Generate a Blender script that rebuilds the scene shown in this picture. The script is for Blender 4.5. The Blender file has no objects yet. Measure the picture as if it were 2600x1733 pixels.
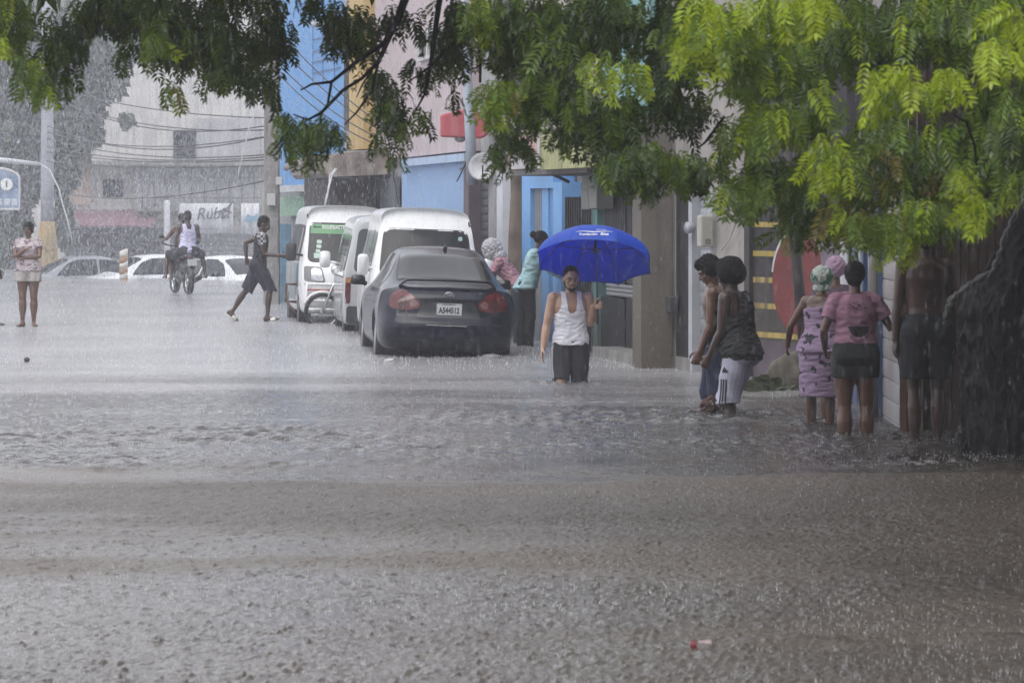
import bpy, bmesh, math, random
import numpy as np
from mathutils import Vector, Matrix, noise
from mathutils.bvhtree import BVHTree

# ------------------------------------------------------------------ camera, sky, sun, exposure
scene = bpy.context.scene
COL = scene.collection
R = math.radians
F_PX, YH, CAM_H = 8667.0, 531.0, 1.8          # focal length and horizon in the photograph's own pixels
cam_d = bpy.data.cameras.new('camera')
cam = bpy.data.objects.new('camera', cam_d)
COL.objects.link(cam)
cam.location = (0, 0, CAM_H)
cam.rotation_euler = (R(90), 0, 0)
cam_d.sensor_width = 36
cam_d.lens = 36 * F_PX / 2600
cam_d.shift_y = (YH - 866.5) / 2600
cam_d.clip_start, cam_d.clip_end = 0.5, 3000
cam_d.dof.use_dof = True
cam_d.dof.focus_distance = 43
cam_d.dof.aperture_fstop = 9.0
scene.camera = cam

SUN_EL, SUN_ROT = R(58), R(200)
CLOUD = 9.5                                     # brightness of the cloud deck, in the sky texture's own units
world = bpy.data.worlds.new('World')
scene.world = world
world.use_nodes = True
wn, wl = world.node_tree.nodes, world.node_tree.links
sky = wn.new('ShaderNodeTexSky')
sky.sky_type = 'NISHITA'
sky.sun_disc = False
sky.sun_elevation, sky.sun_rotation = SUN_EL, SUN_ROT
sky.air_density, sky.dust_density, sky.ozone_density = 1.6, 4.0, 1.0
hs = wn.new('ShaderNodeHueSaturation')
hs.inputs['Saturation'].default_value = 0.42
wl.new(sky.outputs[0], hs.inputs['Color'])
# rain cloud deck drawn over the clear sky
tcw = wn.new('ShaderNodeTexCoord'); cn = wn.new('ShaderNodeTexNoise'); cn.inputs['Scale'].default_value = 2.2; cn.inputs['Detail'].default_value = 5
wl.new(tcw.outputs['Generated'], cn.inputs['Vector'])
ccr = wn.new('ShaderNodeValToRGB'); ccr.color_ramp.elements[0].position, ccr.color_ramp.elements[1].position = .35, .7
ccr.color_ramp.elements[0].color, ccr.color_ramp.elements[1].color = (.50, .51, .56, 1), (.78, .79, .83, 1)
wl.new(cn.outputs['Fac'], ccr.inputs['Fac'])
csc = wn.new('ShaderNodeVectorMath'); csc.operation = 'SCALE'; csc.inputs['Scale'].default_value = CLOUD
wl.new(ccr.outputs['Color'], csc.inputs[0])
cmx = wn.new('ShaderNodeMixRGB'); cmx.inputs['Fac'].default_value = .82
wl.new(hs.outputs[0], cmx.inputs['Color1']); wl.new(csc.outputs[0], cmx.inputs['Color2'])
wl.new(cmx.outputs[0], wn['Background'].inputs['Color'])
wn['Background'].inputs['Strength'].default_value = 0.13
sun_d = bpy.data.lights.new('sun', 'SUN')
sun_d.energy, sun_d.angle, sun_d.color = 0.7, R(40), (1.0, 0.97, 0.93)
sun = bpy.data.objects.new('sun', sun_d)
COL.objects.link(sun)
sun.rotation_euler = (R(90) - SUN_EL, 0, math.pi - SUN_ROT)   # same direction as the sky's sun, behind the camera
sun.location = (0, -20, 30)
scene.view_settings.view_transform = 'Standard'
scene.view_settings.look = 'None'
scene.view_settings.exposure = 0.86
scene.view_settings.gamma = 1.0
cy = scene.cycles
cy.max_bounces, cy.diffuse_bounces, cy.glossy_bounces = 8, 3, 3
cy.transmission_bounces, cy.transparent_max_bounces, cy.volume_bounces = 4, 24, 2
cy.use_denoising = True
cy.use_adaptive_sampling = True
cy.adaptive_threshold = 0.02
cy.caustics_reflective = cy.caustics_refractive = False

rnd = random.Random(7)
nrs = np.random.RandomState(11)

def P(x, y, d):
    """photograph pixel + distance -> world point"""
    return Vector(((x - 1300) * d / F_PX, d, CAM_H - (y - YH) * d / F_PX))
def XW(x, d): return (x - 1300) * d / F_PX
def ZW(y, d): return CAM_H - (y - YH) * d / F_PX
def DW(y): return F_PX * CAM_H / (y - YH)
def smooth01(t):
    t = max(0.0, min(1.0, t)); return t * t * (3 - 2 * t)

# ------------------------------------------------------------------ materials
MATS = {}
def pm(name, c, rough=0.6, var=0.18, scale=5.0, bump=0.15, bscale=40.0, metal=0.0, spec=0.5, streak=0.0, streak_c=(0.06, 0.055, 0.05),
       sss=0.0, trans=0.0, coat=0.0, alpha=1.0, c2=None, grime=0.0):
    """one procedural material: two tints mixed by noise, optional vertical rain stains, fine bump"""
    if name in MATS: return MATS[name]
    m = bpy.data.materials.new(name); m.use_nodes = True
    n, l = m.node_tree.nodes, m.node_tree.links
    b = n['Principled BSDF']
    tc = n.new('ShaderNodeTexCoord')
    nz = n.new('ShaderNodeTexNoise'); nz.inputs['Scale'].default_value = scale; nz.inputs['Detail'].default_value = 5
    l.new(tc.outputs['Object'], nz.inputs['Vector'])
    cr = n.new('ShaderNodeValToRGB')
    k = 1 - var
    cA = tuple(max(0, v * k) for v in c) + (1,)
    cB = tuple(min(1, v * (1 + var * .6)) for v in (c2 or c)) + (1,)
    cr.color_ramp.elements[0].color, cr.color_ramp.elements[1].color = cA, cB
    cr.color_ramp.elements[0].position, cr.color_ramp.elements[1].position = 0.32, 0.68
    l.new(nz.outputs['Fac'], cr.inputs['Fac'])
    out = cr.outputs['Color']
    if streak:
        mp = n.new('ShaderNodeMapping'); mp.inputs['Scale'].default_value = (7, 7, 0.55)
        l.new(tc.outputs['Object'], mp.inputs['Vector'])
        n2 = n.new('ShaderNodeTexNoise'); n2.inputs['Scale'].default_value = 1.0; n2.inputs['Detail'].default_value = 7; n2.inputs['Roughness'].default_value = .65
        l.new(mp.outputs[0], n2.inputs['Vector'])
        c3 = n.new('ShaderNodeValToRGB')
        c3.color_ramp.elements[0].position, c3.color_ramp.elements[1].position = 0.46, 0.72
        c3.color_ramp.elements[0].color = (0, 0, 0, 1); c3.color_ramp.elements[1].color = (streak,) * 3 + (1,)
        l.new(n2.outputs['Fac'], c3.inputs['Fac'])
        mx = n.new('ShaderNodeMixRGB'); mx.inputs['Color2'].default_value = tuple(streak_c) + (1,)
        l.new(c3.outputs['Color'], mx.inputs['Fac']); l.new(out, mx.inputs['Color1'])
        out = mx.outputs['Color']
    if grime:                                           # tide mark and splash dirt on the lowest part of a wall, patchy above
        sp = n.new('ShaderNodeSeparateXYZ'); l.new(tc.outputs['Object'], sp.inputs[0])
        n3 = n.new('ShaderNodeTexNoise'); n3.inputs['Scale'].default_value = 2.6; n3.inputs['Detail'].default_value = 6; n3.inputs['Roughness'].default_value = .7; l.new(tc.outputs['Object'], n3.inputs['Vector'])
        ma = n.new('ShaderNodeMath'); ma.operation = 'MULTIPLY_ADD'; ma.inputs[1].default_value = -1.9; l.new(n3.outputs['Fac'], ma.inputs[0]); l.new(sp.outputs['Z'], ma.inputs[2])
        gr = n.new('ShaderNodeMapRange'); gr.inputs['From Min'].default_value = -.75; gr.inputs['From Max'].default_value = .25; gr.inputs['To Min'].default_value = grime; gr.inputs['To Max'].default_value = 0
        l.new(ma.outputs[0], gr.inputs['Value']); m2 = n.new('ShaderNodeMixRGB'); m2.inputs['Color2'].default_value = (.10, .082, .062, 1)
        l.new(gr.outputs[0], m2.inputs['Fac']); l.new(out, m2.inputs['Color1'])
        n4 = n.new('ShaderNodeTexNoise'); n4.inputs['Scale'].default_value = 7; n4.inputs['Detail'].default_value = 8; n4.inputs['Roughness'].default_value = .75; l.new(tc.outputs['Object'], n4.inputs['Vector'])
        r4 = n.new('ShaderNodeValToRGB'); r4.color_ramp.elements[0].position, r4.color_ramp.elements[1].position = .60, .68; r4.color_ramp.elements[1].color = (grime * .6,) * 3 + (1,); r4.color_ramp.elements[0].color = (0, 0, 0, 1)
        l.new(n4.outputs['Fac'], r4.inputs['Fac']); m3 = n.new('ShaderNodeMixRGB'); m3.inputs['Color2'].default_value = (.22, .20, .18, 1); l.new(r4.outputs['Color'], m3.inputs['Fac']); l.new(m2.outputs['Color'], m3.inputs['Color1'])
        out = m3.outputs['Color']
    l.new(out, b.inputs['Base Color'])
    b.inputs['Roughness'].default_value = rough
    b.inputs['Metallic'].default_value = metal
    b.inputs['Specular IOR Level'].default_value = spec
    b.inputs['Transmission Weight'].default_value = trans
    b.inputs['Coat Weight'].default_value = coat
    b.inputs['Coat Roughness'].default_value = 0.06
    b.inputs['Alpha'].default_value = alpha
    if sss: b.inputs['Subsurface Weight'].default_value = sss; b.inputs['Subsurface Radius'].default_value = (.01, .005, .003)
    if bump:
        nb = n.new('ShaderNodeTexNoise'); nb.inputs['Scale'].default_value = bscale; nb.inputs['Detail'].default_value = 4
        l.new(tc.outputs['Object'], nb.inputs['Vector'])
        bp = n.new('ShaderNodeBump'); bp.inputs['Strength'].default_value = bump; bp.inputs['Distance'].default_value = 0.01
        l.new(nb.outputs['Fac'], bp.inputs['Height']); l.new(bp.outputs['Normal'], b.inputs['Normal'])
    MATS[name] = m
    return m

# ------------------------------------------------------------------ object helpers
def tag(o, label=None, cat=None, group=None, kind=None):
    if label: o['label'] = label
    if cat: o['category'] = cat
    if group: o['group'] = group
    if kind: o['kind'] = kind
    return o
def empty(name, loc=(0, 0, 0), rz=0.0, label=None, cat=None, group=None):
    o = bpy.data.objects.new(name, None); COL.objects.link(o)
    o.location = loc; o.rotation_euler = (0, 0, rz); o.empty_display_size = .1
    return tag(o, label, cat, group)
def link_mesh(name, me, mat=None, parent=None, smooth=None):
    if mat is not None:
        me.materials.clear(); me.materials.append(mat)
    if smooth is not None:
        me.polygons.foreach_set('use_smooth', [smooth] * len(me.polygons))
    o = bpy.data.objects.new(name, me); COL.objects.link(o)
    if parent is not None: o.parent = parent
    return o
def copy_tree(o, parent=None):
    c = o.copy(); COL.objects.link(c); c.parent = parent
    for ch in o.children: copy_tree(ch, c)
    return c

class MB:
    """a bag of verts and faces that becomes ONE mesh"""
    def __init__(s): s.v, s.f = [], []
    def add(s, vs, fs):
        o = len(s.v); s.v += [Vector(p) for p in vs]; s.f += [tuple(i + o for i in f) for f in fs]; return s
    def box(s, x0, x1, y0, y1, z0, z1, M=None):
        vs = [Vector((x, y, z)) for z in (z0, z1) for y in (y0, y1) for x in (x0, x1)]
        if M is not None: vs = [M @ p for p in vs]
        return s.add(vs, [(0, 2, 3, 1), (4, 5, 7, 6), (0, 1, 5, 4), (2, 6, 7, 3), (0, 4, 6, 2), (1, 3, 7, 5)])
    def prism(s, poly, h, M=None):
        """poly in local xy plane, extruded to z=h, placed by M"""
        n = len(poly); vs = [Vector((p[0], p[1], 0)) for p in poly] + [Vector((p[0], p[1], h)) for p in poly]
        if M is not None: vs = [M @ p for p in vs]
        return s.add(vs, [tuple(range(n))[::-1], tuple(range(n, 2 * n))] + [(i, (i + 1) % n, n + (i + 1) % n, n + i) for i in range(n)])
    def loft(s, rings, closed=True, cap=True):
        n = len(rings[0]); vs = [p for r in rings for p in r]; fs = []
        for k in range(len(rings) - 1):
            for i in range(n if closed else n - 1):
                j = (i + 1) % n
                fs.append((k * n + i, k * n + j, (k + 1) * n + j, (k + 1) * n + i))
        if cap: fs += [tuple(range(n))[::-1], tuple(range((len(rings) - 1) * n, len(rings) * n))]
        return s.add(vs, fs)
    def tube(s, pts, rads, n=10, round_ends=False, sq=None):
        pts = [Vector(p) for p in pts]
        if not hasattr(rads, '__len__'): rads = [rads] * len(pts)
        rads = list(rads)
        if round_ends:
            d0, d1 = (pts[0] - pts[1]).normalized(), (pts[-1] - pts[-2]).normalized()
            r0, r1 = rads[0], rads[-1]
            pre = [(pts[0] + d0 * r0 * k, r0 * q) for k, q in ((.95, .3), (.75, .66), (.4, .92))]
            post = [(pts[-1] + d1 * r1 * k, r1 * q) for k, q in ((.4, .92), (.75, .66), (.95, .3))]
            pts = [p for p, _ in pre] + pts + [p for p, _ in post]
            rads = [q for _, q in pre] + rads + [q for _, q in post]
        rings = []; up = None
        for i, p in enumerate(pts):
            t = (pts[min(i + 1, len(pts) - 1)] - pts[max(i - 1, 0)]).normalized()
            if up is None:
                up = Vector((0, 0, 1)) if abs(t.z) < .9 else Vector((0, 1, 0))
            a = (up - t * up.dot(t)).normalized(); b = t.cross(a); up = a
            ra = rads[i] if not hasattr(rads[i], '__len__') else rads[i][0]
            rb = rads[i] if not hasattr(rads[i], '__len__') else rads[i][1]
            rings.append([p + a * (math.cos(6.28318 * k / n) * ra) + b * (math.sin(6.28318 * k / n) * rb) for k in range(n)])
        return s.loft(rings)
    def lathe(s, prof, n=20, M=None, cap=True):
        """prof = (radius, z) pairs around local z"""
        rings = [[Vector((r * math.cos(6.28318 * k / n), r * math.sin(6.28318 * k / n), z)) for k in range(n)] for r, z in prof]
        if M is not None: rings = [[M @ p for p in r] for r in rings]
        return s.loft(rings, True, cap)
    def ell(s, c, r, M=None, n=14, m=9):
        c = Vector(c); rings = []
        for j in range(m + 1):
            a = math.pi * (0.04 + 0.92 * j / m)
            ring = [Vector((r[0] * math.sin(a) * math.cos(6.28318 * k / n), r[1] * math.sin(a) * math.sin(6.28318 * k / n), -r[2] * math.cos(a))) for k in range(n)]
            if M is not None: ring = [M @ p for p in ring]
            rings.append([p + c for p in ring])
        return s.loft(rings)
    def mesh(s, name='m'):
        me = bpy.data.meshes.new(name); me.from_pydata([tuple(p) for p in s.v], [], s.f); me.update(); return me
    def build(s, name, mat, parent=None, smooth=False, bevel=0.0, loc=None):
        o = link_mesh(name, s.mesh(name), mat, parent, smooth)
        if loc is not None: o.location = loc
        if bevel:
            b = o.modifiers.new('bevel', 'BEVEL'); b.width = bevel; b.segments = 2; b.limit_method = 'ANGLE'
        return o

def baked(o):
    """apply all modifiers of a temporary object -> plain mesh"""
    dg = bpy.context.evaluated_depsgraph_get(); dg.update()
    me = bpy.data.meshes.new_from_object(o.evaluated_get(dg))
    old = o.data
    bpy.data.objects.remove(o)
    if old.users == 0: bpy.data.meshes.remove(old)
    return me
def fuse(mb, voxel=0.008, it=4, fac=0.5):
    """overlapping closed shapes -> one continuous skin"""
    o = link_mesh('tmp', mb.mesh())
    r = o.modifiers.new('r', 'REMESH'); r.mode = 'VOXEL'; r.voxel_size = voxel
    if it:
        sm = o.modifiers.new('s', 'SMOOTH'); sm.iterations = it; sm.factor = fac
    return baked(o)
def grab(me):
    v = np.empty(len(me.vertices) * 3, np.float32); me.vertices.foreach_get('co', v); return v.reshape(-1, 3)
def normals(me):
    v = np.empty(len(me.vertices) * 3, np.float32); me.vertex_normals.foreach_get('vector', v); return v.reshape(-1, 3)
def put(me, v):
    me.vertices.foreach_set('co', np.ascontiguousarray(v, np.float32).ravel()); me.update()
def sines(p, waves):
    """cheap band of random waves on points p (n,3): waves = (count, wavelength range, seed)"""
    n, lo, hi, seed = waves; rs = np.random.RandomState(seed); out = np.zeros(len(p))
    for _ in range(n):
        d = rs.normal(size=3); d /= np.linalg.norm(d); lam = rs.uniform(lo, hi)
        out += np.sin(p @ d * (6.28318 / lam) + rs.uniform(0, 6.28))
    return out / math.sqrt(n)
def fast_mesh(name, verts, quads, mat, parent=None, smooth=True, nv=4):
    me = bpy.data.meshes.new(name); n = len(quads)
    me.vertices.add(len(verts)); me.vertices.foreach_set('co', np.ascontiguousarray(verts, np.float32).ravel())
    me.loops.add(n * nv); me.loops.foreach_set('vertex_index', np.ascontiguousarray(quads, np.int32).ravel())
    me.polygons.add(n); me.polygons.foreach_set('loop_start', np.arange(0, n * nv, nv, dtype=np.int32))
    me.update(calc_edges=True); me.validate()
    return link_mesh(name, me, mat, parent, smooth)
def rpoly(pts, r, k=4):
    """polygon with rounded corners"""
    out = []; n = len(pts)
    for i in range(n):
        p, a, b = Vector(pts[i]), Vector(pts[i - 1]), Vector(pts[(i + 1) % n])
        rr = r[i] if hasattr(r, '__len__') else r
        u, v = (a - p), (b - p)
        rr = min(rr, u.length * .48, v.length * .48)
        u, v = u.normalized() * rr, v.normalized() * rr
        for j in range(k + 1):
            t = j / k; out.append(tuple(p + u * (1 - t) ** 2 + v * t ** 2))
    return out
def grid_poly(poly, h):
    """polygon (2D) cut by a grid -> verts, faces"""
    bm = bmesh.new()
    bm.faces.new([bm.verts.new((p[0], p[1], 0)) for p in poly])
    for ax in (0, 1):
        lo, hi = min(p[ax] for p in poly), max(p[ax] for p in poly)
        n = max(1, int((hi - lo) / h))
        for i in range(1, n):
            co = [0, 0, 0]; co[ax] = lo + (hi - lo) * i / n; no = [0, 0, 0]; no[ax] = 1
            bmesh.ops.bisect_plane(bm, geom=bm.verts[:] + bm.edges[:] + bm.faces[:], plane_co=co, plane_no=no)
    bmesh.ops.triangulate(bm, faces=[f for f in bm.faces if len(f.verts) > 4])
    bm.verts.index_update()
    vs = [(v.co.x, v.co.y) for v in bm.verts]; fs = [tuple(v.index for v in f.verts) for f in bm.faces]
    bm.free(); return vs, fs
def project(bvh, vs, fs, O, U, V, D, off, name, mat, parent, thick=0.006, smooth=True):
    """lay a flat outline onto a body along D as a thin separate piece standing proud by off"""
    O, U, V, D = Vector(O), Vector(U), Vector(V), Vector(D).normalized()
    out, last = [], None
    for u, v in vs:
        o = O + U * u + V * v
        h = bvh.ray_cast(o, D)[0]
        t = (h - o).dot(D) if h is not None else (last if last is not None else 5.0)
        last = t
        out.append(o + D * (t - off))
    mb = MB(); mb.add(out, fs)
    n = len(out)
    ed = {}
    for f in fs:
        for i in range(len(f)):
            e = (f[i], f[(i + 1) % len(f)]); ed[e] = 1
    rim = [e for e in ed if (e[1], e[0]) not in ed]
    mb.add([out[i] + D * thick for e in rim for i in e] + [out[i] for e in rim for i in e],
           [(2 * k, 2 * k + 1, 2 * len(rim) + 2 * k + 1, 2 * len(rim) + 2 * k) for k in range(len(rim))])
    return mb.build(name, mat, parent, smooth)
def text_mesh(txt, size, shear=0.0, bold=0.0, res=3):
    cu = bpy.data.curves.new('t', 'FONT'); cu.body = txt; cu.size = size; cu.align_x, cu.align_y = 'CENTER', 'CENTER'
    cu.shear = shear; cu.offset = bold; cu.resolution_u = res
    o = bpy.data.objects.new('t', cu); COL.objects.link(o)
    dg = bpy.context.evaluated_depsgraph_get(); dg.update()
    me = bpy.data.meshes.new_from_object(o.evaluated_get(dg)); bpy.data.objects.remove(o)
    vs = [(v.co.x, v.co.y) for v in me.vertices]; fs = [tuple(p.vertices) for p in me.polygons]
    bpy.data.meshes.remove(me)
    return vs, fs
# ------------------------------------------------------------------ people
def skin(name, c): return pm(name, c, .30, .20, 7, .2, 60, spec=.6)
def ax_frame(d, ref):
    d = Vector(d).normalized(); ref = Vector(ref)
    a = (ref - d * ref.dot(d)).normalized()
    return d, a, d.cross(a)
def hand(mb, w, d, pn, side, s=1.0, curl=.35, spread=.0):
    """palm + five bent fingers; d = pointing direction, pn = palm normal, side=+1 right hand / -1 left"""
    d, pn, _ = ax_frame(d, pn)
    th = d.cross(pn) * side                         # towards the thumb
    q = lambda a, b, c: w + d * (a * s) + th * (b * s) + pn * (c * s)
    mb.loft([[q(a, math.cos(6.283 * k / 10) * hw, math.sin(6.283 * k / 10) * ht) for k in range(10)]
             for a, hw, ht in ((-.015, .024, .019), (.012, .030, .018), (.05, .040, .016), (.085, .041, .014), (.098, .034, .010))])
    for off, L in ((.030, .070), (.010, .080), (-.010, .075), (-.029, .060)):
        c = curl * (1.0 + .12 * random.Random(int(off * 1000)).uniform(-1, 1)) * (1.1 if off < 0 else 1)
        pts = [q(.080, off, 0)]; a = 0.0; dd = d + th * (off * spread * 20)
        for k, f in enumerate((.45, .32, .26)):
            a += c * (1.0 if k else .75)
            pts.append(pts[-1] + (dd * math.cos(a) + pn * math.sin(a)) * (L * f * s))
        mb.tube(pts, [.0095 * s, .0092 * s, .0085 * s, .0075 * s], 8, True)
    p0 = q(.020, .028, .004); p1 = q(.045, .056, .014 + .02 * curl); p2 = q(.072, .060, .022 + .045 * curl); p3 = q(.092, .054, .026 + .06 * curl)
    mb.tube([p0, p1, p2, p3], [.014 * s, .0115 * s, .0105 * s, .0085 * s], 8, True)

def vec(az, el):
    """direction: az 0 = forward, + towards the person's right; el 0 = level, -90 = down"""
    a, e = R(az), R(el)
    return Vector((math.sin(a) * math.cos(e), math.cos(a) * math.cos(e), math.sin(e)))

class Body: pass
def pose(h=1.74, lean=0, side=0, twist=0, head=(0, 0), arms=((90, -82), (90, -80), (-90, -82), (-90, -80)), legs=((0, -90), (0, -90), (0, -90), (0, -90)),
         female=False, fat=1.0, zbase=0.0, hip_z=None, leg_f=1.0, sh=1.0):
    """arms/legs: (right upper, right lower, left upper, left lower) as (azimuth, elevation)"""
    B = Body(); k = h / 1.75; B.k, B.fat, B.female, B.leg_f = k, fat, female, leg_f
    B.TH, B.SHN, B.ANK = .43 * k, .42 * k, .075 * k
    dl = [vec(*a) for a in legs]; da = [vec(*a) for a in arms]
    down = [-(dl[0].z * B.TH + dl[1].z * B.SHN), -(dl[2].z * B.TH + dl[3].z * B.SHN)]
    hz = hip_z if hip_z is not None else zbase + max(down) + B.ANK
    B.pel = Vector((0, 0, hz + .03 * k))
    le, si = R(lean), R(side)
    B.sp = Vector((math.sin(si), math.sin(le) * math.cos(si), math.cos(le) * math.cos(si))).normalized()
    tw = R(twist)
    B.sx0 = Vector((1, 0, 0)); B.sx = (Vector((math.cos(tw), -math.sin(tw), 0)) - B.sp * B.sp.dot(Vector((math.cos(tw), -math.sin(tw), 0)))).normalized()
    B.fw = B.sp.cross(B.sx) * -1
    if B.fw.y < 0 and abs(tw) < 1.4: B.fw = -B.fw
    hw = (.092 if female else .088) * k
    sw = (.165 if female else .185) * k * sh
    B.hip = [Vector((hw, 0, hz)), Vector((-hw, 0, hz))]
    B.knee = [B.hip[0] + dl[0] * B.TH, B.hip[1] + dl[2] * B.TH]
    B.ank = [B.knee[0] + dl[1] * B.SHN, B.knee[1] + dl[3] * B.SHN]
    c = B.pel + B.sp * (.455 * k)
    B.sho = [c + B.sx * sw, c - B.sx * sw]
    B.UA, B.FA = .29 * k, .255 * k
    B.elb = [B.sho[0] + da[0] * B.UA, B.sho[1] + da[2] * B.UA]
    B.wri = [B.elb[0] + da[1] * B.FA, B.elb[1] + da[3] * B.FA]
    B.da, B.dl = da, dl
    hy, hp = head
    hd = vec(hy, -hp)                                # face direction, pitch down positive
    B.neck = B.pel + B.sp * (.50 * k)
    up = (Vector((0, 0, 1)) * .6 + B.sp * .4).normalized()
    B.hu = (up - hd * up.dot(hd)).normalized(); B.hf = hd; B.hr = B.hf.cross(B.hu)
    B.hc = B.neck + (B.sp * .7 + Vector((0, 0, .3))).normalized() * (.155 * k) + B.hf * (.025 * k)
    return B
TORSO_M = ((-.11, .085, .080, 0), (-.03, .160, .112, -.005), (.05, .163, .110, 0), (.14, .148, .100, .004), (.26, .160, .108, .006), (.36, .176, .116, .004), (.43, .172, .104, 0), (.475, .130, .085, -.005), (.505, .080, .066, -.006))
TORSO_F = ((-.11, .090, .085, 0), (-.04, .182, .130, -.018), (.04, .176, .118, -.008), (.14, .142, .098, .006), (.24, .146, .104, .008), (.34, .158, .118, .012), (.42, .152, .098, 0), (.47, .115, .078, -.004), (.505, .068, .060, -.006))
def torso_rings(B, t0, t1, grow=0.0, n=22, flare=0.0):
    T = TORSO_F if B.female else TORSO_M
    ts = [t0] + [r[0] for r in T if t0 < r[0] < t1] + [t1]
    rings = []
    for t in ts:
        for a, b in zip(T, T[1:]):
            if a[0] <= t <= b[0] + 1e-6: break
        u = (t - a[0]) / (b[0] - a[0]) if b[0] > a[0] else 0; u = max(0, min(1.2, u))
        rx, ry, o = (a[i] + (b[i] - a[i]) * u for i in (1, 2, 3))
        f = B.fat if t < .4 else 1 + (B.fat - 1) * .4
        fl = flare * max(0.0, (.15 - t)) if t < .15 else 0
        rx, ry = rx * f * B.k + grow + fl, ry * f * B.k + grow + fl
        w = smooth01((t + .02) / .25)
        sx = (B.sx0 * (1 - w) + B.sx * w).normalized()
        sp = (Vector((0, 0, 1)) * (1 - w) + B.sp * w).normalized()
        fw = -sp.cross(sx) if (-sp.cross(sx)).dot(B.fw + Vector((0, .5, 0))) > 0 else sp.cross(sx)
        c = B.pel + B.sp * (t * B.k) + fw * (o * B.k)
        rings.append([c + sx * (rx * math.copysign(abs(math.cos(6.28318 * i / n)) ** .85, math.cos(6.28318 * i / n))) + fw * (ry * math.sin(6.28318 * i / n)) for i in range(n)])
    return rings
def leg_pts(B, i, grow=0.0, f0=0.0, f1=1.0):
    """points + radii down the thigh and shin; f in 0..2 (1 = knee)"""
    f = B.leg_f; prof = ((0, .088 * f), (.25, .086 * f), (.5, .076 * f), (.8, .058 * f), (1.0, .053 * f ** .7), (1.12, .050 * f ** .7), (1.3, .056 * f), (1.5, .050 * f), (1.8, .036 * f ** .6), (2.0, .034))
    out_p, out_r = [], []
    for t in sorted(set([f0, f1] + [p[0] for p in prof if f0 < p[0] < f1])):
        for a, b in zip(prof, prof[1:]):
            if a[0] <= t <= b[0]: break
        r = a[1] + (b[1] - a[1]) * (t - a[0]) / (b[0] - a[0])
        p = B.hip[i].lerp(B.knee[i], t) if t <= 1 else B.knee[i].lerp(B.ank[i], t - 1)
        if 1.05 < t < 1.6: p = p - Vector((0, .012, 0)) * B.k
        out_p.append(p); out_r.append(r * B.k + grow)
    return out_p, out_r
def arm_pts(B, i, grow=0.0, f0=0.0, f1=2.0):
    m = .92 if B.female else 1.12
    prof = ((0, .052 * m), (.3, .049 * m), (.6, .044 * m), (1.0, .036 * m), (1.25, .040 * m), (1.6, .033 * m), (2.0, .026 * m))
    ps, rs = [], []
    for t in sorted(set([f0, f1] + [p[0] for p in prof if f0 < p[0] < f1])):
        for a, b in zip(prof, prof[1:]):
            if a[0] <= t <= b[0]: break
        r = a[1] + (b[1] - a[1]) * (t - a[0]) / (b[0] - a[0])
        ps.append(B.sho[i].lerp(B.elb[i], t) if t <= 1 else B.elb[i].lerp(B.wri[i], t - 1)); rs.append(r * B.k * (1 + (B.fat - 1) * .6) + grow)
    return ps, rs
def foot(mb, B, i, yaw=0, pitch=0):
    a = B.ank[i]; k = B.k; f = vec(yaw, pitch); r = Vector((f.y, -f.x, 0)).normalized(); u = r.cross(f)
    rings = []
    for t, w, hgt, zo in ((-.065, .024, .03, -.045), (-.04, .033, .05, -.03), (.0, .034, .055, -.025), (.06, .040, .034, -.040), (.12, .046, .024, -.050), (.17, .042, .017, -.056), (.195, .028, .010, -.060)):
        c = a + f * (t * k) + u * (zo * k)
        rings.append([c + r * (w * k * math.cos(6.283 * j / 12)) + u * (hgt * k * math.sin(6.283 * j / 12)) for j in range(12)])
    mb.loft(rings)
def head_shape(mb, B):
    k = B.k * (1.0 if B.female else 1.06); c = B.hc; B.hk = k
    M = Matrix((B.hr, B.hf, B.hu)).transposed().to_4x4()
    q = lambda x, y, z: c + M @ Vector((x * k, y * k, z * k))
    mb.ell(q(0, -.012, .028), (.074 * k, .094 * k, .088 * k), M, 20, 12)
    mb.ell(q(0, .018, -.038), (.058 * k, .072 * k, .074 * k), M, 18, 10)         # face and jaw
    mb.ell(q(0, .062, -.090), (.026 * k, .022 * k, .020 * k), M)                  # chin
    mb.ell(q(0, .070, .018), (.058 * k, .022 * k, .016 * k), M)                   # brow ridge
    mb.tube([q(0, .086, .006), q(0, .104, -.022), q(0, .103, -.032)], [.008 * k, .0125 * k, .012 * k], 8, True)
    for s in (-1, 1):
        mb.ell(q(s * .011, .094, -.032), (.011 * k, .010 * k, .008 * k), M)
        mb.ell(q(s * .040, .064, -.026), (.022 * k, .020 * k, .016 * k), M)       # cheekbone
        mb.ell(q(s * .075, -.012, -.012), (.009 * k, .017 * k, .030 * k), M)      # ear
    mb.ell(q(0, .084, -.056), (.026 * k, .012 * k, .007 * k), M); mb.ell(q(0, .082, -.067), (.022 * k, .012 * k, .007 * k), M)
    mb.tube([B.neck - B.sp * .05 * B.k, B.neck + B.sp * .03 * B.k, q(0, -.018, -.05)], [.066 * B.k, .054 * B.k * (.9 if B.female else 1), .052 * B.k * (.9 if B.female else 1)], 14)
    B.HM = Matrix.Translation(c) @ M @ Matrix.Scale(k, 4)
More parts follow.
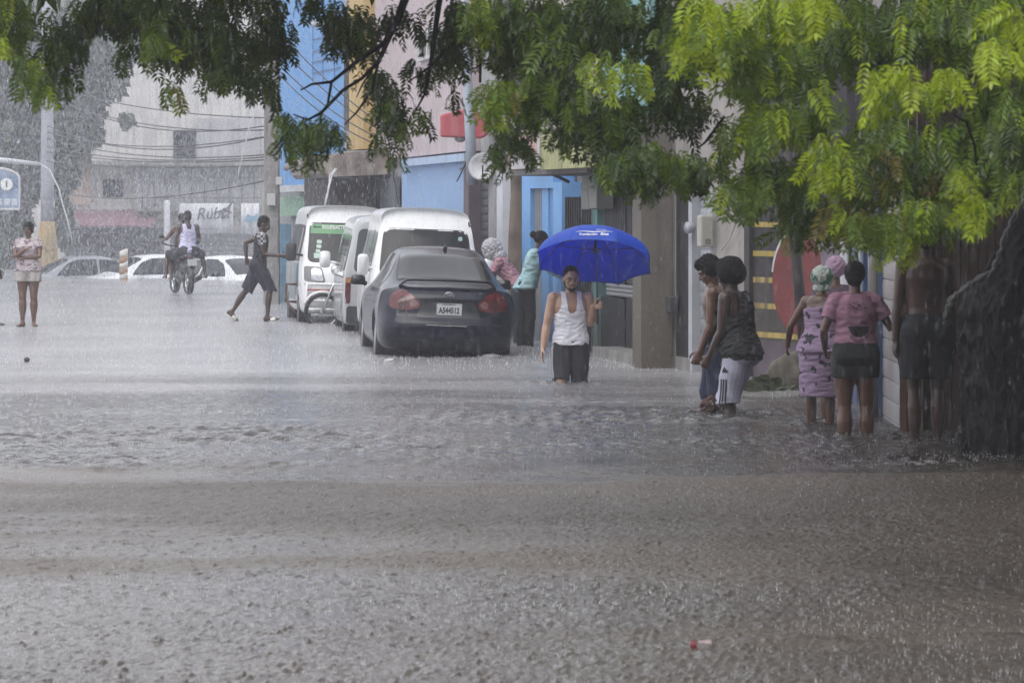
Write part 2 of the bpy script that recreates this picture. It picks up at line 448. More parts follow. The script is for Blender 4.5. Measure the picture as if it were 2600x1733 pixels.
def body_mesh(B, voxel=.007, hands=((.35, None), (.35, None)), feet=((0, 0), (0, 0)), show_feet=True):
    mb = MB()
    mb.loft(torso_rings(B, -.11, .505))
    for i in (0, 1):
        mb.ell(B.hip[i] - Vector((0, .035 * B.k, .0)), (.088 * B.k * B.leg_f, .10 * B.k * (1.05 if B.female else .9), .10 * B.k))
        mb.tube(*leg_pts(B, i, 0, 0, 2), n=14, round_ends=True)
        if show_feet: foot(mb, B, i, *feet[i])
        mb.ell(B.sho[i] - B.sp * .008, (.062 * B.k, .060 * B.k, .062 * B.k))
        mb.tube([B.neck - B.sp * .035 * B.k, B.sho[i]], [.052 * B.k, .046 * B.k], 12, True)   # trapezius
        mb.tube(*arm_pts(B, i), n=12, round_ends=True)
        c, pn = hands[i][0], hands[i][1]
        d = hands[i][2] if len(hands[i]) > 2 else B.da[1 + 2 * i]
        if pn is None: pn = (-1 if i == 0 else 1, .15, 0)
        hand(mb, B.wri[i], Vector(d), Vector(pn), 1 if i == 0 else -1, B.k * (.92 if B.female else 1.02), c)
    mb.ell(B.pel + B.sp * .425 * B.k - B.fw * .035 * B.k, (.135 * B.k, .075 * B.k, .085 * B.k)); mb.ell(B.pel + B.sp * .33 * B.k - B.fw * .03 * B.k, (.150 * B.k, .085 * B.k, .13 * B.k))
    if B.female:
        for s in (-1, 1): mb.ell(B.pel + B.sp * .34 * B.k + B.fw * .075 * B.k + B.sx * (s * .068 * B.k), (.062 * B.k, .06 * B.k, .062 * B.k))
    head_shape(mb, B)
    return fuse(mb, voxel, 6, .5)
def wrinkled(me, amp=.006, seed=1, zs=2.2, lo=.07, hi=.26):
    v = grab(me).copy(); nn = normals(me)
    p = v.astype(float).copy(); p[:, 2] *= zs
    a = sines(p, (14, lo, hi, seed)); a = np.abs(a) * -1 + .5
    put(me, v + nn * (a * amp)[:, None].astype(np.float32)); return me
def shirt_mesh(B, t0=-.05, t1=.492, sleeve=.55, grow=.016, seed=1, amp=.006, flare=.10, cap_s=.012, voxel=.008):
    mb = MB(); mb.loft(torso_rings(B, t0, t1, grow, flare=flare))
    if B.female:
        for s in (-1, 1): mb.ell(B.pel + B.sp * .335 * B.k + B.fw * .078 * B.k + B.sx * (s * .066 * B.k), (.074 * B.k, .070 * B.k, .076 * B.k))
    if sleeve:
        for i in (0, 1):
            mb.ell(B.sho[i] - B.sp * .012, (.058 * B.k + cap_s * .7, .056 * B.k + cap_s * .7, .058 * B.k + cap_s * .7))
            mb.tube([B.neck - B.sp * .03 * B.k, B.sho[i]], [.050 * B.k + .008, .046 * B.k + .014], 12)
            ps, rs = arm_pts(B, i, cap_s, 0, sleeve); rs = [r + cap_s * .8 * j / len(rs) for j, r in enumerate(rs)]
            mb.tube(ps, rs, 14)
    return wrinkled(fuse(mb, voxel, 3, .5), amp, seed)
def tank_mesh(B, t0=-.06, scoop=.30, grow=.012, seed=2, amp=.006, flare=.08, w_in=.058, w_out=.108, voxel=.006, back=.40):
    """sleeveless vest: a full shell, then neck scoop and arm holes cut away"""
    mb = MB(); mb.loft(torso_rings(B, t0, .50, grow, flare=flare))
    for i in (0, 1): mb.tube([B.neck - B.sp * .032 * B.k, B.sho[i]], [.050 * B.k + .010, .046 * B.k + .010], 12)
    me = wrinkled(fuse(mb, voxel, 3, .5), amp, seed)
    bm = bmesh.new(); bm.from_mesh(me); k = B.k; dead = []
    for f in bm.faces:
        c = f.calc_center_median() - B.pel; t = c.dot(B.sp) / k; u = abs(c.dot(B.sx)) / k; fr = c.dot(B.fw)
        lo = scoop if fr > 0 else back
        neck = t > lo + (u / w_in) ** 5 * (.50 - lo)
        arm = t > .29 and u > w_out + .050 * max(0, (.40 - t) / .11) ** 1.5
        if neck or arm: dead.append(f)
    bmesh.ops.delete(bm, geom=dead, context='FACES'); bm.to_mesh(me); bm.free(); return me
def shorts_mesh(B, top=.07, f1=.85, grow=.022, flare=.02, seed=3, amp=.006, voxel=.008):
    mb = MB(); mb.loft(torso_rings(B, -.10, top, grow * .7))
    for i in (0, 1):
        ps, rs = leg_pts(B, i, grow, 0.02, f1); rs = [r + flare * j / max(1, len(rs) - 1) for j, r in enumerate(rs)]
        mb.tube(ps, rs, 16)
        mb.ell(B.hip[i] - Vector((0, .035 * B.k, 0)), (.088 * B.k * B.leg_f + grow, .10 * B.k + grow, .10 * B.k + grow))
    return wrinkled(fuse(mb, voxel, 3, .5), amp * .8, seed, .7, .08, .3)
def hair_mesh(B, kind='short', seed=4, voxel=.006):
    mb = MB(); H = B.HM; L = lambda x, y, z: H @ Vector((x, y, z))
    M = H.to_3x3().normalized().to_4x4(); k = B.hk
    if kind in ('short', 'crop'):
        g = .007 if kind == 'crop' else .016
        mb.ell(L(0, -.024, .041), ((.073 + g) * k, (.088 + g) * k, (.082 + g) * k), M, 22, 12)
        mb.ell(L(0, -.055, -.015), ((.062 + g) * k, (.045 + g) * k, (.06 + g * .5) * k), M)
    elif kind == 'afro':
        for x, y, z, r in ((0, -.03, .05, .110), (.045, -.04, .02, .092), (-.045, -.04, .02, .092), (0, -.075, 0, .092), (0, .02, .078, .083), (0, -.065, .055, .094)):
            mb.ell(L(x, y, z), (r * k,) * 3, M, 16, 10)
    elif kind == 'curly':
        for x, y, z, r in ((0, -.02, .05, .095), (.035, -.03, .02, .08), (-.035, -.03, .02, .08), (0, .045, .078, .055), (0, -.06, .0, .075)):
            mb.ell(L(x, y, z), (r * k,) * 3, M, 16, 10)
    elif kind == 'bun':
        mb.ell(L(0, -.018, .032), (.088 * k, .106 * k, .098 * k), M, 22, 12); mb.ell(L(0, -.13, .05), (.05 * k, .048 * k, .05 * k), M)
    elif kind == 'tied':
        mb.ell(L(0, -.022, .030), (.092 * k, .106 * k, .104 * k), M, 22, 12); mb.ell(L(0, -.075, -.03), (.070 * k, .05 * k, .06 * k), M)
    me = fuse(mb, voxel, 2)
    v = grab(me).copy(); nn = normals(me); amp = {'afro': .0040, 'curly': .0055, 'crop': .0012}.get(kind, .0018)
    put(me, v + nn * (sines(v.astype(float), (24, .010, .028, seed)) * amp)[:, None].astype(np.float32)); return me
def face_parts(B, root, dark=True, beard=False, mat_hair=None):
    H = B.HM; k = B.hk; M = H.to_3x3().normalized().to_4x4(); L = lambda x, y, z: H @ Vector((x, y, z))
    for s in (-1, 1):
        MB().ell(L(s * .031, .078, -.002), (.0125 * k, .008 * k, .0065 * k), M).build('eye', pm('eye_white', (.24, .22, .20), .3, .02, bump=0), root, True)
        MB().ell(L(s * .031, .0845, -.002), (.0062 * k, .0050 * k, .0062 * k), M).build('pupil', pm('pupil', (.02, .012, .01), .2, .02, bump=0), root, True)
        MB().tube([L(s * .014, .093, .016), L(s * .031, .090, .022), L(s * .052, .074, .014)], [.0035, .005, .003], 6, True).build('eyebrow', mat_hair, root, True)
    MB().tube([L(-.024, .084, -.0612), L(0, .0945, -.0608), L(.024, .084, -.0612)], [.002, .0028, .002], 6, True).build('mouth', pm('lips', (.16, .06, .05), .5, .1, bump=0), root, True)
    if beard:
        mb = MB(); mb.ell(L(0, .056, -.094), (.036 * k, .034 * k, .026 * k), M)
        mb.tube([L(-.03, .080, -.070), L(-.022, .092, -.049), L(0, .0975, -.045), L(.022, .092, -.049), L(.03, .080, -.070)], [.004, .005, .0055, .005, .004], 6, True)
        mb.tube([L(-.066, -.01, -.03), L(-.060, .02, -.07), L(-.03, .055, -.10), L(.03, .055, -.10), L(.060, .02, -.07), L(.066, -.01, -.03)], [.004, .006, .008, .008, .006, .004], 6, True)
        link_mesh('beard', fuse(mb, .004, 2), mat_hair, root, True)
def person_root(label, x, ywater_d, yaw, group=None, z=0.0):
    return empty('person', (XW(x, ywater_d), ywater_d, z), R(yaw), label, 'person', group)
def bvh_of(me):
    return BVHTree.FromPolygons([v.co.copy() for v in me.vertices], [tuple(p.vertices) for p in me.polygons])
# ------------------------------------------------------------------ vehicles (local: +y front, +x right, z up, origin on the ground under the middle)
def interp(keys, y):
    """keys: list of (y, values...) sorted; smooth monotone interpolation"""
    for a, b in zip(keys, keys[1:]):
        if y <= b[0]: break
    t = max(0, min(1, (y - a[0]) / (b[0] - a[0]))); 
    return [a[i] + (b[i] - a[i]) * t for i in range(1, len(a))]
def smooth_keys(keys, n, passes=2):
    ys = np.linspace(keys[0][0], keys[-1][0], n)
    tab = np.array([interp(keys, y) for y in ys])
    for _ in range(passes):
        t2 = tab.copy(); t2[1:-1] = .25 * tab[:-2] + .5 * tab[1:-1] + .25 * tab[2:]; tab = t2
    return ys, tab
def spline_pts(pts, m):
    """open polyline -> m points along a soft curve"""
    p = np.array(pts, float)
    for _ in range(3):                                # corner cutting keeps the ends
        q = [p[0]]
        for a, b in zip(p, p[1:]): q += [a * .78 + b * .22, a * .22 + b * .78]
        q.append(p[-1]); p = np.array(q)
    s = np.r_[0, np.cumsum(np.linalg.norm(np.diff(p, axis=0), axis=1))]
    u = np.linspace(0, s[-1], m)
    return np.stack([np.interp(u, s, p[:, i]) for i in range(2)], 1)
def shell(section, keys, n_st, m, warp, mat, name, parent, passes=2, rings=7):
    """loft a half section (function of the interpolated values) along y, mirror it, close both ends with dense caps, then warp"""
    ys, tab = smooth_keys(keys, n_st, passes)
    rows = []
    for y, val in zip(ys, tab):
        h = spline_pts(section(*val), m)
        ring = [(x, y, z) for x, z in h] + [(-x, y, z) for x, z in h[-2:0:-1]]
        rows.append(np.array(ring))
    n = len(rows[0])
    def cap(r):
        c = np.array([0, r[0, 1], .5 * (r[:, 2].min() + r[:, 2].max())]); out = []
        for j in range(1, rings + 1):
            s = 1 - j / (rings + .4); q = r.copy(); q[:, 0] *= s; q[:, 2] = c[2] + (r[:, 2] - c[2]) * s; out.append(q)
        return out
    rows = cap(rows[0])[::-1] + rows + cap(rows[-1])
    v = np.concatenate(rows); v = warp(v)
    mb = MB(); k = len(rows)
    mb.v = [Vector(p) for p in v]
    for a in range(k - 1):
        for i in range(n):
            j = (i + 1) % n; mb.f.append((a * n + i, a * n + j, (a + 1) * n + j, (a + 1) * n + i))
    mb.f.append(tuple(range(n))[::-1]); mb.f.append(tuple(range((k - 1) * n, k * n)))
    me = mb.mesh(name)
    bm = bmesh.new(); bm.from_mesh(me); bmesh.ops.recalc_face_normals(bm, faces=bm.faces); bm.to_mesh(me); bm.free()
    o = link_mesh(name, me, mat, parent, True)
    return o, bvh_of(me)
def wheel(parent, x, y, z, r=.30, w=.19, steel=False, yaw=0.0, name='wheel'):
    M = Matrix.Translation((x, y, z)) @ Matrix.Rotation(yaw, 4, 'Z') @ Matrix.Rotation(math.pi / 2, 4, 'Y')
    t = MB().lathe([(r * .62, -w * .42), (r * .70, -w * .5), (r * .93, -w * .48), (r, -w * .33), (r * 1.003, 0), (r, w * .33), (r * .93, w * .48), (r * .70, w * .5), (r * .62, w * .42)], 32, M)
    o = t.build(name, pm('tyre', (.018, .018, .02), .55, .2, 30, .3, 90), parent, True)
    for s in (-1, 1):
        rim = MB().lathe([(r * .66, s * w * .47), (r * .60, s * w * .36), (r * .30, s * w * .30), (r * .12, s * w * .38), (.01, s * w * .38)], 24, M)
        for k in range(7):
            a = 6.283 * k / 7
            rim.box(r * .12, r * .62, -r * .05, r * .05, s * w * .33, s * w * .42, M @ Matrix.Rotation(a, 4, 'Z'))
        rim.build('rim', pm('alloy' if not steel else 'steel_rim', (.35, .36, .38) if not steel else (.08, .08, .085), .35, .15, 20, .1, metal=.7), o, True)
    return o
GLASS = lambda: pm('dark_glass', (.012, .014, .017), .12, .1, 3, .02, 60, spec=.25)
SKYGLASS = lambda: pm('sloping_glass', (.012, .014, .018), .15, .1, 3, .03, 60, spec=.45, coat=.15)
RUBBER = lambda: pm('rubber_trim', (.02, .02, .022), .5, .15, 20, .1)
CHROME = lambda: pm('chrome', (.62, .63, .65), .18, .08, 20, .03, metal=1)

def sedan(root, paint, detail=True):
    def sec(wl, wb, zs, zb, wr, zr):
        g = max(0.0, zr - zb)
        return [(0, zs), (wl * .86, zs), (wl, zs + .06), (wb + .012, .46 + (zb - .46) * .12), (wb + .008, zb - .16), (wb - .02, zb - .03), (wb - .055, zb + min(.02, g * .1)),
                (wb - .055 + (wr - wb + .03) * .6, zb + g * .55), (wr, zr - g * .14), (wr - .09, zr - g * .035), (wr * .45, zr + .004), (0, zr + .012)]
    #        y     wl   wb    zs   zb   wr   zr
    keys = [(-2.23, .66, .66, .30, .80, .45, .86), (-2.19, .74, .745, .24, .86, .50, .945), (-2.08, .79, .80, .21, .905, .54, .985), (-1.9, .81, .83, .20, .93, .57, 1.010),
            (-1.62, .82, .845, .20, .945, .58, 1.035), (-1.40, .82, .85, .19, .945, .575, 1.13), (-.95, .82, .85, .19, .94, .555, 1.36), (-.55, .82, .85, .19, .93, .555, 1.445), (-.1, .82, .85, .19, .92, .56, 1.468),
            (.35, .82, .85, .19, .91, .56, 1.44), (.8, .82, .85, .19, .90, .57, 1.25), (1.22, .82, .845, .19, .89, .60, .965), (1.5, .81, .84, .2, .86, .60, .91), (1.95, .78, .81, .22, .78, .56, .81), (2.2, .70, .74, .26, .68, .46, .70), (2.28, .60, .62, .32, .62, .40, .64)]
    def warp(v):
        y = v[:, 1].copy(); z = v[:, 2]; x = v[:, 0]
        wr_ = np.clip((-1.75 - y) / .4, 0, 1); wr_ = wr_ * wr_ * (3 - 2 * wr_)
        bump_ = np.exp(-((z - .46) / .15) ** 4) * -.085                      # bumper stands out
        lid = np.clip((z - .62) / .3, 0, 1) * .06
        v[:, 1] += wr_ * (bump_ + lid + .16 * (np.abs(x) / .8) ** 3)
        wf = np.clip((y - 1.8) / .4, 0, 1)
        v[:, 1] -= wf * (.22 * (np.abs(x) / .8) ** 2 + np.clip((z - .5), 0, 1) * .25)
        for yw in (-1.32, 1.28):                                              # wheel arches pressed in
            rr = np.hypot(y - yw, z - .31); k = (rr < .345) & (np.abs(x) > .55); v[k, 0] *= .78
        return v
    body, bvh = shell(sec, keys, 150, 56, warp, paint, 'body', root, 2, 14)
    G, RB = GLASS(), RUBBER()
    # rear window, over the slope
    def up_z(poly, name, mat, off=.004, par=body):
        vs, fs = grid_poly(poly, .05); return project(bvh, vs, fs, (0, 0, 3), (1, 0, 0), (0, 1, 0), (0, 0, -1), off, name, mat, par)
    rw = rpoly([(-.60, -1.52), (.60, -1.52), (.505, -.72), (-.505, -.72)], (.10, .10, .07, .07))
    up_z([(p[0] * 1.025, p[1] * 1.012 + .010) for p in rw], 'window_seal', RB, .003)
    up_z(rw, 'rear_window', SKYGLASS(), .007)
    up_z(rpoly([(-.62, 1.16), (.62, 1.16), (.52, .48), (-.52, .48)], .06), 'windscreen', G, .006)
    for s in (-1, 1):
        for nm, poly in (('rear_side_window', rpoly([(-1.20, .965), (-.34, .955), (-.34, 1.375), (-.80, 1.345), (-1.08, 1.12)], .05)), ('front_side_window', rpoly([(-.28, .955), (.86, .945), (.52, 1.27), (.22, 1.375), (-.28, 1.385)], .05))):
            vs, fs = grid_poly(poly, .06)
            project(bvh, vs, fs, (3 * s, 0, 0), (0, 1, 0), (0, 0, 1), (-s, 0, 0), .005, nm, G, body)
        mr = empty_part('wing_mirror', root)
        m = MB(); M = Matrix.Translation((s * .955, .62, 1.00)) @ Matrix.Rotation(R(-8 * s), 4, 'Z')
        pr = rpoly([(-.105, -.062), (.105, -.062), (.085, .066), (-.090, .066)], .045)
        m.loft([[M @ Vector((p[0] * q, yy, p[1] * q)) for p in pr] for yy, q in ((-.045, .94), (-.03, 1.0), (.02, .95), (.06, .7), (.075, .4))])
        m.tube([(s * .84, .66, .955), (s * .90, .64, .965)], [.03, .028], 8)
        MB_to(mr, m, pm('mirror_shell', (.012, .013, .018), .25, .1, 9, .02))
    for (x, y) in ((-.74, -1.32), (.74, -1.32), (-.74, 1.28), (.74, 1.28)): wheel(root, x, y, .30, .30, .19)
    if not detail: return body, bvh
    # tail lamps wrap the corner: laid on from a slanted direction
    for s in (-1, 1):
        D = Vector((-s * .42, 1, 0)).normalized(); U = Vector((D.y * s, -D.x * s, 0))
        out = rpoly([(-.235, .735), (-.10, .700), (.12, .725), (.175, .775), (.17, .86), (.10, .945), (-.02, .955), (-.14, .885), (-.25, .80)], .05)
        O = Vector((s * .60, -2.15, 0)) - D * 2.0
        vs, fs = grid_poly(out, .035)
        lamp = project(bvh, vs, fs, O, U, (0, 0, 1), D, .008, 'tail_lamp', pm('red_lens', (.095, .010, .012), .15, .4, 14, .08, 50, coat=.4), root)
        vs, fs = grid_poly(rpoly([(-.205, .755), (-.13, .738), (-.115, .81), (-.155, .845), (-.22, .80)], .03), .03)
        project(bvh, vs, fs, O, U, (0, 0, 1), D, .013, 'reversing_lens', pm('clear_lens', (.19, .10, .09), .12, .3, 30, .1, coat=.3), lamp)
        vs, fs = grid_poly(rpoly([(-.075, .722), (.005, .732), (.035, .79), (.01, .88), (-.06, .88), (-.085, .79)], .03), .03)
        project(bvh, vs, fs, O, U, (0, 0, 1), D, .012, 'brake_lens', pm('deep_red_lens', (.05, .004, .005), .12, .3, 40, .1, coat=.3), lamp)
        # rear quarter reflector on bumper, lid seam
    def back(poly, name, mat, off=.005, h=.05, par=root):
        vs, fs = grid_poly(poly, h); return project(bvh, vs, fs, (0, -5, 0), (1, 0, 0), (0, 0, 1), (0, 1, 0), off, name, mat, par)
    navy_dark = pm('lid_recess', (.008, .009, .016), .3, .1, 9, .03)
    rec = back(rpoly([(-.40, .625), (.40, .625), (.31, .835), (-.31, .835)], .04), 'plate_recess', navy_dark, .002, .05, body)
    back([(-.34, .832), (.34, .832), (.33, .853), (-.33, .853)], 'lid_grip', paint, .028, .05, body)
    for z in (.552, .345): back([(-.70, z), (.70, z), (.70, z + .006), (-.70, z + .006)], 'bumper_seam', RB, .003, .05, body)
    back([(-.28, .532), (.22, .530), (.22, .536), (-.28, .538)], 'bumper_scratch', pm('scratch', (.42, .42, .40), .6, .3, 60, .1), .004, .05, body)
    for s in (-1, 1): back([(s * .505, .56), (s * .512, .56), (s * .545, .92), (s * .538, .92)][::s], 'lid_seam', RB, .0095, .05, body)
    # number plate
    def plate_y(z): 
        h = bvh.ray_cast(Vector((0, -5, z)), Vector((0, 1, 0)))[0]; return h.y
    yp = plate_y(.73) - .018; ZP = .07
    pl = MB().box(-.155, .155, yp - .004, yp + .006, .585 + ZP, .735 + ZP).build('number_plate', pm('plate_paint', (.52, .53, .54), .45, .1, 20, .05), root, False, .003)
    fr = MB()
    for a in ((-.158, .158, .7332 + ZP, .7392 + ZP), (-.158, .158, .5808 + ZP, .5868 + ZP)): fr.box(a[0], a[1], yp - .010, yp + .004, a[2], a[3])
    for a in ((-.161, -.1542), (.1542, .161)): fr.box(a[0], a[1], yp - .010, yp + .004, .5868 + ZP, .7332 + ZP)
    fr.build('plate_frame', CHROME(), pl)
    def flat_text(t, size, y, cx, cz, mat, par, name, sx=1.0, bold=.004):
        vs, fs = text_mesh(t, size, 0, bold)
        m = MB(); m.add([(cx + u * sx, y, cz + v) for u, v in vs] , fs); m.build(name, mat, par)
    flat_text('A544512', .098, yp - .0062, 0, .643 + ZP, pm('plate_ink', (.02, .03, .05), .5, .1, bump=0), pl, 'plate_number', .70)
    flat_text('REPUBLICA DOMINICANA', .018, yp - .0062, 0, .716 + ZP, pm('plate_ink', (.02, .03, .05)), pl, 'plate_heading', .8, .0005)
    # three-oval emblem
    ye = plate_y(.90) - .004; ZE = .055
    em = MB()
    def oval(cx, cz, a, b, r): em.tube([(cx + a * math.cos(6.2832 * k / 28), ye - .004, ZE + cz + b * math.sin(6.2832 * k / 28)) for k in range(29)], r, 6)
    oval(0, .845, .058, .038, .0042); oval(0, .845, .017, .0345, .003); oval(0, .858, .038, .0145, .003)
    em.build('emblem', CHROME(), root, True)
    bd = MB()
    for k in range(2): bd.box(.365, .402, ye + .003, ye + .010, .925 + k * .016, .931 + k * .016)
    bd.build('badge', CHROME(), root)
    # boot spoiler on two feet
    sp = MB(); rings = []
    for i in range(25):
        u = -1 + 2 * i / 24; x = .60 * u; drop = max(0, abs(u) - .82) / .18
        yc, zc = -2.00 + .10 * u * u + drop * .10, 1.072 - .075 * drop ** 1.5 - .012 * u * u
        t = .022 * (1 - .3 * drop)
        rings.append([Vector((x, yc + dy, zc + dz)) for dy, dz in ((-.105, .006), (-.10, .020), (-.02, t + .004), (.07, .006), (.085, -.006), (.0, -.012), (-.09, -.008))])
    sp.loft(rings); sp.build('spoiler', paint, root, True)
    # shark fin aerial
    zf = bvh.ray_cast(Vector((0.06, -.62, 3)), Vector((0, 0, -1)))[0].z
    MB().loft([[Vector((.06 + w * math.cos(6.283 * k / 10), -.62 - (z * .35) + l * math.sin(6.283 * k / 10), zf + z)) for k in range(10)] for z, w, l in ((-.004, .018, .05), (.02, .030, .055), (.045, .018, .035), (.085, .003, .008))]).build('roof_aerial', RB, root, True)
    return body, bvh
def empty_part(name, root): return ('part', name, root)
def MB_to(spec, mb, mat): return mb.build(spec[1], mat, spec[2], True)

def microvan(root, paint, L=3.4, W=.74, Hh=1.89, lower=None, face=None):
    """cab-over microvan; returns body, bvh"""
    def sec(wl, wb, zs, wr, zr):
        return [(0, zs), (wl * .9, zs), (wl, zs + .05), (wb, .62), (wb, .98), (wb - .012, 1.06), (wr + .035, 1.50), (wr, zr - .14), (wr - .045, zr - .055), (wr - .16, zr - .012), (wr * .4, zr + .008), (0, zr + .012)]
    h = L / 2
    keys = [(-h, W * .93, W * .96, .26, W * .75, Hh - .06), (-h + .06, W * .97, W * .99, .24, W * .79, Hh - .01), (-h + .3, W * .98, W, .22, W * .81, Hh), (h - .45, W * .98, W, .22, W * .81, Hh), (h - .18, W * .97, W * .99, .22, W * .805, Hh - .015), (h - .05, W * .95, W * .97, .24, W * .83, Hh - .07), (h, W * .90, W * .93, .28, W * .78, Hh - .14)]
    def warp(v):
        y = v[:, 1].copy(); z = v[:, 2]; x = v[:, 0]
        wf = np.clip((y - (h - .9)) / .9, 0, 1); wf = wf ** 1.6
        prof = np.where(z < .95, .10 * np.clip((z - .55) / .4, 0, 1) ** 2 - .02 * np.exp(-((z - .42) / .14) ** 4), .10 + (z - .95) * .62)
        prof = np.where(z > 1.62, .10 + .67 * .62 + (z - 1.62) * 1.25, prof)
        v[:, 1] -= wf * (prof + .15 * (np.abs(x) / W) ** 3)
        wb = np.clip((-(h - .3) - y) / .3, 0, 1)
        v[:, 1] += wb * (.05 * (np.abs(x) / W) ** 3 + np.clip((z - 1.0), 0, 1) * .10)
        for yw in (-h + .62, h - .62):
            rr = np.hypot(y - yw, z - .27); k = (rr < .31) & (np.abs(x) > W * .7); v[k, 0] *= .80
        return v
    body, bvh = shell(sec, keys, 130, 60, warp, paint, 'body', root, 2, 14)
    return body, bvh
def side_pane(bvh, s, poly, name, mat, par, r=.05, off=.005):
    vs, fs = grid_poly(rpoly(poly, r), .07)
    return project(bvh, vs, fs, (3 * s, 0, 0), (0, 1, 0), (0, 0, 1), (-s, 0, 0), off, name, mat, par)
def front_pane(bvh, poly, name, mat, par, off=.005, h=.06):
    vs, fs = grid_poly(poly, h)
    return project(bvh, vs, fs, (0, 6, 0), (1, 0, 0), (0, 0, 1), (0, -1, 0), off, name, mat, par)
def back_pane(bvh, poly, name, mat, par, off=.005, h=.06):
    vs, fs = grid_poly(poly, h)
    return project(bvh, vs, fs, (0, -6, 0), (1, 0, 0), (0, 0, 1), (0, 1, 0), off, name, mat, par)
def van_mirror(root, s, y, x, z, mat, wide=.10, tall=.13):
    m = MB(); M = Matrix.Translation((s * x, y, z))
    pr = rpoly([(-wide, -tall), (wide, -tall), (wide, tall), (-wide, tall)], .06)
    m.loft([[M @ Vector((p[0] * q, yy, p[1] * q)) for p in pr] for yy, q in ((-.05, .9), (-.02, 1.0), (.03, .98), (.055, .75))])
    m.tube([(s * (x - .22), y - .05, z - .06), (s * (x - .05), y - .01, z - .03)], [.022, .02], 8)
    return m.build('wing_mirror', mat, root, True)

def motorbike(root, rider=True):
    """light motorcycle, +y front"""
    blk = pm('bike_black', (.02, .02, .022), .4, .2, 20, .1); ch = CHROME()
    for y, nm in ((.62, 'front_wheel'), (-.60, 'rear_wheel')):
        M = Matrix.Translation((0, y, .29)) @ Matrix.Rotation(math.pi / 2, 4, 'Y')
        t = MB().lathe([(.235, -.03), (.262, -.062), (.286, -.045), (.292, 0), (.286, .045), (.262, .062), (.235, .03)], 32, M)
        t.f.pop(); t.f.pop()
        w = t.build('wheel', pm('tyre', (.018, .018, .02)), root, True)
        rm = MB().lathe([(.236, -.022), (.222, -.018), (.222, .018), (.236, .022)], 32, M); rm.f.pop(); rm.f.pop()
        rm.lathe([(.035, -.05), (.04, 0), (.035, .05)], 12, M)
        for k in range(18):
            a = 6.283 * k / 18; rm.tube([M @ Vector((.03 * math.cos(a), .03 * math.sin(a), .03 * (-1) ** k)), M @ Vector((.225 * math.cos(a + .25), .225 * math.sin(a + .25), 0))], .003, 4)
        rm.build('rim', ch, w, True)
    f = MB()
    f.tube([(0, .30, .86), (0, .05, .55), (0, -.10, .35)], .03, 8); f.tube([(0, .25, .72), (0, -.30, .70), (0, -.75, .78)], .028, 8)
    f.tube([(0, -.05, .32), (0, -.6, .29)], .025, 8)
    f.build('frame', blk, root, True)
    MB().ell((0, .02, .38), (.15, .19, .15)).build('engine', pm('engine_metal', (.12, .12, .12), .4, .3, 30, .3, metal=.5), root, True)
    MB().ell((0, .14, .80), (.15, .24, .12)).build('fuel_tank', pm('bike_tank', (.16, .02, .02), .25, .1, 9, .03, coat=.5), root, True)
    sd = MB(); sd.ell((0, -.45, .58), (.15, .40, .15)); sd.ell((0, .30, .62), (.20, .10, .26)); sd.build('side_panel', blk, root, True)
    ex = MB(); ex.tube([(.13, .05, .26), (.17, -.3, .26), (.18, -.85, .36)], [.03, .045, .055], 10, True); ex.build('exhaust', blk, root, True)
    st = MB(); st.loft([[Vector((w * math.cos(6.283 * k / 12), y, .80 + .05 * math.sin(6.283 * k / 12))) for k in range(12)] for y, w in ((-.02, .08), (-.15, .13), (-.45, .14), (-.72, .11), (-.78, .05))])
    st.build('seat', RUBBER(), root, True)
    fk = MB()
    for s in (-1, 1): fk.tube([(s * .075, .36, .92), (s * .075, .62, .29)], .022, 8)
    fk.build('fork', ch, root, True)
    fd = MB(); fd.loft([[Vector((x, .62 + r_ * math.cos(a), .29 + r_ * math.sin(a))) for x, r_ in ((-.06, .30), (-.05, .325), (0, .335), (.05, .325), (.06, .30), (0, .312))] for a in [R(20 + 12 * i) for i in range(10)]])
    fd.build('front_mudguard', pm('bike_white', (.72, .72, .72), .3, .08, 9, .03), root, True)
    hb = MB(); hb.tube([(-.36, .22, 1.06), (-.22, .30, 1.02), (0, .34, .98), (.22, .30, 1.02), (.36, .22, 1.06)], .013, 8)
    for s in (-1, 1): hb.tube([(s * .37, .215, 1.062), (s * .26, .28, 1.03)], .02, 8, True); hb.tube([(s * .30, .27, 1.04), (s * .36, .26, 1.16)], .006, 6); hb.ell((s * .38, .25, 1.20), (.06, .015, .04))
    hb.build('handlebar', blk, root, True)
    MB().ell((0, .42, .95), (.085, .07, .085)).build('headlamp', ch, root, True)
    rr = MB(); rr.box(-.10, .10, -.93, -.915, .60, .74); rr.build('number_plate', pm('plate_paint', (.52, .53, .54)), root, False, .004)
    MB().ell((0, -.86, .78), (.07, .04, .035)).build('tail_lamp', pm('red_lens', (.20, .012, .012)), root, True)
    rm = MB(); rm.loft([[Vector((x, -.60 + r_ * math.cos(a), .29 + r_ * math.sin(a))) for x, r_ in ((-.075, .32), (-.06, .35), (0, .36), (.06, .35), (.075, .32), (0, .335))] for a in [R(60 + 12 * i) for i in range(10)]])
    rm.build('rear_mudguard', blk, root, True)
    return root
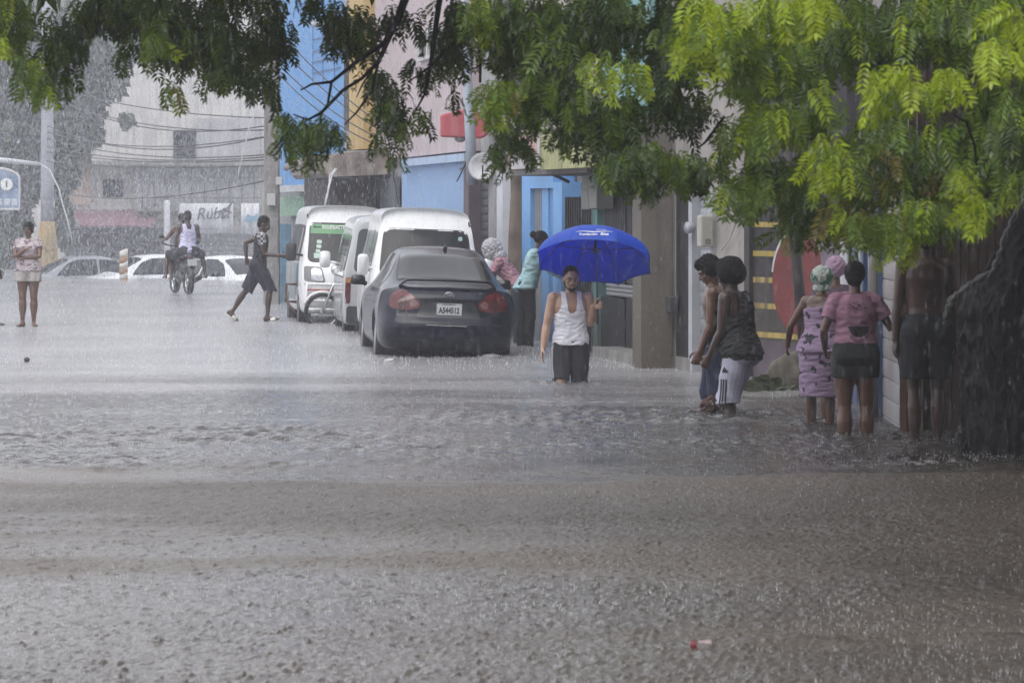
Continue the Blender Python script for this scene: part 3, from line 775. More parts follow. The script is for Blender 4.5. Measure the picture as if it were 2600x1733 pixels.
# ------------------------------------------------------------------ water and ground
def water_mat():
    m = bpy.data.materials.new('flood_water'); m.use_nodes = True
    n, l = m.node_tree.nodes, m.node_tree.links; b = n['Principled BSDF']
    tc = n.new('ShaderNodeTexCoord')
    def noise_n(sc, det, mp=None, rough=.55):
        t = n.new('ShaderNodeTexNoise'); t.inputs['Scale'].default_value = sc; t.inputs['Detail'].default_value = det; t.inputs['Roughness'].default_value = rough
        if mp:
            q = n.new('ShaderNodeMapping'); q.inputs['Scale'].default_value = mp; l.new(tc.outputs['Object'], q.inputs['Vector']); l.new(q.outputs[0], t.inputs['Vector'])
        else: l.new(tc.outputs['Object'], t.inputs['Vector'])
        return t
    big = noise_n(.35, 4)
    # far churn paled to imitate sky reflection, dark chop, brown silty shallows, grey near
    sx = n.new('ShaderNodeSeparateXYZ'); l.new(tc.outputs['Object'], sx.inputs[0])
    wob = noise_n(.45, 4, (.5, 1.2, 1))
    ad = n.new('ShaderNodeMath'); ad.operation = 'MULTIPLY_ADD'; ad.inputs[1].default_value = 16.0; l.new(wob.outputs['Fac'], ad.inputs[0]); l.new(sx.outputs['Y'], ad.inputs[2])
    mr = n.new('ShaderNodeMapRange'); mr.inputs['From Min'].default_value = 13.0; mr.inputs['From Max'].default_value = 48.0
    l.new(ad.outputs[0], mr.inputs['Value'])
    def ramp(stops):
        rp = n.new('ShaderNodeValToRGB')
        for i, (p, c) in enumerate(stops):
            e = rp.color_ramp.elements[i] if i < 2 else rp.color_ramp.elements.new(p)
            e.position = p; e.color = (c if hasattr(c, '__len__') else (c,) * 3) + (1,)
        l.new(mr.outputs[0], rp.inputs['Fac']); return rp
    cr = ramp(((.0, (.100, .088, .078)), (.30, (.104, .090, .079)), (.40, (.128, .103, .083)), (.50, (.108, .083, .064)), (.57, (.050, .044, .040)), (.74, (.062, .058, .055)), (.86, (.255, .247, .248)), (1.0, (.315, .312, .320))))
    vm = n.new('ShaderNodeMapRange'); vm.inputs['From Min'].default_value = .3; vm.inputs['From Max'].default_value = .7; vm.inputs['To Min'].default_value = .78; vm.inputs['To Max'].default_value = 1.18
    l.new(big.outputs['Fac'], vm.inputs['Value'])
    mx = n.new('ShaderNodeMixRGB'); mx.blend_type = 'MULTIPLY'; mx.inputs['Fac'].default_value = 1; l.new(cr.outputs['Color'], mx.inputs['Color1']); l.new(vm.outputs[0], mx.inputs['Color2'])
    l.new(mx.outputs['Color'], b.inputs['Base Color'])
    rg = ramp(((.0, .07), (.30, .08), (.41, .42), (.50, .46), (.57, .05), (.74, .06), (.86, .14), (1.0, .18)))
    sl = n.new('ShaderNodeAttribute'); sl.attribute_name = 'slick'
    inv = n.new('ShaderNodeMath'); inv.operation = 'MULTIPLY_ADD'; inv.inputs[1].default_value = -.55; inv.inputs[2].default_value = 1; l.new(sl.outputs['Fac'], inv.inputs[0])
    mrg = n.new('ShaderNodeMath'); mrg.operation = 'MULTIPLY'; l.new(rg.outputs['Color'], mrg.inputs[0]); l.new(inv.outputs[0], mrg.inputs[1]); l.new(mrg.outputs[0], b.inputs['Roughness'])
    b.inputs['IOR'].default_value = 1.33
    # ripples: small chop + drop rings
    ch = noise_n(9, 5, (1.0, .8, 1), .62)
    vo = n.new('ShaderNodeTexVoronoi'); vo.inputs['Scale'].default_value = 7.0; l.new(tc.outputs['Object'], vo.inputs['Vector'])
    sn = n.new('ShaderNodeMath'); sn.operation = 'SINE'; ml = n.new('ShaderNodeMath'); ml.operation = 'MULTIPLY'; ml.inputs[1].default_value = 26
    l.new(vo.outputs['Distance'], ml.inputs[0]); l.new(ml.outputs[0], sn.inputs[0])
    fo = n.new('ShaderNodeMapRange'); fo.inputs['From Min'].default_value = .55; fo.inputs['From Max'].default_value = .0; fo.inputs['To Max'].default_value = .22
    l.new(vo.outputs['Distance'], fo.inputs['Value'])
    rr = n.new('ShaderNodeMath'); rr.operation = 'MULTIPLY'; l.new(sn.outputs[0], rr.inputs[0]); l.new(fo.outputs[0], rr.inputs[1])
    fi = noise_n(42, 3)
    f2 = n.new('ShaderNodeMath'); f2.operation = 'MULTIPLY_ADD'; f2.inputs[1].default_value = .30; l.new(fi.outputs['Fac'], f2.inputs[0]); l.new(rr.outputs[0], f2.inputs[2])
    sm = n.new('ShaderNodeMath'); sm.operation = 'ADD'; l.new(f2.outputs[0], sm.inputs[0]); l.new(ch.outputs['Fac'], sm.inputs[1])
    bp = n.new('ShaderNodeBump'); l.new(inv.outputs[0], bp.inputs['Strength']); bp.inputs['Distance'].default_value = .022
    l.new(sm.outputs[0], bp.inputs['Height']); l.new(bp.outputs['Normal'], b.inputs['Normal'])
    return m
WADERS = [(XW(x, d), d) for x, d in ((1435, 35.5), (1470, 35.4), (1815, 30.7), (1850, 30), (1880, 29.9), (2080, 28.7), (2140, 27.2), (2200, 27.2), (2320, 26.5), (2390, 26.5), (2440, 24.7), (2500, 24.5), (2560, 24.5), (960, 41.6), (1290, 41.6), (1330, 45))]
def build_water():
    d = np.r_[np.linspace(3, 11.2, 40), np.arange(11.3, 20, .026), np.arange(20, 34, .036), 1 / np.linspace(1 / 34, 1 / 185, 330)]
    u = np.linspace(-1, 1, 821); wid = .27 * d[:, None] + .6
    X = u[None, :] * wid * (1 + 6 * np.abs(u[None, :]) ** 14); Y = np.repeat(d[:, None], 821, 1)
    p = np.stack([X.ravel(), Y.ravel() * 1.0, np.zeros(X.size)], 1)
    patch = np.clip(.62 + .55 * sines(p * (.6, 1, 1), (8, 1.5, 6, 14)), .12, 1.5)
    z = sines(p * (1, .8, 1), (34, .06, .16, 5)) * .0030 * patch + sines(p * (1, .8, 1), (12, .35, .9, 6)) * .0035 + sines(p, (8, 1.2, 3.5, 8)) * .005
    gate = np.exp(-((p[:, 1] - 28 - 1.3 * np.sin(p[:, 0] * .62 + .4) - .6 * np.sin(p[:, 0] * 1.9)) / 3.7) ** 4)                               # livelier chop over the kerb line by the tree
    gate2 = np.exp(-((p[:, 1] - 14.1) / .55) ** 2) * np.clip((p[:, 0] - .5) / .8, 0, 1)
    z += gate * sines(p * (1, .8, 1), (34, .09, .30, 9)) * .0135 * np.clip(.8 + .7 * sines(p * (.5, 1, 1), (8, 1.0, 4, 12)), .05, 2) + gate2 * sines(p * (.5, .9, 1), (8, .25, .5, 10)) * .016
    calm = np.exp(-((p[:, 1] - 23.8 - .55 * np.sin(p[:, 0] * .9) - .25 * np.sin(p[:, 0] * 2.6) - .10 * p[:, 0]) / .55) ** 2) * np.clip(.55 + .75 * np.sin(p[:, 0] * 1.7 + 1) + .3 * np.sin(p[:, 0] * 5.1), 0, 1)   # slick line where the current eases
    z *= np.clip(1.25 - p[:, 1] / 75, .15, 1) * (1 - .9 * calm)
    # every drop that has just struck: a little spike ringed by a trough
    rs = np.random.RandomState(17); N = 150000; nr, nc = X.shape
    bd = 1 / rs.uniform(1 / 46, 1 / 11.3, N); bu = rs.uniform(-.85, .85, N); bx = bu * (.27 * bd + .6); a = rs.uniform(.009, .021, N); hh = np.minimum(rs.gamma(2.0, .0020, N), .0070)
    ri, ci = np.searchsorted(d, bd), ((bu + 1) * .5 * (nc - 1)).astype(int)
    Z = z.reshape(nr, nc)
    for dr_ in range(-3, 4):
        for dc in range(-6, 7):
            R_, C_ = np.clip(ri + dr_, 0, nr - 1), np.clip(ci + dc, 0, nc - 1)
            q = ((X[R_, C_] - bx) ** 2 + (Y[R_, C_] - bd) ** 2) / a ** 2
            np.add.at(Z, (R_, C_), hh * (1 - q * .7) * np.exp(-q * .8) * (1 - .95 * calm.reshape(nr, nc)[R_, C_]))
    z = Z.ravel()
    for wx, wd in WADERS:                                                     # rings pushed out by legs and wheels
        rr = np.hypot(p[:, 0] - wx, (p[:, 1] - wd)); k = rr < 1.6
        z[k] += .016 * np.exp(-rr[k] / .55) * np.sin(rr[k] * 6.283 / .17)
    p[:, 2] = z
    nr, nc = X.shape; i = np.arange(nr * nc).reshape(nr, nc)
    q = np.stack([i[:-1, :-1].ravel(), i[:-1, 1:].ravel(), i[1:, 1:].ravel(), i[1:, :-1].ravel()], 1)
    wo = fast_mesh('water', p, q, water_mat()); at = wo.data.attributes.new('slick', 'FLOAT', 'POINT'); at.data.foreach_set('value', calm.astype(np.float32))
    tag(wo, kind='structure')
    g = MB(); g.add([(-170, -12, -.62), (170, -12, -.62), (170, 340, -.62), (-170, 340, -.62)], [(0, 1, 2, 3)])
    tag(g.build('ground', pm('mud', (.10, .085, .07), .9, .3, .5)), kind='structure')
build_water()
def build_splashes():
    N1, N2 = 24000, 26000
    r = nrs
    d = np.r_[1 / r.uniform(1 / 45, 1 / 11.2, N1), r.uniform(38, 100, N2)]
    x = r.uniform(-1, 1, len(d)) * (.19 * d + .5)
    n = len(d)
    hgt = r.gamma(1.8, .0038, n) + .004; hgt[N1:] *= 2.6
    rad = r.uniform(.0014, .0034, n) * np.where(d > 38, 1.9, 1) * np.clip(d / 22, .6, 1)
    lean = r.normal(0, .25, (n, 2)) * hgt[:, None]
    base = np.stack([x, d, np.zeros(n) - .004], 1)
    vs = []
    for k in range(3):
        a = 6.283 * k / 3 + r.uniform(0, 6, n); vs.append(base + np.stack([rad * np.cos(a), rad * np.sin(a), np.zeros(n)], 1))
    vs.append(base + np.stack([lean[:, 0], lean[:, 1], hgt + .004], 1))
    # a flying droplet above each crown
    dc = base + np.stack([lean[:, 0] * 1.8, lean[:, 1] * 1.8, hgt * r.uniform(1.1, 2.2, n)], 1); ds = rad * .75
    for o in ((1, 0, 0), (-.5, .87, 0), (-.5, -.87, 0), (0, 0, 1.2)): vs.append(dc + np.array(o)[None] * ds[:, None])
    V = np.stack(vs, 1).reshape(-1, 3)
    b = np.arange(n)[:, None] * 8
    T = np.concatenate([b + np.array(t)[None] for t in ((0, 1, 3), (1, 2, 3), (2, 0, 3), (4, 5, 7), (5, 6, 7), (6, 4, 7), (4, 6, 5))])
    tag(fast_mesh('rain_splash', V, T, pm('splash_water', (.78, .79, .82), .25, .05, 9, 0, alpha=.75), None, True, 3), kind='stuff')
build_splashes()
def build_rain():
    n = 38000; r = nrs
    d = r.uniform(9, 66, n) 
    x = r.uniform(-1, 1, n) * (.20 * d + .4); z = r.uniform(0.02, 1, n) * (1.9 + .075 * d)
    L = r.uniform(.025, .060, n); w = r.uniform(.0004, .0009, n) * (1 + d / 40)
    sl = np.stack([r.normal(.035, .02, n), r.normal(0, .02, n), np.ones(n)], 1)
    c = np.stack([x, d, z], 1)
    vs = [c + sl * L[:, None] * .5, c - sl * L[:, None] * .5]
    for k in range(3):
        a = 6.283 * k / 3; vs.append(c - sl * (L * .12)[:, None] + np.stack([w * math.cos(a), w * math.sin(a), 0 * w], 1))
    V = np.stack(vs, 1).reshape(-1, 3); b = np.arange(n)[:, None] * 5
    T = np.concatenate([b + np.array(t)[None] for t in ((0, 2, 3), (0, 3, 4), (0, 4, 2), (1, 3, 2), (1, 4, 3), (1, 2, 4))])
    # heavier squall down the street, drops oversized to imitate a haze veil
    m = 430000; d = r.uniform(52, 106, m); x = r.uniform(-1, 1, m) * (.185 * d); z = r.uniform(0, 1, m) ** 1.15 * (1.9 + .062 * d); L = r.uniform(.045, .085, m); w = r.uniform(.004, .0080, m)
    keep = (d - 52) / 27 > r.uniform(0, 1, m) - .10; d, x, z, L, w = d[keep], x[keep], z[keep], L[keep], w[keep]; m = len(d)
    c = np.stack([x, d, z], 1); sl = np.stack([r.normal(.05, .02, m), r.normal(0, .02, m), np.ones(m)], 1)
    vs = [c + sl * L[:, None] * .6]
    for k in range(3):
        a = 6.283 * k / 3; vs.append(c - sl * (L * .4)[:, None] + np.stack([w * math.cos(a), w * math.sin(a), 0 * w], 1))
    V2 = np.stack(vs, 1).reshape(-1, 3); b2 = 5 * n + np.arange(m)[:, None] * 4
    T2 = np.concatenate([b2 + np.array(t)[None] for t in ((0, 1, 2), (0, 2, 3), (0, 3, 1), (1, 3, 2))])
    o = fast_mesh('rain', np.concatenate([V, V2]), np.concatenate([T, T2]), pm('rain_water', (.80, .82, .86), .2, .03, 9, 0, alpha=.24), None, True, 3)
    o.data.materials.append(pm('squall_veil', (.70, .72, .77), .5, .03, 9, 0, alpha=.25, spec=.2))
    mi = np.zeros(len(o.data.polygons), np.int32); mi[len(T):] = 1; o.data.polygons.foreach_set('material_index', mi)
    tag(o, kind='stuff')
build_rain()

# ------------------------------------------------------------------ street front
class Front:
    """a wall line seen from (x0 px, d0) to (x1 px, d1); local x runs along it, y goes back, z up"""
    def __init__(s, x0, d0, x1, d1, name, label, cat='building', group=None):
        s.a = Vector((XW(x0, d0), d0, 0)); e = Vector((XW(x1, d1), d1, 0)); s.L = (e - s.a).length
        s.dir = (e - s.a).normalized(); s.rz = math.atan2(s.dir.y, s.dir.x)
        s.root = empty(name, s.a, s.rz, label, cat, group)
    def u(s, px, out=0.0):
        k = (px - 1300) / F_PX                              # x = k*y on the ray, met with the plane standing proud by out
        ax, ay = s.a.x + s.dir.y * out, s.a.y - s.dir.x * out
        return (k * ay - ax) / (s.dir.x - k * s.dir.y)
    def d(s, px, out=0.0): return s.a.y - s.dir.x * out + s.dir.y * s.u(px, out)
    def z(s, px, py, out=0.0): return ZW(py, s.d(px, out))
    def rect(s, x0, x1, yt, yb, out=.0, thick=.1, yref=None):
        """pixel rectangle -> (u0,u1,y0,y1,z0,z1); out = how far it stands proud of the wall line"""
        xm = (x0 + x1) / 2
        zb = -.5 if yb is None else s.z(xm, yb, out)
        return (s.u(x0, out), s.u(x1, out), -out, -out + thick, zb, s.z(xm, yt, out))
    def part(s, name, mat, *rects, parent=None, bevel=0.0, smooth=False):
        m = MB()
        for r in rects: m.box(*r)
        return m.build(name, mat, parent or s.root, smooth, bevel)
def slats(f, name, mat, x0, x1, yt, yb, out=.02, pitch=.11, depth=.007, parent=None):
    """roll-down shutter: curved slats as one mesh"""
    u0, u1, _, _, z0, z1 = f.rect(x0, x1, yt, yb, out)
    n = max(2, int((z1 - z0) / pitch)); prof = []
    for i in range(n):
        za = z0 + (z1 - z0) * i / n; h = (z1 - z0) / n
        prof += [(-out, za + .012), (-out - depth, za + h * .35), (-out - depth, za + h * .7), (-out, za + h * .97), (-out + .012, za + h * .99)]
    prof = prof + [(-out + .05, z1), (-out + .05, z0)]
    m = MB(); m.loft([[Vector((u, y, z)) for y, z in prof] for u in (u0, u1)])
    return m.build(name, mat, parent or f.root)
def bars(f, name, mat, x0, x1, yt, yb, n, out=.03, r=.012, rails=3, parent=None):
    u0, u1, _, _, z0, z1 = f.rect(x0, x1, yt, yb, out); m = MB()
    for i in range(n):
        u = u0 + (u1 - u0) * (i + .5) / n; m.box(u - r, u + r, -out, -out + 2 * r, z0, z1)
    for k in range(rails):
        z = z0 + (z1 - z0) * (k + .5) / rails if rails > 1 else z1
        m.box(u0, u1, -out + 2 * r + .002, -out + 3.4 * r, z - .02, z + .02)
    return m.build(name, mat, parent or f.root)

concrete = pm('grey_concrete', (.27, .26, .245), .85, .25, 3, .35, 30, streak=.55)
dkmetal = pm('dark_metal', (.030, .030, .034), .5, .3, 8, .2)
white_wall = pm('white_wall', (.55, .54, .54), .8, .15, 3, .2, streak=.5)

# far cross street ------------------------------------------------
f = Front(40, 112, 720, 112, 'apartment_building', 'beige two storey building across the flooded end of the street')
z = f.z
f.part('wall', pm('beige_wall', (.58, .565, .54), .85, .12, 1.5, .2, streak=.5), (f.u(40), f.u(740), 0, 6, -.5, 8.6))
f.part('upper_bay', pm('grey_wall', (.42, .42, .43), .85, .15, 1.5, .2, streak=.4), f.rect(345, 660, 420, 528, .5, .48), f.rect(500, 660, 300, 410, .25, .23))
f.part('floor_slab', concrete, f.rect(150, 700, 408, 420, .9, .88), f.rect(345, 660, 528, 536, .9, .88))
f.part('dark_window', GLASS(), f.rect(440, 497, 330, 402, .05, .05))
f.part('window', GLASS(), f.rect(262, 312, 455, 500, .05, .05))
f.part('orange_wall_panel', pm('orange_wall', (.46, .36, .28), .85, .12, 2), f.rect(165, 232, 430, 520, .12, .1))
bars(f, 'terrace_grille', pm('grille_grey', (.13, .13, .14), .6, .2), 345, 662, 425, 528, 10, .75, .03, 2)
u0, u1, _, _, zb, zt = f.rect(165, 400, 532, 572)
aw = MB(); aw.loft([[Vector((u, y, q)) for y, q in ((0, zt), (-1.5, zb), (-1.5, zb - .06), (0, zt - .06))] for u in np.linspace(u0, u1, 9)])
aw.build('awning', pm('faded_pink_awning', (.26, .135, .165), .8, .2, 1.2, .2, streak=.5), f.root)
slats(f, 'roller_shutter', pm('grey_shutter', (.22, .225, .235), .6, .12, 3), 430, 690, 592, 730, .06, .14)
slats(f, 'roller_shutter', pm('dark_shutter', (.085, .085, .095), .6, .12, 3), 165, 415, 578, 730, .05, .16)
def banner(x0, x1, y0, y1, d, label, words, blot=None):
    g = Front(x0, d, x1, d, 'banner', label, 'banner')
    u0, u1, _, _, zb, zt = g.rect(x0, x1, y0, y1)
    n = 14; m = MB(); rings = []
    for i in range(n + 1):
        u = u0 + (u1 - u0) * i / n; o = .05 * math.sin(i * 1.1) - .02
        rings.append([Vector((u, o, zb)), Vector((u, o * 1.4, (zb + zt) / 2)), Vector((u, o * .3, zt)), Vector((u, o * .3 + .02, zt)), Vector((u, o * 1.4 + .02, (zb + zt) / 2)), Vector((u, o + .02, zb))])
    m.loft(rings); m.build('cloth', pm('banner_white', (.66, .67, .69), .7, .06, 2, .1), g.root, True)
    ink = pm('banner_ink', (.10, .10, .12), .7, .1, bump=0)
    for t, size, px, py, sh in words:
        vs, fs = text_mesh(t, size, sh, .004)
        w = MB(); w.add([(g.u(px) + a * .9, -.10, g.z(px, py) + b + a * .03) for a, b in vs], fs); w.build('lettering', ink, g.root)
    if blot:
        for px, py, pts, c in blot:
            w = MB(); w.add([(g.u(px) + a, -.105, g.z(px, py) + b) for a, b in pts], [tuple(range(len(pts)))]); w.build('picture', c, g.root)
    return g
banner(455, 592, 516, 592, 108, 'white shop banner with grey script lettering above the riders', [('Rubia', .52, 541, 543, .25), ('____________', .12, 530, 577, 0)],
       [(575, 535, ((-.35, -.05), (0, .1), (.25, .35), (.1, .02), (.2, -.1), (-.05, -.02), (-.1, -.35), (-.16, -.06)), pm('banner_ink', (.10, .10, .12)))])
banner(612, 658, 516, 594, 107, 'narrow white banner with pale blue blot left of concrete pole', [], [(638, 552, ((-.25, -.1), (-.1, .12), (.05, .02), (.22, .14), (.26, -.08), (.0, -.16)), pm('banner_blue', (.22, .40, .52), .7, .2))])
# leftmost street furniture ----------------------------------------
def lathe_at(name, prof, loc, mat, label=None, cat=None, group=None, n=18, parent=None, kind=None):
    o = MB().lathe(prof, n).build(name, mat, parent, True); o.location = loc
    return tag(o, label, cat, group, kind)
pr = empty('utility_pole', (XW(120, 97), 97, 0), 0, 'pale grey round pole with a yellow painted base at left', 'utility pole')
lathe_at('shaft', [(.19, 1.45), (.185, 2.5), (.15, 9.0), (.02, 9.02)], (0, 0, 0), pm('pole_grey', (.27, .28, .31), .8, .12, 2, .2), parent=pr)
lathe_at('painted_base', [(.34, -.5), (.31, .2), (.27, 1.0), (.21, 1.45), (.18, 1.46)], (0, 0, 0), pm('yellow_paint', (.36, .24, .07), .7, .3, 2, .2, streak=.6), parent=pr)
sg = empty('street_sign', (XW(-12, 90), 90, 0), 0, 'blue arch topped board with a white number disc at left edge', 'sign')
SC = 90 / F_PX
arch = [(-62, -53)] + [(62, -53), (62, 25)] + [(62 * math.cos(R(a)), 25 + 26 * math.sin(R(a))) for a in range(10, 171, 20)] + [(-62, 25)]
Msg = Matrix.Translation((0, 0, ZW(478, 90))) @ Matrix.Rotation(R(90), 4, 'X') @ Matrix.Scale(SC, 4)
MB().prism(arch, 6, Msg).build('board', pm('sign_blue', (.10, .17, .30), .5, .25, 3, .1, c2=(.25, .32, .42)), sg)
rim = MB(); rim.tube([Msg @ Vector((p[0], p[1], 5)) for p in arch + arch[:1]], .035, 6); rim.build('frame', white_wall, sg)
disc = MB(); disc.lathe([(.1, 7), (15.5, 7), (15.5, 9), (.1, 9)], 24, Msg @ Matrix.Translation((30, 10, 0))); dd = disc.build('number_disc', pm('sign_white', (.72, .72, .70), .6, .05), sg)
vs, fs = text_mesh('1', 22, 0, .8); MB().add([Msg @ Vector((30 + a, 10 + b, 9.6)) for a, b in vs], fs).build('numeral', pm('sign_ink', (.05, .05, .06), .6), dd)
sq = MB()
for k in range(3): sq.box(4 + k * 19, 19 + k * 19, -44, -26, 6.2, 7.5, Msg)
sq.build('pictogram', pm('sign_pale', (.45, .50, .56), .6, .2), sg)
MB().box(-12, 2, -140, -53, 1, 5, Msg).box(-12, 2, -320, -140, 1, 5, Msg).build('post', dkmetal, sg)
am = MB(); am.tube([P(-60, 402, 92), P(20, 408, 92), P(100, 416, 94)], [.075, .07, .05], 10); am.build('lamp_arm', pm('white_enamel', (.58, .59, .62), .4, .05), None, True)
tag(bpy.data.objects['lamp_arm'], 'white horizontal tube reaching left from the yellow based pole', 'pipe')
m = MB(); m.tube([P(100, 416, 94), P(125, 430, 94), P(150, 480, 94), P(160, 522, 94), P(172, 560, 94), P(183, 610, 94)], .02, 6)
tag(m.build('hanging_cable', pm('white_enamel', (.58, .59, .62)), None, True), 'pale cable curving down from the white tube past dark foliage', 'cable')
lathe_at('bollard_post', [(.09, -.6), (.09, 2.0), (.075, 2.05), (.01, 2.07)], (XW(424, 100), 100, 0), pm('white_enamel', (.58, .59, .62)), 'slim white upright post left of the motorcycle riders', 'post')
bp_ = empty('barrier_post', (XW(314, 86), 86, 0), 0, 'orange and white striped barrier post in the flood', 'barrier')
for i in range(9):
    z0 = -.5 + i * .14
    MB().loft([[Vector((.105 * math.cos(6.283 * k / 16), .105 * math.sin(6.283 * k / 16), z0 + .05 * math.sin(6.283 * k / 16 + .8) + q)) for k in range(16)] for q in (0, .138)]).build('stripe', pm('stripe_orange', (.40, .22, .10), .6, .2) if i % 2 else pm('stripe_pale', (.62, .58, .50), .6, .15), bp_, True)
# concrete pole with its boxes -------------------------------------
cp = empty('utility_pole', (XW(690, 65), 65, 0), 0, 'thick square concrete pole behind the walking man', 'utility pole')
m = MB(); m.loft([[Vector((w * x, w * y, z)) for x, y in rpoly([(-1, -1), (1, -1), (1, 1), (-1, 1)], .2, 2)] for z, w in ((-.5, .150), (4, .138), (8.5, .115))]); m.build('shaft', concrete, cp)
MB().box(-.07, .09, -.26, -.152, ZW(522, 65), ZW(492, 65)).build('meter_box', pm('meter_grey', (.45, .45, .45), .5, .12), cp, bevel=.012)
MB().box(.10, .22, -.30, -.152, ZW(470, 65), ZW(450, 65)).build('junction_box', pm('meter_grey', (.45, .45, .45)), cp, bevel=.01)
bd = MB().box(-.18, .20, -.03, .03, -.5, ZW(568, 66)).build('blue_door', pm('washed_blue', (.13, .28, .40), .6, .25, 3, .2, streak=.5), None, bevel=.008, loc=(XW(712, 66.2), 66.2, 0))
tag(bd, 'faded blue door leaf standing beside the square concrete pole', 'door')
# blue building ------------------------------------------------------
f = Front(700, 79, 872, 71, 'tall_blue_building', 'tall bright blue building with grid lines behind the first van')
blue = pm('blue_paint', (.10, .30, .62), .75, .10, 1.2, .15, streak=.25, streak_c=(.22, .36, .55))
f.part('wall', blue, (0, f.L, 0, 5, f.z(780, 470), 8.8))
f.part('ground_floor_wall', pm('grey_panel', (.25, .26, .27), .8, .2, 2, .2), (0, f.L, .06, 5, -.5, f.z(780, 470)))
f.part('ledge', pm('ledge_white', (.50, .52, .53), .8, .15, 2), f.rect(700, 775, 470, 487, .5, .5))
f.part('shop_band', pm('mint_paint', (.24, .40, .28), .75, .15, 2, .15), f.rect(700, 776, 500, 548, .3, .36))
f.part('pier', pm('dark_blue_grey', (.09, .11, .16), .7, .2), f.rect(774, 786, 470, 560, .35, .4))
f.part('column', blue, f.rect(786, 846, 466, 720, .2, .26))
cl = MB()
for px in (795, 821, 850): u = f.u(px); cl.box(u - .014, u + .014, -.014, 0, f.z(820, 215), 8.4)
for py in (95, 125, 153, 181): 
    zz = f.z(820, py); cl.box(f.u(795), f.u(866), -.026, -.0145, zz - .014, zz + .014)
cl.build('window_grille', pm('grille_blue', (.05, .13, .30), .6, .1), f.root)
lathe_at('roof_drain', [(.07, -.7), (.07, .1)], (f.u(832), -.25, f.z(832, 62)), white_wall, parent=f.root).rotation_euler = (R(90), 0, R(30))
# yellow pier + pink building ---------------------------------------
f = Front(872, 70.8, 928, 67.5, 'yellow_trim_building', 'narrow house front with a yellow ochre pier beside blue building')
f.part('wall', pm('grey_plaster', (.33, .33, .33), .85, .2, 2, .2, streak=.5, grime=.75), (0, f.L, .0, 4, -.5, 8.5))
f.part('yellow_pier', pm('ochre_paint', (.55, .38, .13), .8, .15, 2, .2, streak=.3), f.rect(886, 922, -60, 380, .25, .25))
f.part('window', GLASS(), f.rect(873, 885, 160, 330, .02, .06))
f = Front(928, 67.4, 1182, 55, 'pink_building', 'pale pink building with a rusty canopy and light blue roller door')
f.part('wall', pm('pink_plaster', (.50, .42, .43), .85, .10, 1.5, .2, streak=.35, streak_c=(.25, .22, .22), grime=.75), (0, f.L, 0, 5, f.z(1100, 392), 8.3))
f.part('ground_floor_wall', pm('grey_plaster', (.33, .33, .33)), (0, f.u(1018), .1, 5, -.5, f.z(1100, 392)))
f.part('light_blue_front', pm('sky_blue_paint', (.27, .42, .66), .7, .08, 1.5, .1, streak=.2, streak_c=(.3, .36, .48), grime=.45), (f.u(1018), f.L, .02, 5, -.5, f.z(1100, 412)))
f.part('lintel', pm('lintel_blue', (.38, .48, .64), .75, .1, grime=.75), f.rect(1016, 1178, 397, 416, .12, .22))
f.part('window', GLASS(), f.rect(1062, 1106, 84, 140, .01, .08))
wf = MB()
for r_ in (f.rect(1058, 1110, 76, 84, .06, .1), f.rect(1058, 1110, 140, 150, .08, .12), f.rect(1058, 1063, 84, 140, .06, .1), f.rect(1081, 1085, 84, 140, .05, .05), f.rect(1105, 1110, 84, 140, .06, .1)): wf.box(*r_)
wf.build('window_frame', white_wall, f.root)
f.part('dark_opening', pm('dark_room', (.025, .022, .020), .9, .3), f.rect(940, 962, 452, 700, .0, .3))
f.part('door', pm('door_grey', (.12, .13, .15), .6, .2), f.rect(965, 1004, 450, 700, .02, .08))
can = MB(); ua, ub = f.u(928) - 2.4, f.u(992)
zc = [f.z(950, 396), f.z(950, 412), f.z(950, 452)]
can.loft([[Vector((u, y, zz)) for y, zz in ((-.05, zc[0] + .12), (-1.1 + .1 * math.sin(i * 1.7), zc[0]), (-1.25, zc[1] - .05 * (i % 2)), (-1.22, zc[2] + .08), (-1.1, zc[2]), (-.05, zc[2] + .05))] for i, u in enumerate(np.linspace(ua, ub, 9))])
can.build('canopy', pm('rusty_sheet', (.16, .10, .065), .75, .35, 3, .4, 25, streak=.6, c2=(.30, .26, .23)), f.root)
bw = MB(); bw.box(ua, f.u(960), -.95, -.05, -.5, zc[2]); bw.build('stall_wall', pm('stall_dark', (.07, .06, .055), .8, .4, 2), f.root)
cw = MB(); cw.tube([(ua - .02, -1.18, zc[1] - .02), (ua - .22, -1.3, zc[1] - .06)], .07, 10); cw.build('gutter_spout', concrete, f.root, True)
# red hood on the pink wall and its round lamp
rh = empty('wall_hood', (XW(1190, 53.5), 53.5, 0), R(-62), 'faded red metal hood on the wall behind the galvanised pole', 'hood')
q = lambda px, py: ((px - 1190) * 53.5 / F_PX * 1.0, ZW(py, 53.5))
hood_poly = [q(1118, 292), q(1180, 278), q(1240, 290), q(1240, 342), q(1222, 352), q(1118, 348)]
Mh = Matrix.Rotation(R(62), 4, 'Z') @ Matrix.Translation((0, .15, 0)) @ Matrix.Rotation(R(90), 4, 'X')
MB().prism(hood_poly, .3, Mh).build('hood', pm('faded_red', (.46, .07, .09), .6, .2, 3, .15, streak=.4, streak_c=(.5, .3, .3)), rh, bevel=.03)
MB().ell((Mh @ Vector((q(1168, 352)[0], q(1168, 352)[1], .15))), (.09, .09, .06)).build('lamp', pm('lamp_grey', (.32, .31, .33), .4, .2), rh, True)
gp = MB(); gp.tube([P(1199, 470, 52), P(1192, 300, 52), P(1180, 80, 52), P(1176, -40, 52)], [.085, .08, .075, .07], 14)
tag(gp.build('light_pole', pm('galvanised', (.42, .47, .54), .4, .12, 4, .1, metal=.4), None, True), 'leaning galvanised steel pole in front of the red hood', 'pole')
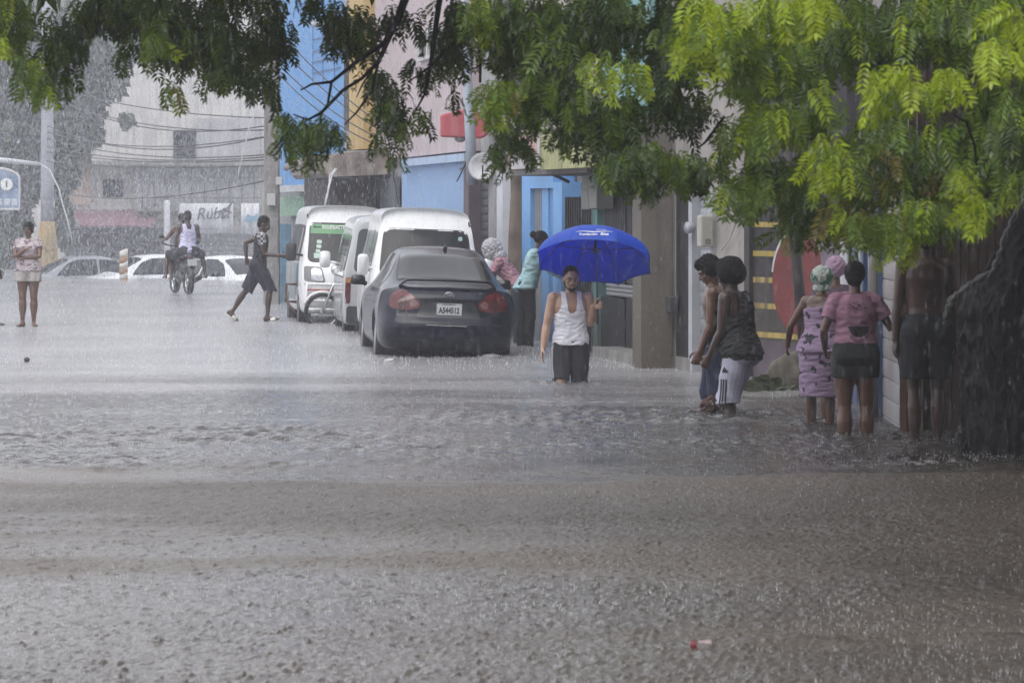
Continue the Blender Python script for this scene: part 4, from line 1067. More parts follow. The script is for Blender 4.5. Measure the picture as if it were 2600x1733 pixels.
tk = empty('satellite_dish', (XW(1226, 51.5), 51.5, ZW(424, 51.5)), 0, 'round whitish dish on the wall above the grey gates', 'dish')
Md = Matrix.Rotation(R(78), 4, 'X') @ Matrix.Rotation(R(-12), 4, 'Y')
MB().lathe([(.005, -.06), (.10, -.05), (.17, -.02), (.215, .03), (.218, .036), (.17, -.008), (.1, -.036), (.005, -.045)], 28, Md).build('reflector', pm('dish_white', (.50, .50, .52), .6, .2, 6, .1), tk, True)
MB().tube([(0, -.02, -.2), (0, -.25, -.05), (0, -.3, .02)], .012, 8).build('feed_arm', dkmetal, tk, True)
# gates beside the brown post
f = Front(1182, 54.8, 1278, 51, 'gated_shopfront', 'narrow shopfront of dark slatted gates right of the light blue door')
f.part('wall', pm('grey_plaster', (.33, .33, .33)), (0, f.L, .25, 4, f.z(1230, 415), 6.5))
f.part('corner_post', pm('maroon_post', (.09, .06, .08), .6, .2), f.rect(1177, 1190, 410, None, .15, .2))
f.part('jamb', pm('pale_jamb', (.40, .42, .46), .7, .1), f.rect(1190, 1197, 412, None, .1, .2))
slats(f, 'gate', pm('gate_dark', (.05, .052, .06), .5, .2, 6), 1198, 1240, 425, None, -.05, .12)
f.part('grey_pilaster', pm('pilaster_grey', (.30, .295, .31), .85, .15, 2, .2, grime=.75), f.rect(1240, 1258, 420, None, .1, .3))
f.part('white_downpipe', pm('pvc_white', (.55, .56, .60), .5, .08), f.rect(1261, 1276, 425, None, .22, .14))
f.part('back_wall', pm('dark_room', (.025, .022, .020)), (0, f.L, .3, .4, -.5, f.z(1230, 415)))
wp = MB(); pts = []
for i in range(12): pts.append((.012 * math.sin(i * 2.1), .01 * math.cos(i * 1.3), -.5 + i * .62))
wp.tube(pts, [.135 - .003 * i + .006 * math.sin(i * 3) for i in range(12)], 14)
wpo = wp.build('utility_pole', pm('wet_brown_wood', (.13, .095, .07), .7, .35, 3, .5, 22, streak=.5, c2=(.21, .165, .13)), None, True, loc=(XW(1303, 49.8), 49.8, 0))
tag(wpo, 'weathered brown wooden pole left of the blue doorway', 'utility pole')
# blue doorway house with balcony
f = Front(1322, 48.2, 1502, 43.6, 'balcony_house', 'house with bright blue doorway and stained yellow green balcony')
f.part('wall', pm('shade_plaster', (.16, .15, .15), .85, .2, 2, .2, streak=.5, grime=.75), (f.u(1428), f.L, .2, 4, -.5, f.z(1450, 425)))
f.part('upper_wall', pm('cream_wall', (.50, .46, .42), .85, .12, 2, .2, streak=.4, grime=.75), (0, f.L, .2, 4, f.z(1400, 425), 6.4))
db = pm('door_blue', (.16, .38, .72), .6, .1, 2, .1, streak=.2, streak_c=(.25, .4, .6), grime=.45)
f.part('door_surround', db, f.rect(1325, 1346, 435, None, .06, .3), f.rect(1404, 1427, 462, None, .06, .3), f.rect(1346, 1404, 435, 478, .058, .3))
dl_ = pm('door_leaf_blue', (.09, .26, .56), .55, .12, 3, .1, grime=.75)
f.part('door', dl_, f.rect(1346, 1360, 478, None, -.02, .05), f.rect(1392, 1404, 478, None, -.02, .05))
f.part('door', db, f.rect(1375, 1392, 478, None, .0, .05))
f.part('steel_grille', pm('grille_pale', (.30, .31, .33), .5, .15), *[f.rect(1358 + k * 4.6, 1359.6 + k * 4.6, 478, None, .012, .02) for k in range(4)])
f.part('white_hinges', white_wall, *[f.rect(1348, 1352, y, y + 8, .015, .02) for y in (505, 520, 540, 556, 600)])
f.part('balcony_parapet', pm('balcony_yellow', (.40, .40, .17), .85, .25, 1.6, .4, 18, streak=.9, streak_c=(.07, .07, .06), c2=(.46, .46, .24)), f.rect(1370, 1488, 336, 428, 1.0, .14))
f.part('parapet_return', white_wall, f.rect(1298, 1370, 392, 428, .9, .14))
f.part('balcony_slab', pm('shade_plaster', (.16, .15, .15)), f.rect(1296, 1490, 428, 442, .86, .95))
f.part('roof_band', pm('cream_wall', (.50, .46, .42)), f.rect(1296, 1490, 296, 332, .95, .3))
f.part('curtain', pm('pink_curtain', (.55, .36, .32), .8, .3, 14, .3), f.rect(1316, 1366, 336, 394, .3, .03))
f.part('white_post', white_wall, f.rect(1364, 1371, 332, 428, .98, .08))
f.part('poster', pm('red_poster', (.48, .10, .10), .7, .4, 6), f.rect(1396, 1432, 258, 294, .2, .03))
f.part('poster', pm('red_poster', (.48, .10, .10)), f.rect(1306, 1336, 258, 296, .2, .03))
bars(f, 'iron_gate', dkmetal, 1432, 1472, 500, None, 7, .12, .014, 4)
bars(f, 'iron_gate', dkmetal, 1474, 1498, 530, None, 4, .12, .014, 3)
f.part('pale_pilaster', pm('pale_cream', (.48, .47, .43), .8, .15, 2, .2), f.rect(1478, 1499, 440, None, .02, .2))
f.part('meter_cabinet', pm('cabinet_grey', (.27, .28, .26), .6, .2, 4), f.rect(1476, 1494, 480, 532, .3, .2), f.rect(1495, 1514, 462, 530, .34, .22), bevel=.012)
m = MB(); m.tube([(f.u(1487), -.95, f.z(1487, 345)), (f.u(1488), -.98, f.z(1488, 400)), (f.u(1493), -.6, f.z(1493, 430)), (f.u(1503), -.3, f.z(1503, 462))], .022, 8); m.build('conduit', dkmetal, f.root, True)
# turquoise house
f = Front(1502, 43.5, 1624, 40.8, 'turquoise_house', 'house front with turquoise surround and dark barred door')
tq = pm('turquoise_paint', (.20, .40, .41), .7, .12, 2, .15, streak=.35, grime=.75)
f.part('wall', tq, (0, f.L, .12, 4, f.z(1560, 438), 6.2))
f.part('door_jamb', tq, f.rect(1502, 1516, 438, None, .05, .18), f.rect(1615, 1623, 438, None, .05, .18), f.rect(1560, 1566, 438, 475, .05, .1))
f.part('inner_jamb', pm('teal_dark', (.10, .22, .24), .7, .15), f.rect(1516, 1524, 480, None, .0, .1))
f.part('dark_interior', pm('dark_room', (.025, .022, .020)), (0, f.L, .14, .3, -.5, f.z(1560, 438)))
bars(f, 'barred_door', pm('bar_grey', (.10, .10, .115), .45, .2), 1532, 1588, 482, 640, 13, .03, .011, 2)
bars(f, 'barred_door', pm('bar_grey', (.10, .10, .115)), 1592, 1614, 470, 640, 6, .03, .011, 2)
slats(f, 'louvre_panel', pm('louvre_grey', (.26, .26, .28), .5, .15), 1540, 1612, 722, 755, .01, .05)
f.part('door_panel', pm('door_black', (.035, .035, .04), .5, .25, 5), f.rect(1526, 1586, 640, 720, .0, .06), f.rect(1526, 1586, 756, None, .0, .06), f.rect(1590, 1614, 640, 720, .01, .06), f.rect(1590, 1614, 756, None, .01, .06))
f.part('door_lintel', dkmetal, f.rect(1526, 1614, 466, 482, .04, .08))
f.part('step', concrete, f.rect(1505, 1620, 890, None, .35, .34))
# column + shop with roller shutter + tan house
f = Front(1624, 40.6, 1750, 38.2, 'concrete_column_house', 'house end with a wide bare concrete column and dark side panel')
f.part('column', pm('brown_concrete', (.150, .135, .115), .85, .2, 2.5, .35, 26, streak=.5, grime=.75), f.rect(1606, 1628, 300, None, .42, .36))
f.part('column_edge', pm('pale_edge', (.42, .40, .37), .8, .1, 3), f.rect(1690, 1704, 300, None, .055, .055))
f.part('dark_panel', dkmetal, f.rect(1717, 1748, 430, 905, .0, .2))
f.part('wall', pm('tan_plaster', (.36, .33, .31), .85, .10, 2, .2, streak=.3, grime=.75), (0, f.L, .25, 4, -.5, 6.2))
f.part('switch_box', pm('box_dark', (.06, .06, .065), .5, .2), f.rect(1690, 1700, 752, 795, .13, .10), bevel=.01)
f.part('threshold', concrete, f.rect(1716, 1750, 908, None, .06, .06))
f = Front(1750, 38.1, 1892, 36.9, 'tan_shop_house', 'tan plastered shop with a pale grey roller shutter and meter')
f.part('wall', pm('tan_plaster', (.36, .33, .31)), (f.u(1806), f.L, .0, 4, -.5, 6.0), (0, f.u(1806), .0, 4, f.z(1780, 490), 6.0))
slats(f, 'roller_shutter', pm('shutter_white', (.46, .48, .52), .5, .10, 4, .05, streak=.3, grime=.45), 1756, 1804, 492, None, -.05, .15, .006)
f.part('shutter_rail', pm('rail_pale', (.40, .41, .44), .5, .1), f.rect(1748, 1757, 480, None, .06, .12), f.rect(1804, 1809, 480, None, .04, .1))
mt = f.part('electricity_meter', pm('meter_cream', (.42, .41, .36), .55, .15, 5), f.rect(1768, 1780, 546, 628, .2, .16), bevel=.02)
MB().lathe([(.002, -.10), (.05, -.09), (.062, -.04), (.066, 0)], 20, Matrix.Translation((f.u(1776), -.16, f.z(1776, 578))) @ Matrix.Rotation(R(90), 4, 'X')).build('meter_glass', pm('meter_glass', (.35, .37, .40), .15, .1, bump=0), mt, True)
MB().box(f.u(1780, .2) - .004, f.u(1780, .2) + .006, -.15, -.08, f.z(1790, 620, .2), f.z(1790, 606, .2)).build('meter_label', pm('label_grey', (.25, .24, .22), .5, .3, 30), mt)
f.part('upper_window', GLASS(), f.rect(1768, 1790, 400, 440, .02, .05))
m = MB(); m.tube([(f.u(1888), -.04, f.z(1888, 520)), (f.u(1884), -.06, f.z(1884, 560)), (f.u(1862), -.05, f.z(1862, 608)), (f.u(1842), -.05, f.z(1842, 636))], .008, 6); m.build('wall_cable', white_wall, f.root, True)
# striped wall with red disc
f = Front(1892, 36.8, 2150, 34.9, 'painted_wall', 'black wall with yellow stripes and a big red painted disc', 'wall')
f.part('wall', pm('black_paint', (.018, .018, .021), .75, .35, 3, .3, 30, streak=.7, streak_c=(.09, .07, .08), c2=(.03, .027, .032), grime=.75), (0, f.L, 0, .25, -.5, 3.6))
yl = pm('stripe_yellow', (.43, .32, .075), .7, .2, 6, .2, 40, streak=.5, streak_c=(.06, .055, .05))
f.part('yellow_stripe', yl, f.rect(1912, 2100, 564, 577, .004, .006)); f.part('yellow_stripe', yl, f.rect(1911, 1998, 637, 651, .004, .006))
worn = pm('stripe_worn', (.45, .33, .10), .8, .25, 8, .2, streak=1.0, streak_c=(.05, .045, .05))
f.part('yellow_stripe', worn, f.rect(1911, 1985, 704, 718, .004, .006)); f.part('yellow_stripe', worn, f.rect(1912, 1990, 770, 784, .004, .006)); f.part('yellow_stripe', worn, f.rect(1914, 2075, 846, 860, .004, .006))
f.part('base_band', pm('purple_grey', (.12, .09, .11), .85, .3, 3, .2, streak=.5), f.rect(1905, 2148, 872, None, .003, .005))
cu_, cz_ = f.u(2030), f.z(2030, 716); rr_ = .555
ringm = Matrix.Translation((cu_, -.005, cz_)) @ Matrix.Rotation(R(90), 4, 'X')
MB().lathe([(.001, 0), (rr_, 0), (rr_, .004), (.001, .004)], 56, ringm).build('red_disc', pm('red_paint', (.175, .030, .028), .7, .2, 4, .25, 40, streak=.6, streak_c=(.16, .06, .07)), f.root)
rg = MB(); A = [R(a) for a in range(25, 171, 5)]
rg.loft([[ringm @ Vector((q * math.cos(a), q * math.sin(a), zz)) for q, zz in ((rr_ - .012, .004), (rr_ + .022, .004), (rr_ + .022, .007), (rr_ - .012, .007))] for a in A]); rg.build('white_rim', pm('rim_white', (.6, .6, .58), .7, .2, 8, streak=.7), f.root)
f.part('grey_panel', pm('lilac_wash', (.20, .17, .20), .8, .3, 3, .2, streak=.5), f.rect(2084, 2132, 560, 900, .02, .015))
f.part('white_panel', pm('panel_white', (.55, .55, .57), .7, .08, 3, streak=.35), f.rect(2132, 2150, 540, 900, .03, .02))
f.part('corner_post', pm('post_dark', (.05, .045, .045), .7, .2), f.rect(1889, 1902, 400, None, .05, .3))
lp = MB(); lp.tube([P(2044, 900, 34), P(2026, 700, 34), P(2014, 560, 34), P(2008, 480, 34), P(1998, 300, 34)], [.06, .058, .055, .052, .05], 10)
tag(lp.build('leaning_post', pm('post_brown', (.05, .042, .04), .6, .3, 5, .3), None, True), 'dark leaning post before the red painted disc', 'post')
# rock with weeds
def rock(px, py, d, sx, sy, sz, seed, label):
    me = fuse(MB().ell((0, 0, 0), (sx, sy, sz), None, 24, 14).ell((sx * .35, 0, sz * .7), (sx * .55, sy * .7, sz * .45)), .03, 2)
    v = grab(me).copy(); nn = normals(me); v += nn * (sines(v.astype(float), (20, .12, .5, seed)) * .035)[:, None].astype(np.float32); put(me, v)
    o = link_mesh('rock', me, pm('mossy_rock', (.075, .065, .05), .85, .35, 5, .6, 25, c2=(.13, .115, .09)), None, True); o.location = (XW(px, d), d, 0)
    return tag(o, label, 'rock')
rock(2012, 960, 34.2, .26, .3, .36, 3, 'squat mossy rock at the foot of the leaning post')
wd = MB(); r_ = random.Random(5)
for i in range(120):
    a, b = r_.gauss(0, .17), r_.gauss(0, .1); h = r_.uniform(.04, .17) * math.exp(-abs(a) * 2.2); w = .008
    wd.add([(a - w, b, -.02), (a + w, b, -.02), (a + r_.gauss(0, .06) + w * .4, b + r_.gauss(0, .04), h * .8), (a + r_.gauss(0, .08), b, h)], [(0, 1, 2), (0, 2, 3)])
tag(wd.build('weeds', pm('weed_green', (.055, .068, .03), .6, .3, 9), None, loc=(XW(1958, 34), 34, 0)), kind='stuff')
# blue and pale shutters seen almost edge on
f = Front(2162, 33.2, 2232, 29.9, 'blue_shop', 'shop with dark blue roller shutter behind the woman in pink')
f.part('frame', pm('frame_navy', (.05, .09, .20), .5, .2), f.rect(2162, 2176, 520, None, .08, .25), f.rect(2184, 2192, 520, None, .05, .2))
f.part('white_post', white_wall, f.rect(2177, 2183, 520, None, .07, .1))
slats(f, 'roller_shutter', pm('shutter_blue', (.10, .17, .33), .5, .12, 4, .05), 2193, 2229, 560, None, -.02, .21, .004)
f.part('wall', pm('tan_plaster', (.36, .33, .31)), (0, f.L, .15, 2, -.5, 5.8))
f = Front(2232, 29.8, 2284, 28, 'pale_shop', 'shop with pale pinkish slatted shutter by the wooden posts')
lathe_at('steel_post', [(.045, -.5), (.045, 3.2)], (f.u(2234), -.06, 0), pm('post_steel', (.40, .39, .37), .4, .1, metal=.3), parent=f.root)
slats(f, 'roller_shutter', pm('shutter_pinkish', (.46, .39, .37), .55, .15, 1.4, .05, c2=(.44, .45, .47)), 2242, 2284, 560, None, -.02, .165, .003)
f.part('wall', pm('tan_plaster', (.36, .33, .31)), (0, f.L, .15, 2, -.5, 5.8))
f = Front(2285, 27.9, 3600, 27.2, 'timber_house', 'dark brown timber boarded house front under the tree')
wood = pm('brown_timber', (.19, .10, .05), .65, .3, 4, .4, 20, streak=.5)
f.part('door_post', wood, f.rect(2286, 2302, 480, None, .22, .2), f.rect(2306, 2322, 480, None, .18, .2))
f.part('pale_post', pm('pale_timber', (.33, .26, .17), .7, .25, 5, .3), f.rect(2330, 2343, 480, None, .15, .12))
bo = MB(); n_ = 58; u0, u1 = f.u(2285), f.L
for i in range(n_):
    a = u0 + (u1 - u0) * i / n_; b = u0 + (u1 - u0) * (i + 1) / n_ - .008
    bo.box(a, b, .0 + .006 * (i % 3), .06, -.5, 5.2)
bo.build('board_wall', pm('dark_boards', (.085, .050, .036), .75, .35, 3, .4, 22), f.root)
f.part('small_notice', pm('notice_pale', (.36, .33, .30), .7, .2), f.rect(2332, 2348, 606, 640, .19, .02))

# overhead cables ------------------------------------------------------
ck = pm('cable_black', (.03, .03, .033), .6, .1)
def cable(a, b, sag, r=.014, label='thin dark overhead cable sagging across the hazy street', grp='overhead cables over the street'):
    m = MB(); a, b = Vector(a), Vector(b)
    m.tube([a.lerp(b, t) - Vector((0, 0, sag * 4 * t * (1 - t))) for t in np.linspace(0, 1, 13)], r, 5)
    tag(m.build('overhead_cable', ck, None, True), label, 'cable', grp)
for ya, yb, sg_ in ((215, 300, .2), (232, 318, .5), (246, 330, .3), (335, 345, .3), (350, 392, .25), (372, 398, .2), (408, 420, .1), (318, 345, .45), (385, 405, .15)):
    cable(P(118, ya, 97), P(688, yb, 65), sg_)
cable(P(150, 490, 97), P(690, 455, 65), .25)
for (xa, ya, xb, yb) in ((690, 60, 1010, 345), (690, 100, 990, 345), (690, 145, 960, 350), (690, 170, 940, 360)):
    cable(P(xa, ya, 64.8), P(xb, yb, 62), .15, .012, 'dark service cable slanting down across the blue and pink walls', 'service cables on the blue house')
for (xa, ya, xb, yb) in ((1205, 350, 1160, 460), (1205, 380, 1168, 430), (975, 340, 1005, 470), (985, 345, 1012, 520)):
    cable(P(xa, ya, 52.2 if xa > 1100 else 60), P(xb, yb, 54 if xa > 1100 else 60), .05, .012, 'loose cable hanging against the pink wall', 'loose cables on the pink wall')
# running water from the roofs
def stream(pts, rad, label, n=4, seed=1):
    m = MB(); r_ = random.Random(seed)
    for s in range(n):
        o = [(r_.gauss(0, rad * .7), r_.gauss(0, rad * .7), 0) for _ in pts]
        m.tube([Vector(p) + Vector(q) for p, q in zip(pts, o)], [rad * r_.uniform(.3, .7) for _ in pts], 6)
    for s in range(60):
        i = r_.randrange(len(pts) - 1); p = Vector(pts[i]).lerp(Vector(pts[i + 1]), r_.random())
        m.ell(p + Vector((r_.gauss(0, rad * 1.5), r_.gauss(0, rad), r_.gauss(0, rad))), (rad * .15, rad * .15, rad * .3), None, 5, 3)
    tag(m.build('water_jet', pm('jet_water', (.80, .82, .85), .15, .05, 9, 0, alpha=.5), None, True), label, 'water jet')
stream([P(851, 428, 62.5), P(843, 445, 62.4), P(836, 470, 62.3), P(828, 500, 62.2), P(824, 530, 62.2)], .018, 'white water pouring from the rusty canopy onto the van', 6, 2)
stream([P(664, 200, 66), P(658, 245, 66), P(645, 290, 66), P(632, 330, 66), P(620, 380, 66), P(606, 430, 66), P(598, 480, 66)], .013, 'thin broken jet of roof water left of the concrete pole', 3, 3)

# splashing at the foot of walls, columns and legs
def foot_splash():
    r = np.random.RandomState(31); V, T = [], []
    spots_ = [(x, d, .16, 34) for x, d in ((1435, 35.4), (1470, 35.3), (1815, 30.5), (1850, 29.8), (1880, 29.7), (2085, 28.5), (2140, 27), (2200, 27), (2320, 26.3), (2390, 26.3))]
    spots_ += [(x, 42.2 - (x - 1500) * .0165, .14, 26) for x in range(1505, 1720, 14)] + [(x, 24.6, .2, 30) for x in range(2430, 2600, 30)]
    for px, d, sp, n in spots_:
        for k in range(n):
            h = abs(r.normal(0, .022)); w = r.uniform(.002, .0055); c = np.array([XW(px, d) + r.normal(0, sp), d + r.normal(0, sp * .6), h])
            b = len(V) * 4; V.append(c + np.array([(w, 0, -w), (-w * .5, w, -w), (-w * .5, -w, -w), (r.normal(0, w), 0, w * 1.6)])); T += [(b, b + 1, b + 3), (b + 1, b + 2, b + 3), (b + 2, b, b + 3), (b, b + 2, b + 1)]
    tag(fast_mesh('wall_splash', np.concatenate(V), np.array(T), MATS['splash_water'], None, True, 3), kind='stuff')
foot_splash()
# unseen house rows added behind and beside the camera to cut low light
hb = empty('added_house_row', (0, -9, 0), 0, 'unseen row of grey houses added behind the viewer to darken reflections', 'building')
MB().box(-45, 45, -6, 0, -.6, 8.2).build('wall', pm('row_plaster', (.16, .155, .15), .85, .25, 1.2, .2, streak=.5), hb)
wm_ = MB()
for i in range(15): wm_.box(-42 + i * 6, -40 + i * 6, -.02, .06, 1.0, 3.0); wm_.box(-42 + i * 6, -40.4 + i * 6, -.02, .06, 5, 6.6)
wm_.build('window', GLASS(), hb)
hr = empty('added_house_row', (7.4, -8, 0), R(90), 'unseen row of dark houses added right of the tree to shade the trunk', 'building')
MB().box(0, 34.5, -5, 0, -.6, 7.5).build('wall', pm('row_brown', (.10, .085, .075), .85, .25, 1.2, .2, streak=.5), hr)
# ------------------------------------------------------------------ trees
def leaf_mat(name, c, tr):
    m = bpy.data.materials.new(name); m.use_nodes = True
    n, l = m.node_tree.nodes, m.node_tree.links; b = n['Principled BSDF']
    g = n.new('ShaderNodeNewGeometry'); h = n.new('ShaderNodeHueSaturation')
    h.inputs['Color'].default_value = c + (1,)
    mr = n.new('ShaderNodeMapRange'); mr.inputs['To Min'].default_value = .55; mr.inputs['To Max'].default_value = 1.45
    l.new(g.outputs['Random Per Island'], mr.inputs['Value']); l.new(mr.outputs[0], h.inputs['Value'])
    mh = n.new('ShaderNodeMapRange'); mh.inputs['To Min'].default_value = .485; mh.inputs['To Max'].default_value = .515
    l.new(g.outputs['Random Per Island'], mh.inputs['Value']); l.new(mh.outputs[0], h.inputs['Hue'])
    l.new(h.outputs[0], b.inputs['Base Color']); b.inputs['Roughness'].default_value = .38; b.inputs['Specular IOR Level'].default_value = .5
    t = n.new('ShaderNodeBsdfTranslucent'); t.inputs['Color'].default_value = tuple(min(1, v * 1.3) for v in c) + (1,)
    mx = n.new('ShaderNodeMixShader'); mx.inputs[0].default_value = tr
    l.new(b.outputs[0], mx.inputs[1]); l.new(t.outputs[0], mx.inputs[2])
    l.new(mx.outputs[0], n['Material Output'].inputs['Surface'])
    return m
LM = {'young': leaf_mat('young_leaf', (.31, .395, .012), .34), 'mid': leaf_mat('green_leaf', (.125, .193, .015), .34), 'dark': leaf_mat('old_leaf', (.058, .098, .020), .26), 'dry': leaf_mat('yellowing_leaf', (.20, .165, .04), .25)}
def pinnate(rs, npair=9):
    """one compound leaf in unit length hanging along -z from the origin; triangles (n,3,3)"""
    t = np.linspace(.14, 1.0, npair); bend = rs.uniform(.12, .5); az = rs.uniform(-.4, .4)
    ax = np.stack([az * t * (1 - t) * .6, bend * (t - t * t * .75), -t * (1 - .12 * bend)], 1)
    tri = []
    for i in range(npair):
        for s in (-1, 1):
            L = (.235 + .07 * math.sin(math.pi * min(1, t[i] * .85))) * rs.uniform(.85, 1.12); W = L * .175
            ang = R(rs.uniform(46, 66)); d = np.array([s * math.sin(ang), rs.uniform(-.12, .25), -math.cos(ang)]); d /= np.linalg.norm(d)
            nrm = np.cross(d, np.array([0, 1, 0.]) + rs.normal(0, .18, 3)); nrm /= np.linalg.norm(nrm)
            up = np.cross(nrm, d)
            b = ax[i]; tip = b + d * L + np.array([0, 0, -.04]); mid = b + d * (L * .45)
            l_, r_ = mid + nrm * W + up * .02, mid - nrm * W + up * .02
            tri += [(b, l_, tip), (b, tip, r_)]
    d = np.array([0, .1, -1.0]); b = ax[-1]
    tri += [(b, b + d * .1 + np.array([.05, 0, 0]), b + d * .24), (b, b + d * .24, b + d * .1 - np.array([.05, 0, 0]))]
    w = .006
    for i in range(npair - 1):
        a, c = ax[i], ax[i + 1]; o = np.array([w, 0, 0]); tri += [(a - o, a + o, c)]
    return np.array(tri)
_rs = np.random.RandomState(3)
PROTO = [pinnate(_rs, k) for k in (6, 7, 7, 8, 8, 9, 8, 7)]
LEAVES = {k: [] for k in LM}
def spray(kind, pos, L, n_rs, face=.75):
    """place leaves: pos (n,3), L (n)"""
    n = len(pos)
    for j in range(n):
        pr = PROTO[n_rs.randint(len(PROTO))]
        yaw = n_rs.normal(math.pi, .7) if n_rs.rand() < face else n_rs.uniform(0, 6.28)     # upper leaf face out of the crown, mostly
        tilt, roll = n_rs.normal(.1, .28), n_rs.normal(0, .35)
        M = (Matrix.Rotation(yaw, 3, 'Z') @ Matrix.Rotation(roll, 3, 'Y') @ Matrix.Rotation(tilt, 3, 'X'))
        LEAVES[kind].append(pr.reshape(-1, 3) @ np.array(M).T * L[j] + pos[j])
def cluster(cx, cy, rx, ry, d, dr, mix, layers=4.0, leaf=92, seed=0, top=False):
    """foliage clump whose middle is seen at (cx,cy); rx, ry in photo pixels, dr its half depth in metres"""
    rs = np.random.RandomState(seed + int(cx * 7 + cy * 13))
    leaf = leaf * .90
    n = int(max(5, math.pi * rx * ry / (leaf * leaf * .42) * layers * (2.0 if cx > 1150 else 1.5)))
    a = rs.normal(size=(n, 3)); a /= np.linalg.norm(a, axis=1)[:, None]; a *= rs.uniform(0, 1, n)[:, None] ** .45
    S = d / F_PX; c = P(cx, cy, d)
    pos = np.array(c)[None] + a * np.array([rx * S, dr, max(ry - leaf * .35, 12) * S])
    pos[:, 2] += leaf * .45 * S
    if cx > 1780: mix = dict(mix); mix['young'] = mix.get('young', 0) + .10; mix['mid'] = mix.get('mid', 0) + .35
    ks = [k for k in mix]; w = np.array([mix[k] for k in ks], float); w /= w.sum(); pick = rs.choice(len(ks), n, p=w)
    for i, k in enumerate(ks):
        q = pick == i; spray(k, pos[q], leaf * S * rs.uniform(.75, 1.2, q.sum()), rs)
DK = {'dark': 1, 'mid': .5}; MD = {'mid': 1, 'dark': .8}; MY = {'mid': 1, 'young': .25, 'dark': .35}; YG = {'young': 1, 'mid': .2}; BR = {'dry': .6, 'mid': .8, 'dark': .5}
C = cluster
# left skirt
C(25, 60, 70, 130, 18, .5, MY, 5, 80); C(75, 190, 40, 85, 17.5, .3, MY, 3.5, 80); C(110, 245, 24, 42, 17.4, .2, {'young': .7, 'mid': 1}, 3, 76)
C(5, 130, 18, 50, 17.2, .2, YG, 3, 76)
C(160, 130, 62, 115, 18.5, .4, DK, 4.5, 78); C(140, 215, 34, 48, 18.3, .25, DK, 3.5, 76); C(225, 60, 45, 70, 19, .4, DK, 3.5, 78)
C(330, 50, 75, 70, 19, .5, DK, 5, 80); C(312, 150, 12, 42, 18.6, .15, DK, 2, 66); C(280, 20, 60, 40, 19, .5, DK, 5, 80); C(345, 130, 26, 36, 18.7, .2, DK, 2.5, 70)
C(430, 90, 75, 110, 18.3, .5, {'mid': 1, 'dark': 1, 'young': .08}, 5, 80); C(395, 130, 30, 60, 17.7, .25, MY, 3, 78); C(440, 230, 26, 50, 18, .2, {'mid': .8, 'dry': .3, 'young': .3}, 2.2, 76)
C(520, 110, 70, 115, 18.5, .5, MD, 5, 80); C(600, 130, 80, 105, 18.6, .5, DK, 5, 80); C(560, 200, 50, 40, 18.2, .3, DK, 3.5, 74); C(655, 215, 38, 65, 18.4, .3, DK, 3.5, 76); C(690, 240, 26, 45, 18.4, .2, DK, 2.6, 74); C(700, 90, 55, 85, 18.8, .4, DK, 4.5, 78)
C(480, 10, 260, 40, 18.6, .6, MD, 4, 80)
# middle, thin twigs with gaps
C(855, 60, 60, 75, 19, .4, DK, 4, 76); C(915, 90, 55, 85, 19, .4, DK, 4, 76); C(870, 125, 20, 30, 18.9, .2, DK, 2.2, 66); C(790, 20, 40, 35, 19, .4, DK, 3, 76)
C(795, 345, 72, 62, 18.2, .35, {'dark': 1, 'mid': .6}, 4.6, 66); C(740, 380, 30, 55, 18.1, .2, DK, 2.6, 64); C(790, 420, 18, 42, 18.1, .15, DK, 2.4, 62); C(845, 350, 28, 32, 18.2, .2, DK, 3, 62); C(730, 310, 30, 34, 18.2, .2, DK, 2.6, 62)
C(985, 260, 60, 90, 18.7, .3, {'dark': 1, 'mid': .35}, 3.0, 70); C(955, 195, 30, 45, 18.7, .2, DK, 2.4, 66); C(1010, 330, 42, 45, 18.5, .2, DK, 2.8, 66); C(1070, 300, 30, 50, 18.5, .2, DK, 1.8, 72); C(960, 350, 18, 40, 18.5, .15, {'mid': 1, 'dark': .6}, 2.2, 64); C(1012, 400, 15, 36, 18.5, .12, DK, 2, 62)
C(1020, 60, 60, 60, 19, .4, DK, 2.3, 72); C(1060, 190, 34, 60, 18.8, .3, DK, 2, 70)
C(1150, 100, 62, 130, 18.6, .4, DK, 4.6, 78); C(1120, 190, 30, 60, 18.6, .2, DK, 2.6, 72); C(1165, 255, 22, 35, 18.6, .15, DK, 2, 68)
# centre right
C(1240, 60, 60, 90, 17.6, .5, MY, 4.5, 88); C(1205, 30, 26, 60, 17.2, .3, {'young': .8, 'mid': 1}, 3, 84); C(1330, 70, 90, 110, 17.6, .6, MD, 5, 90); C(1300, 130, 60, 70, 17.8, .4, MD, 3.5, 84)
C(1265, 255, 62, 60, 17.2, .3, {'mid': 1, 'young': .4, 'dry': .15}, 3.6, 80); C(1240, 290, 30, 40, 17, .2, {'young': .55, 'mid': 1}, 3, 78); C(1345, 235, 60, 70, 17.5, .4, MD, 4, 82); C(1360, 300, 50, 40, 17.4, .3, {'mid': 1, 'dry': .3}, 3, 74)
C(1292, 350, 44, 40, 17.4, .25, DK, 3.2, 66); C(1275, 420, 22, 42, 17.4, .15, DK, 2.4, 64); C(1330, 390, 24, 48, 17.4, .15, DK, 2.2, 64); C(1262, 390, 20, 40, 17.4, .15, DK, 2.4, 64)
C(1430, 120, 90, 140, 17.6, .6, MD, 5, 92); C(1450, 260, 75, 90, 17.4, .5, MD, 4.5, 86); C(1440, 350, 40, 42, 17.3, .2, DK, 2.6, 72); C(1545, 180, 50, 70, 16.2, .25, {'young': 1, 'mid': .35}, 2.6, 100); C(1600, 190, 36, 60, 16.2, .2, {'young': .9, 'mid': .5}, 2.2, 98)
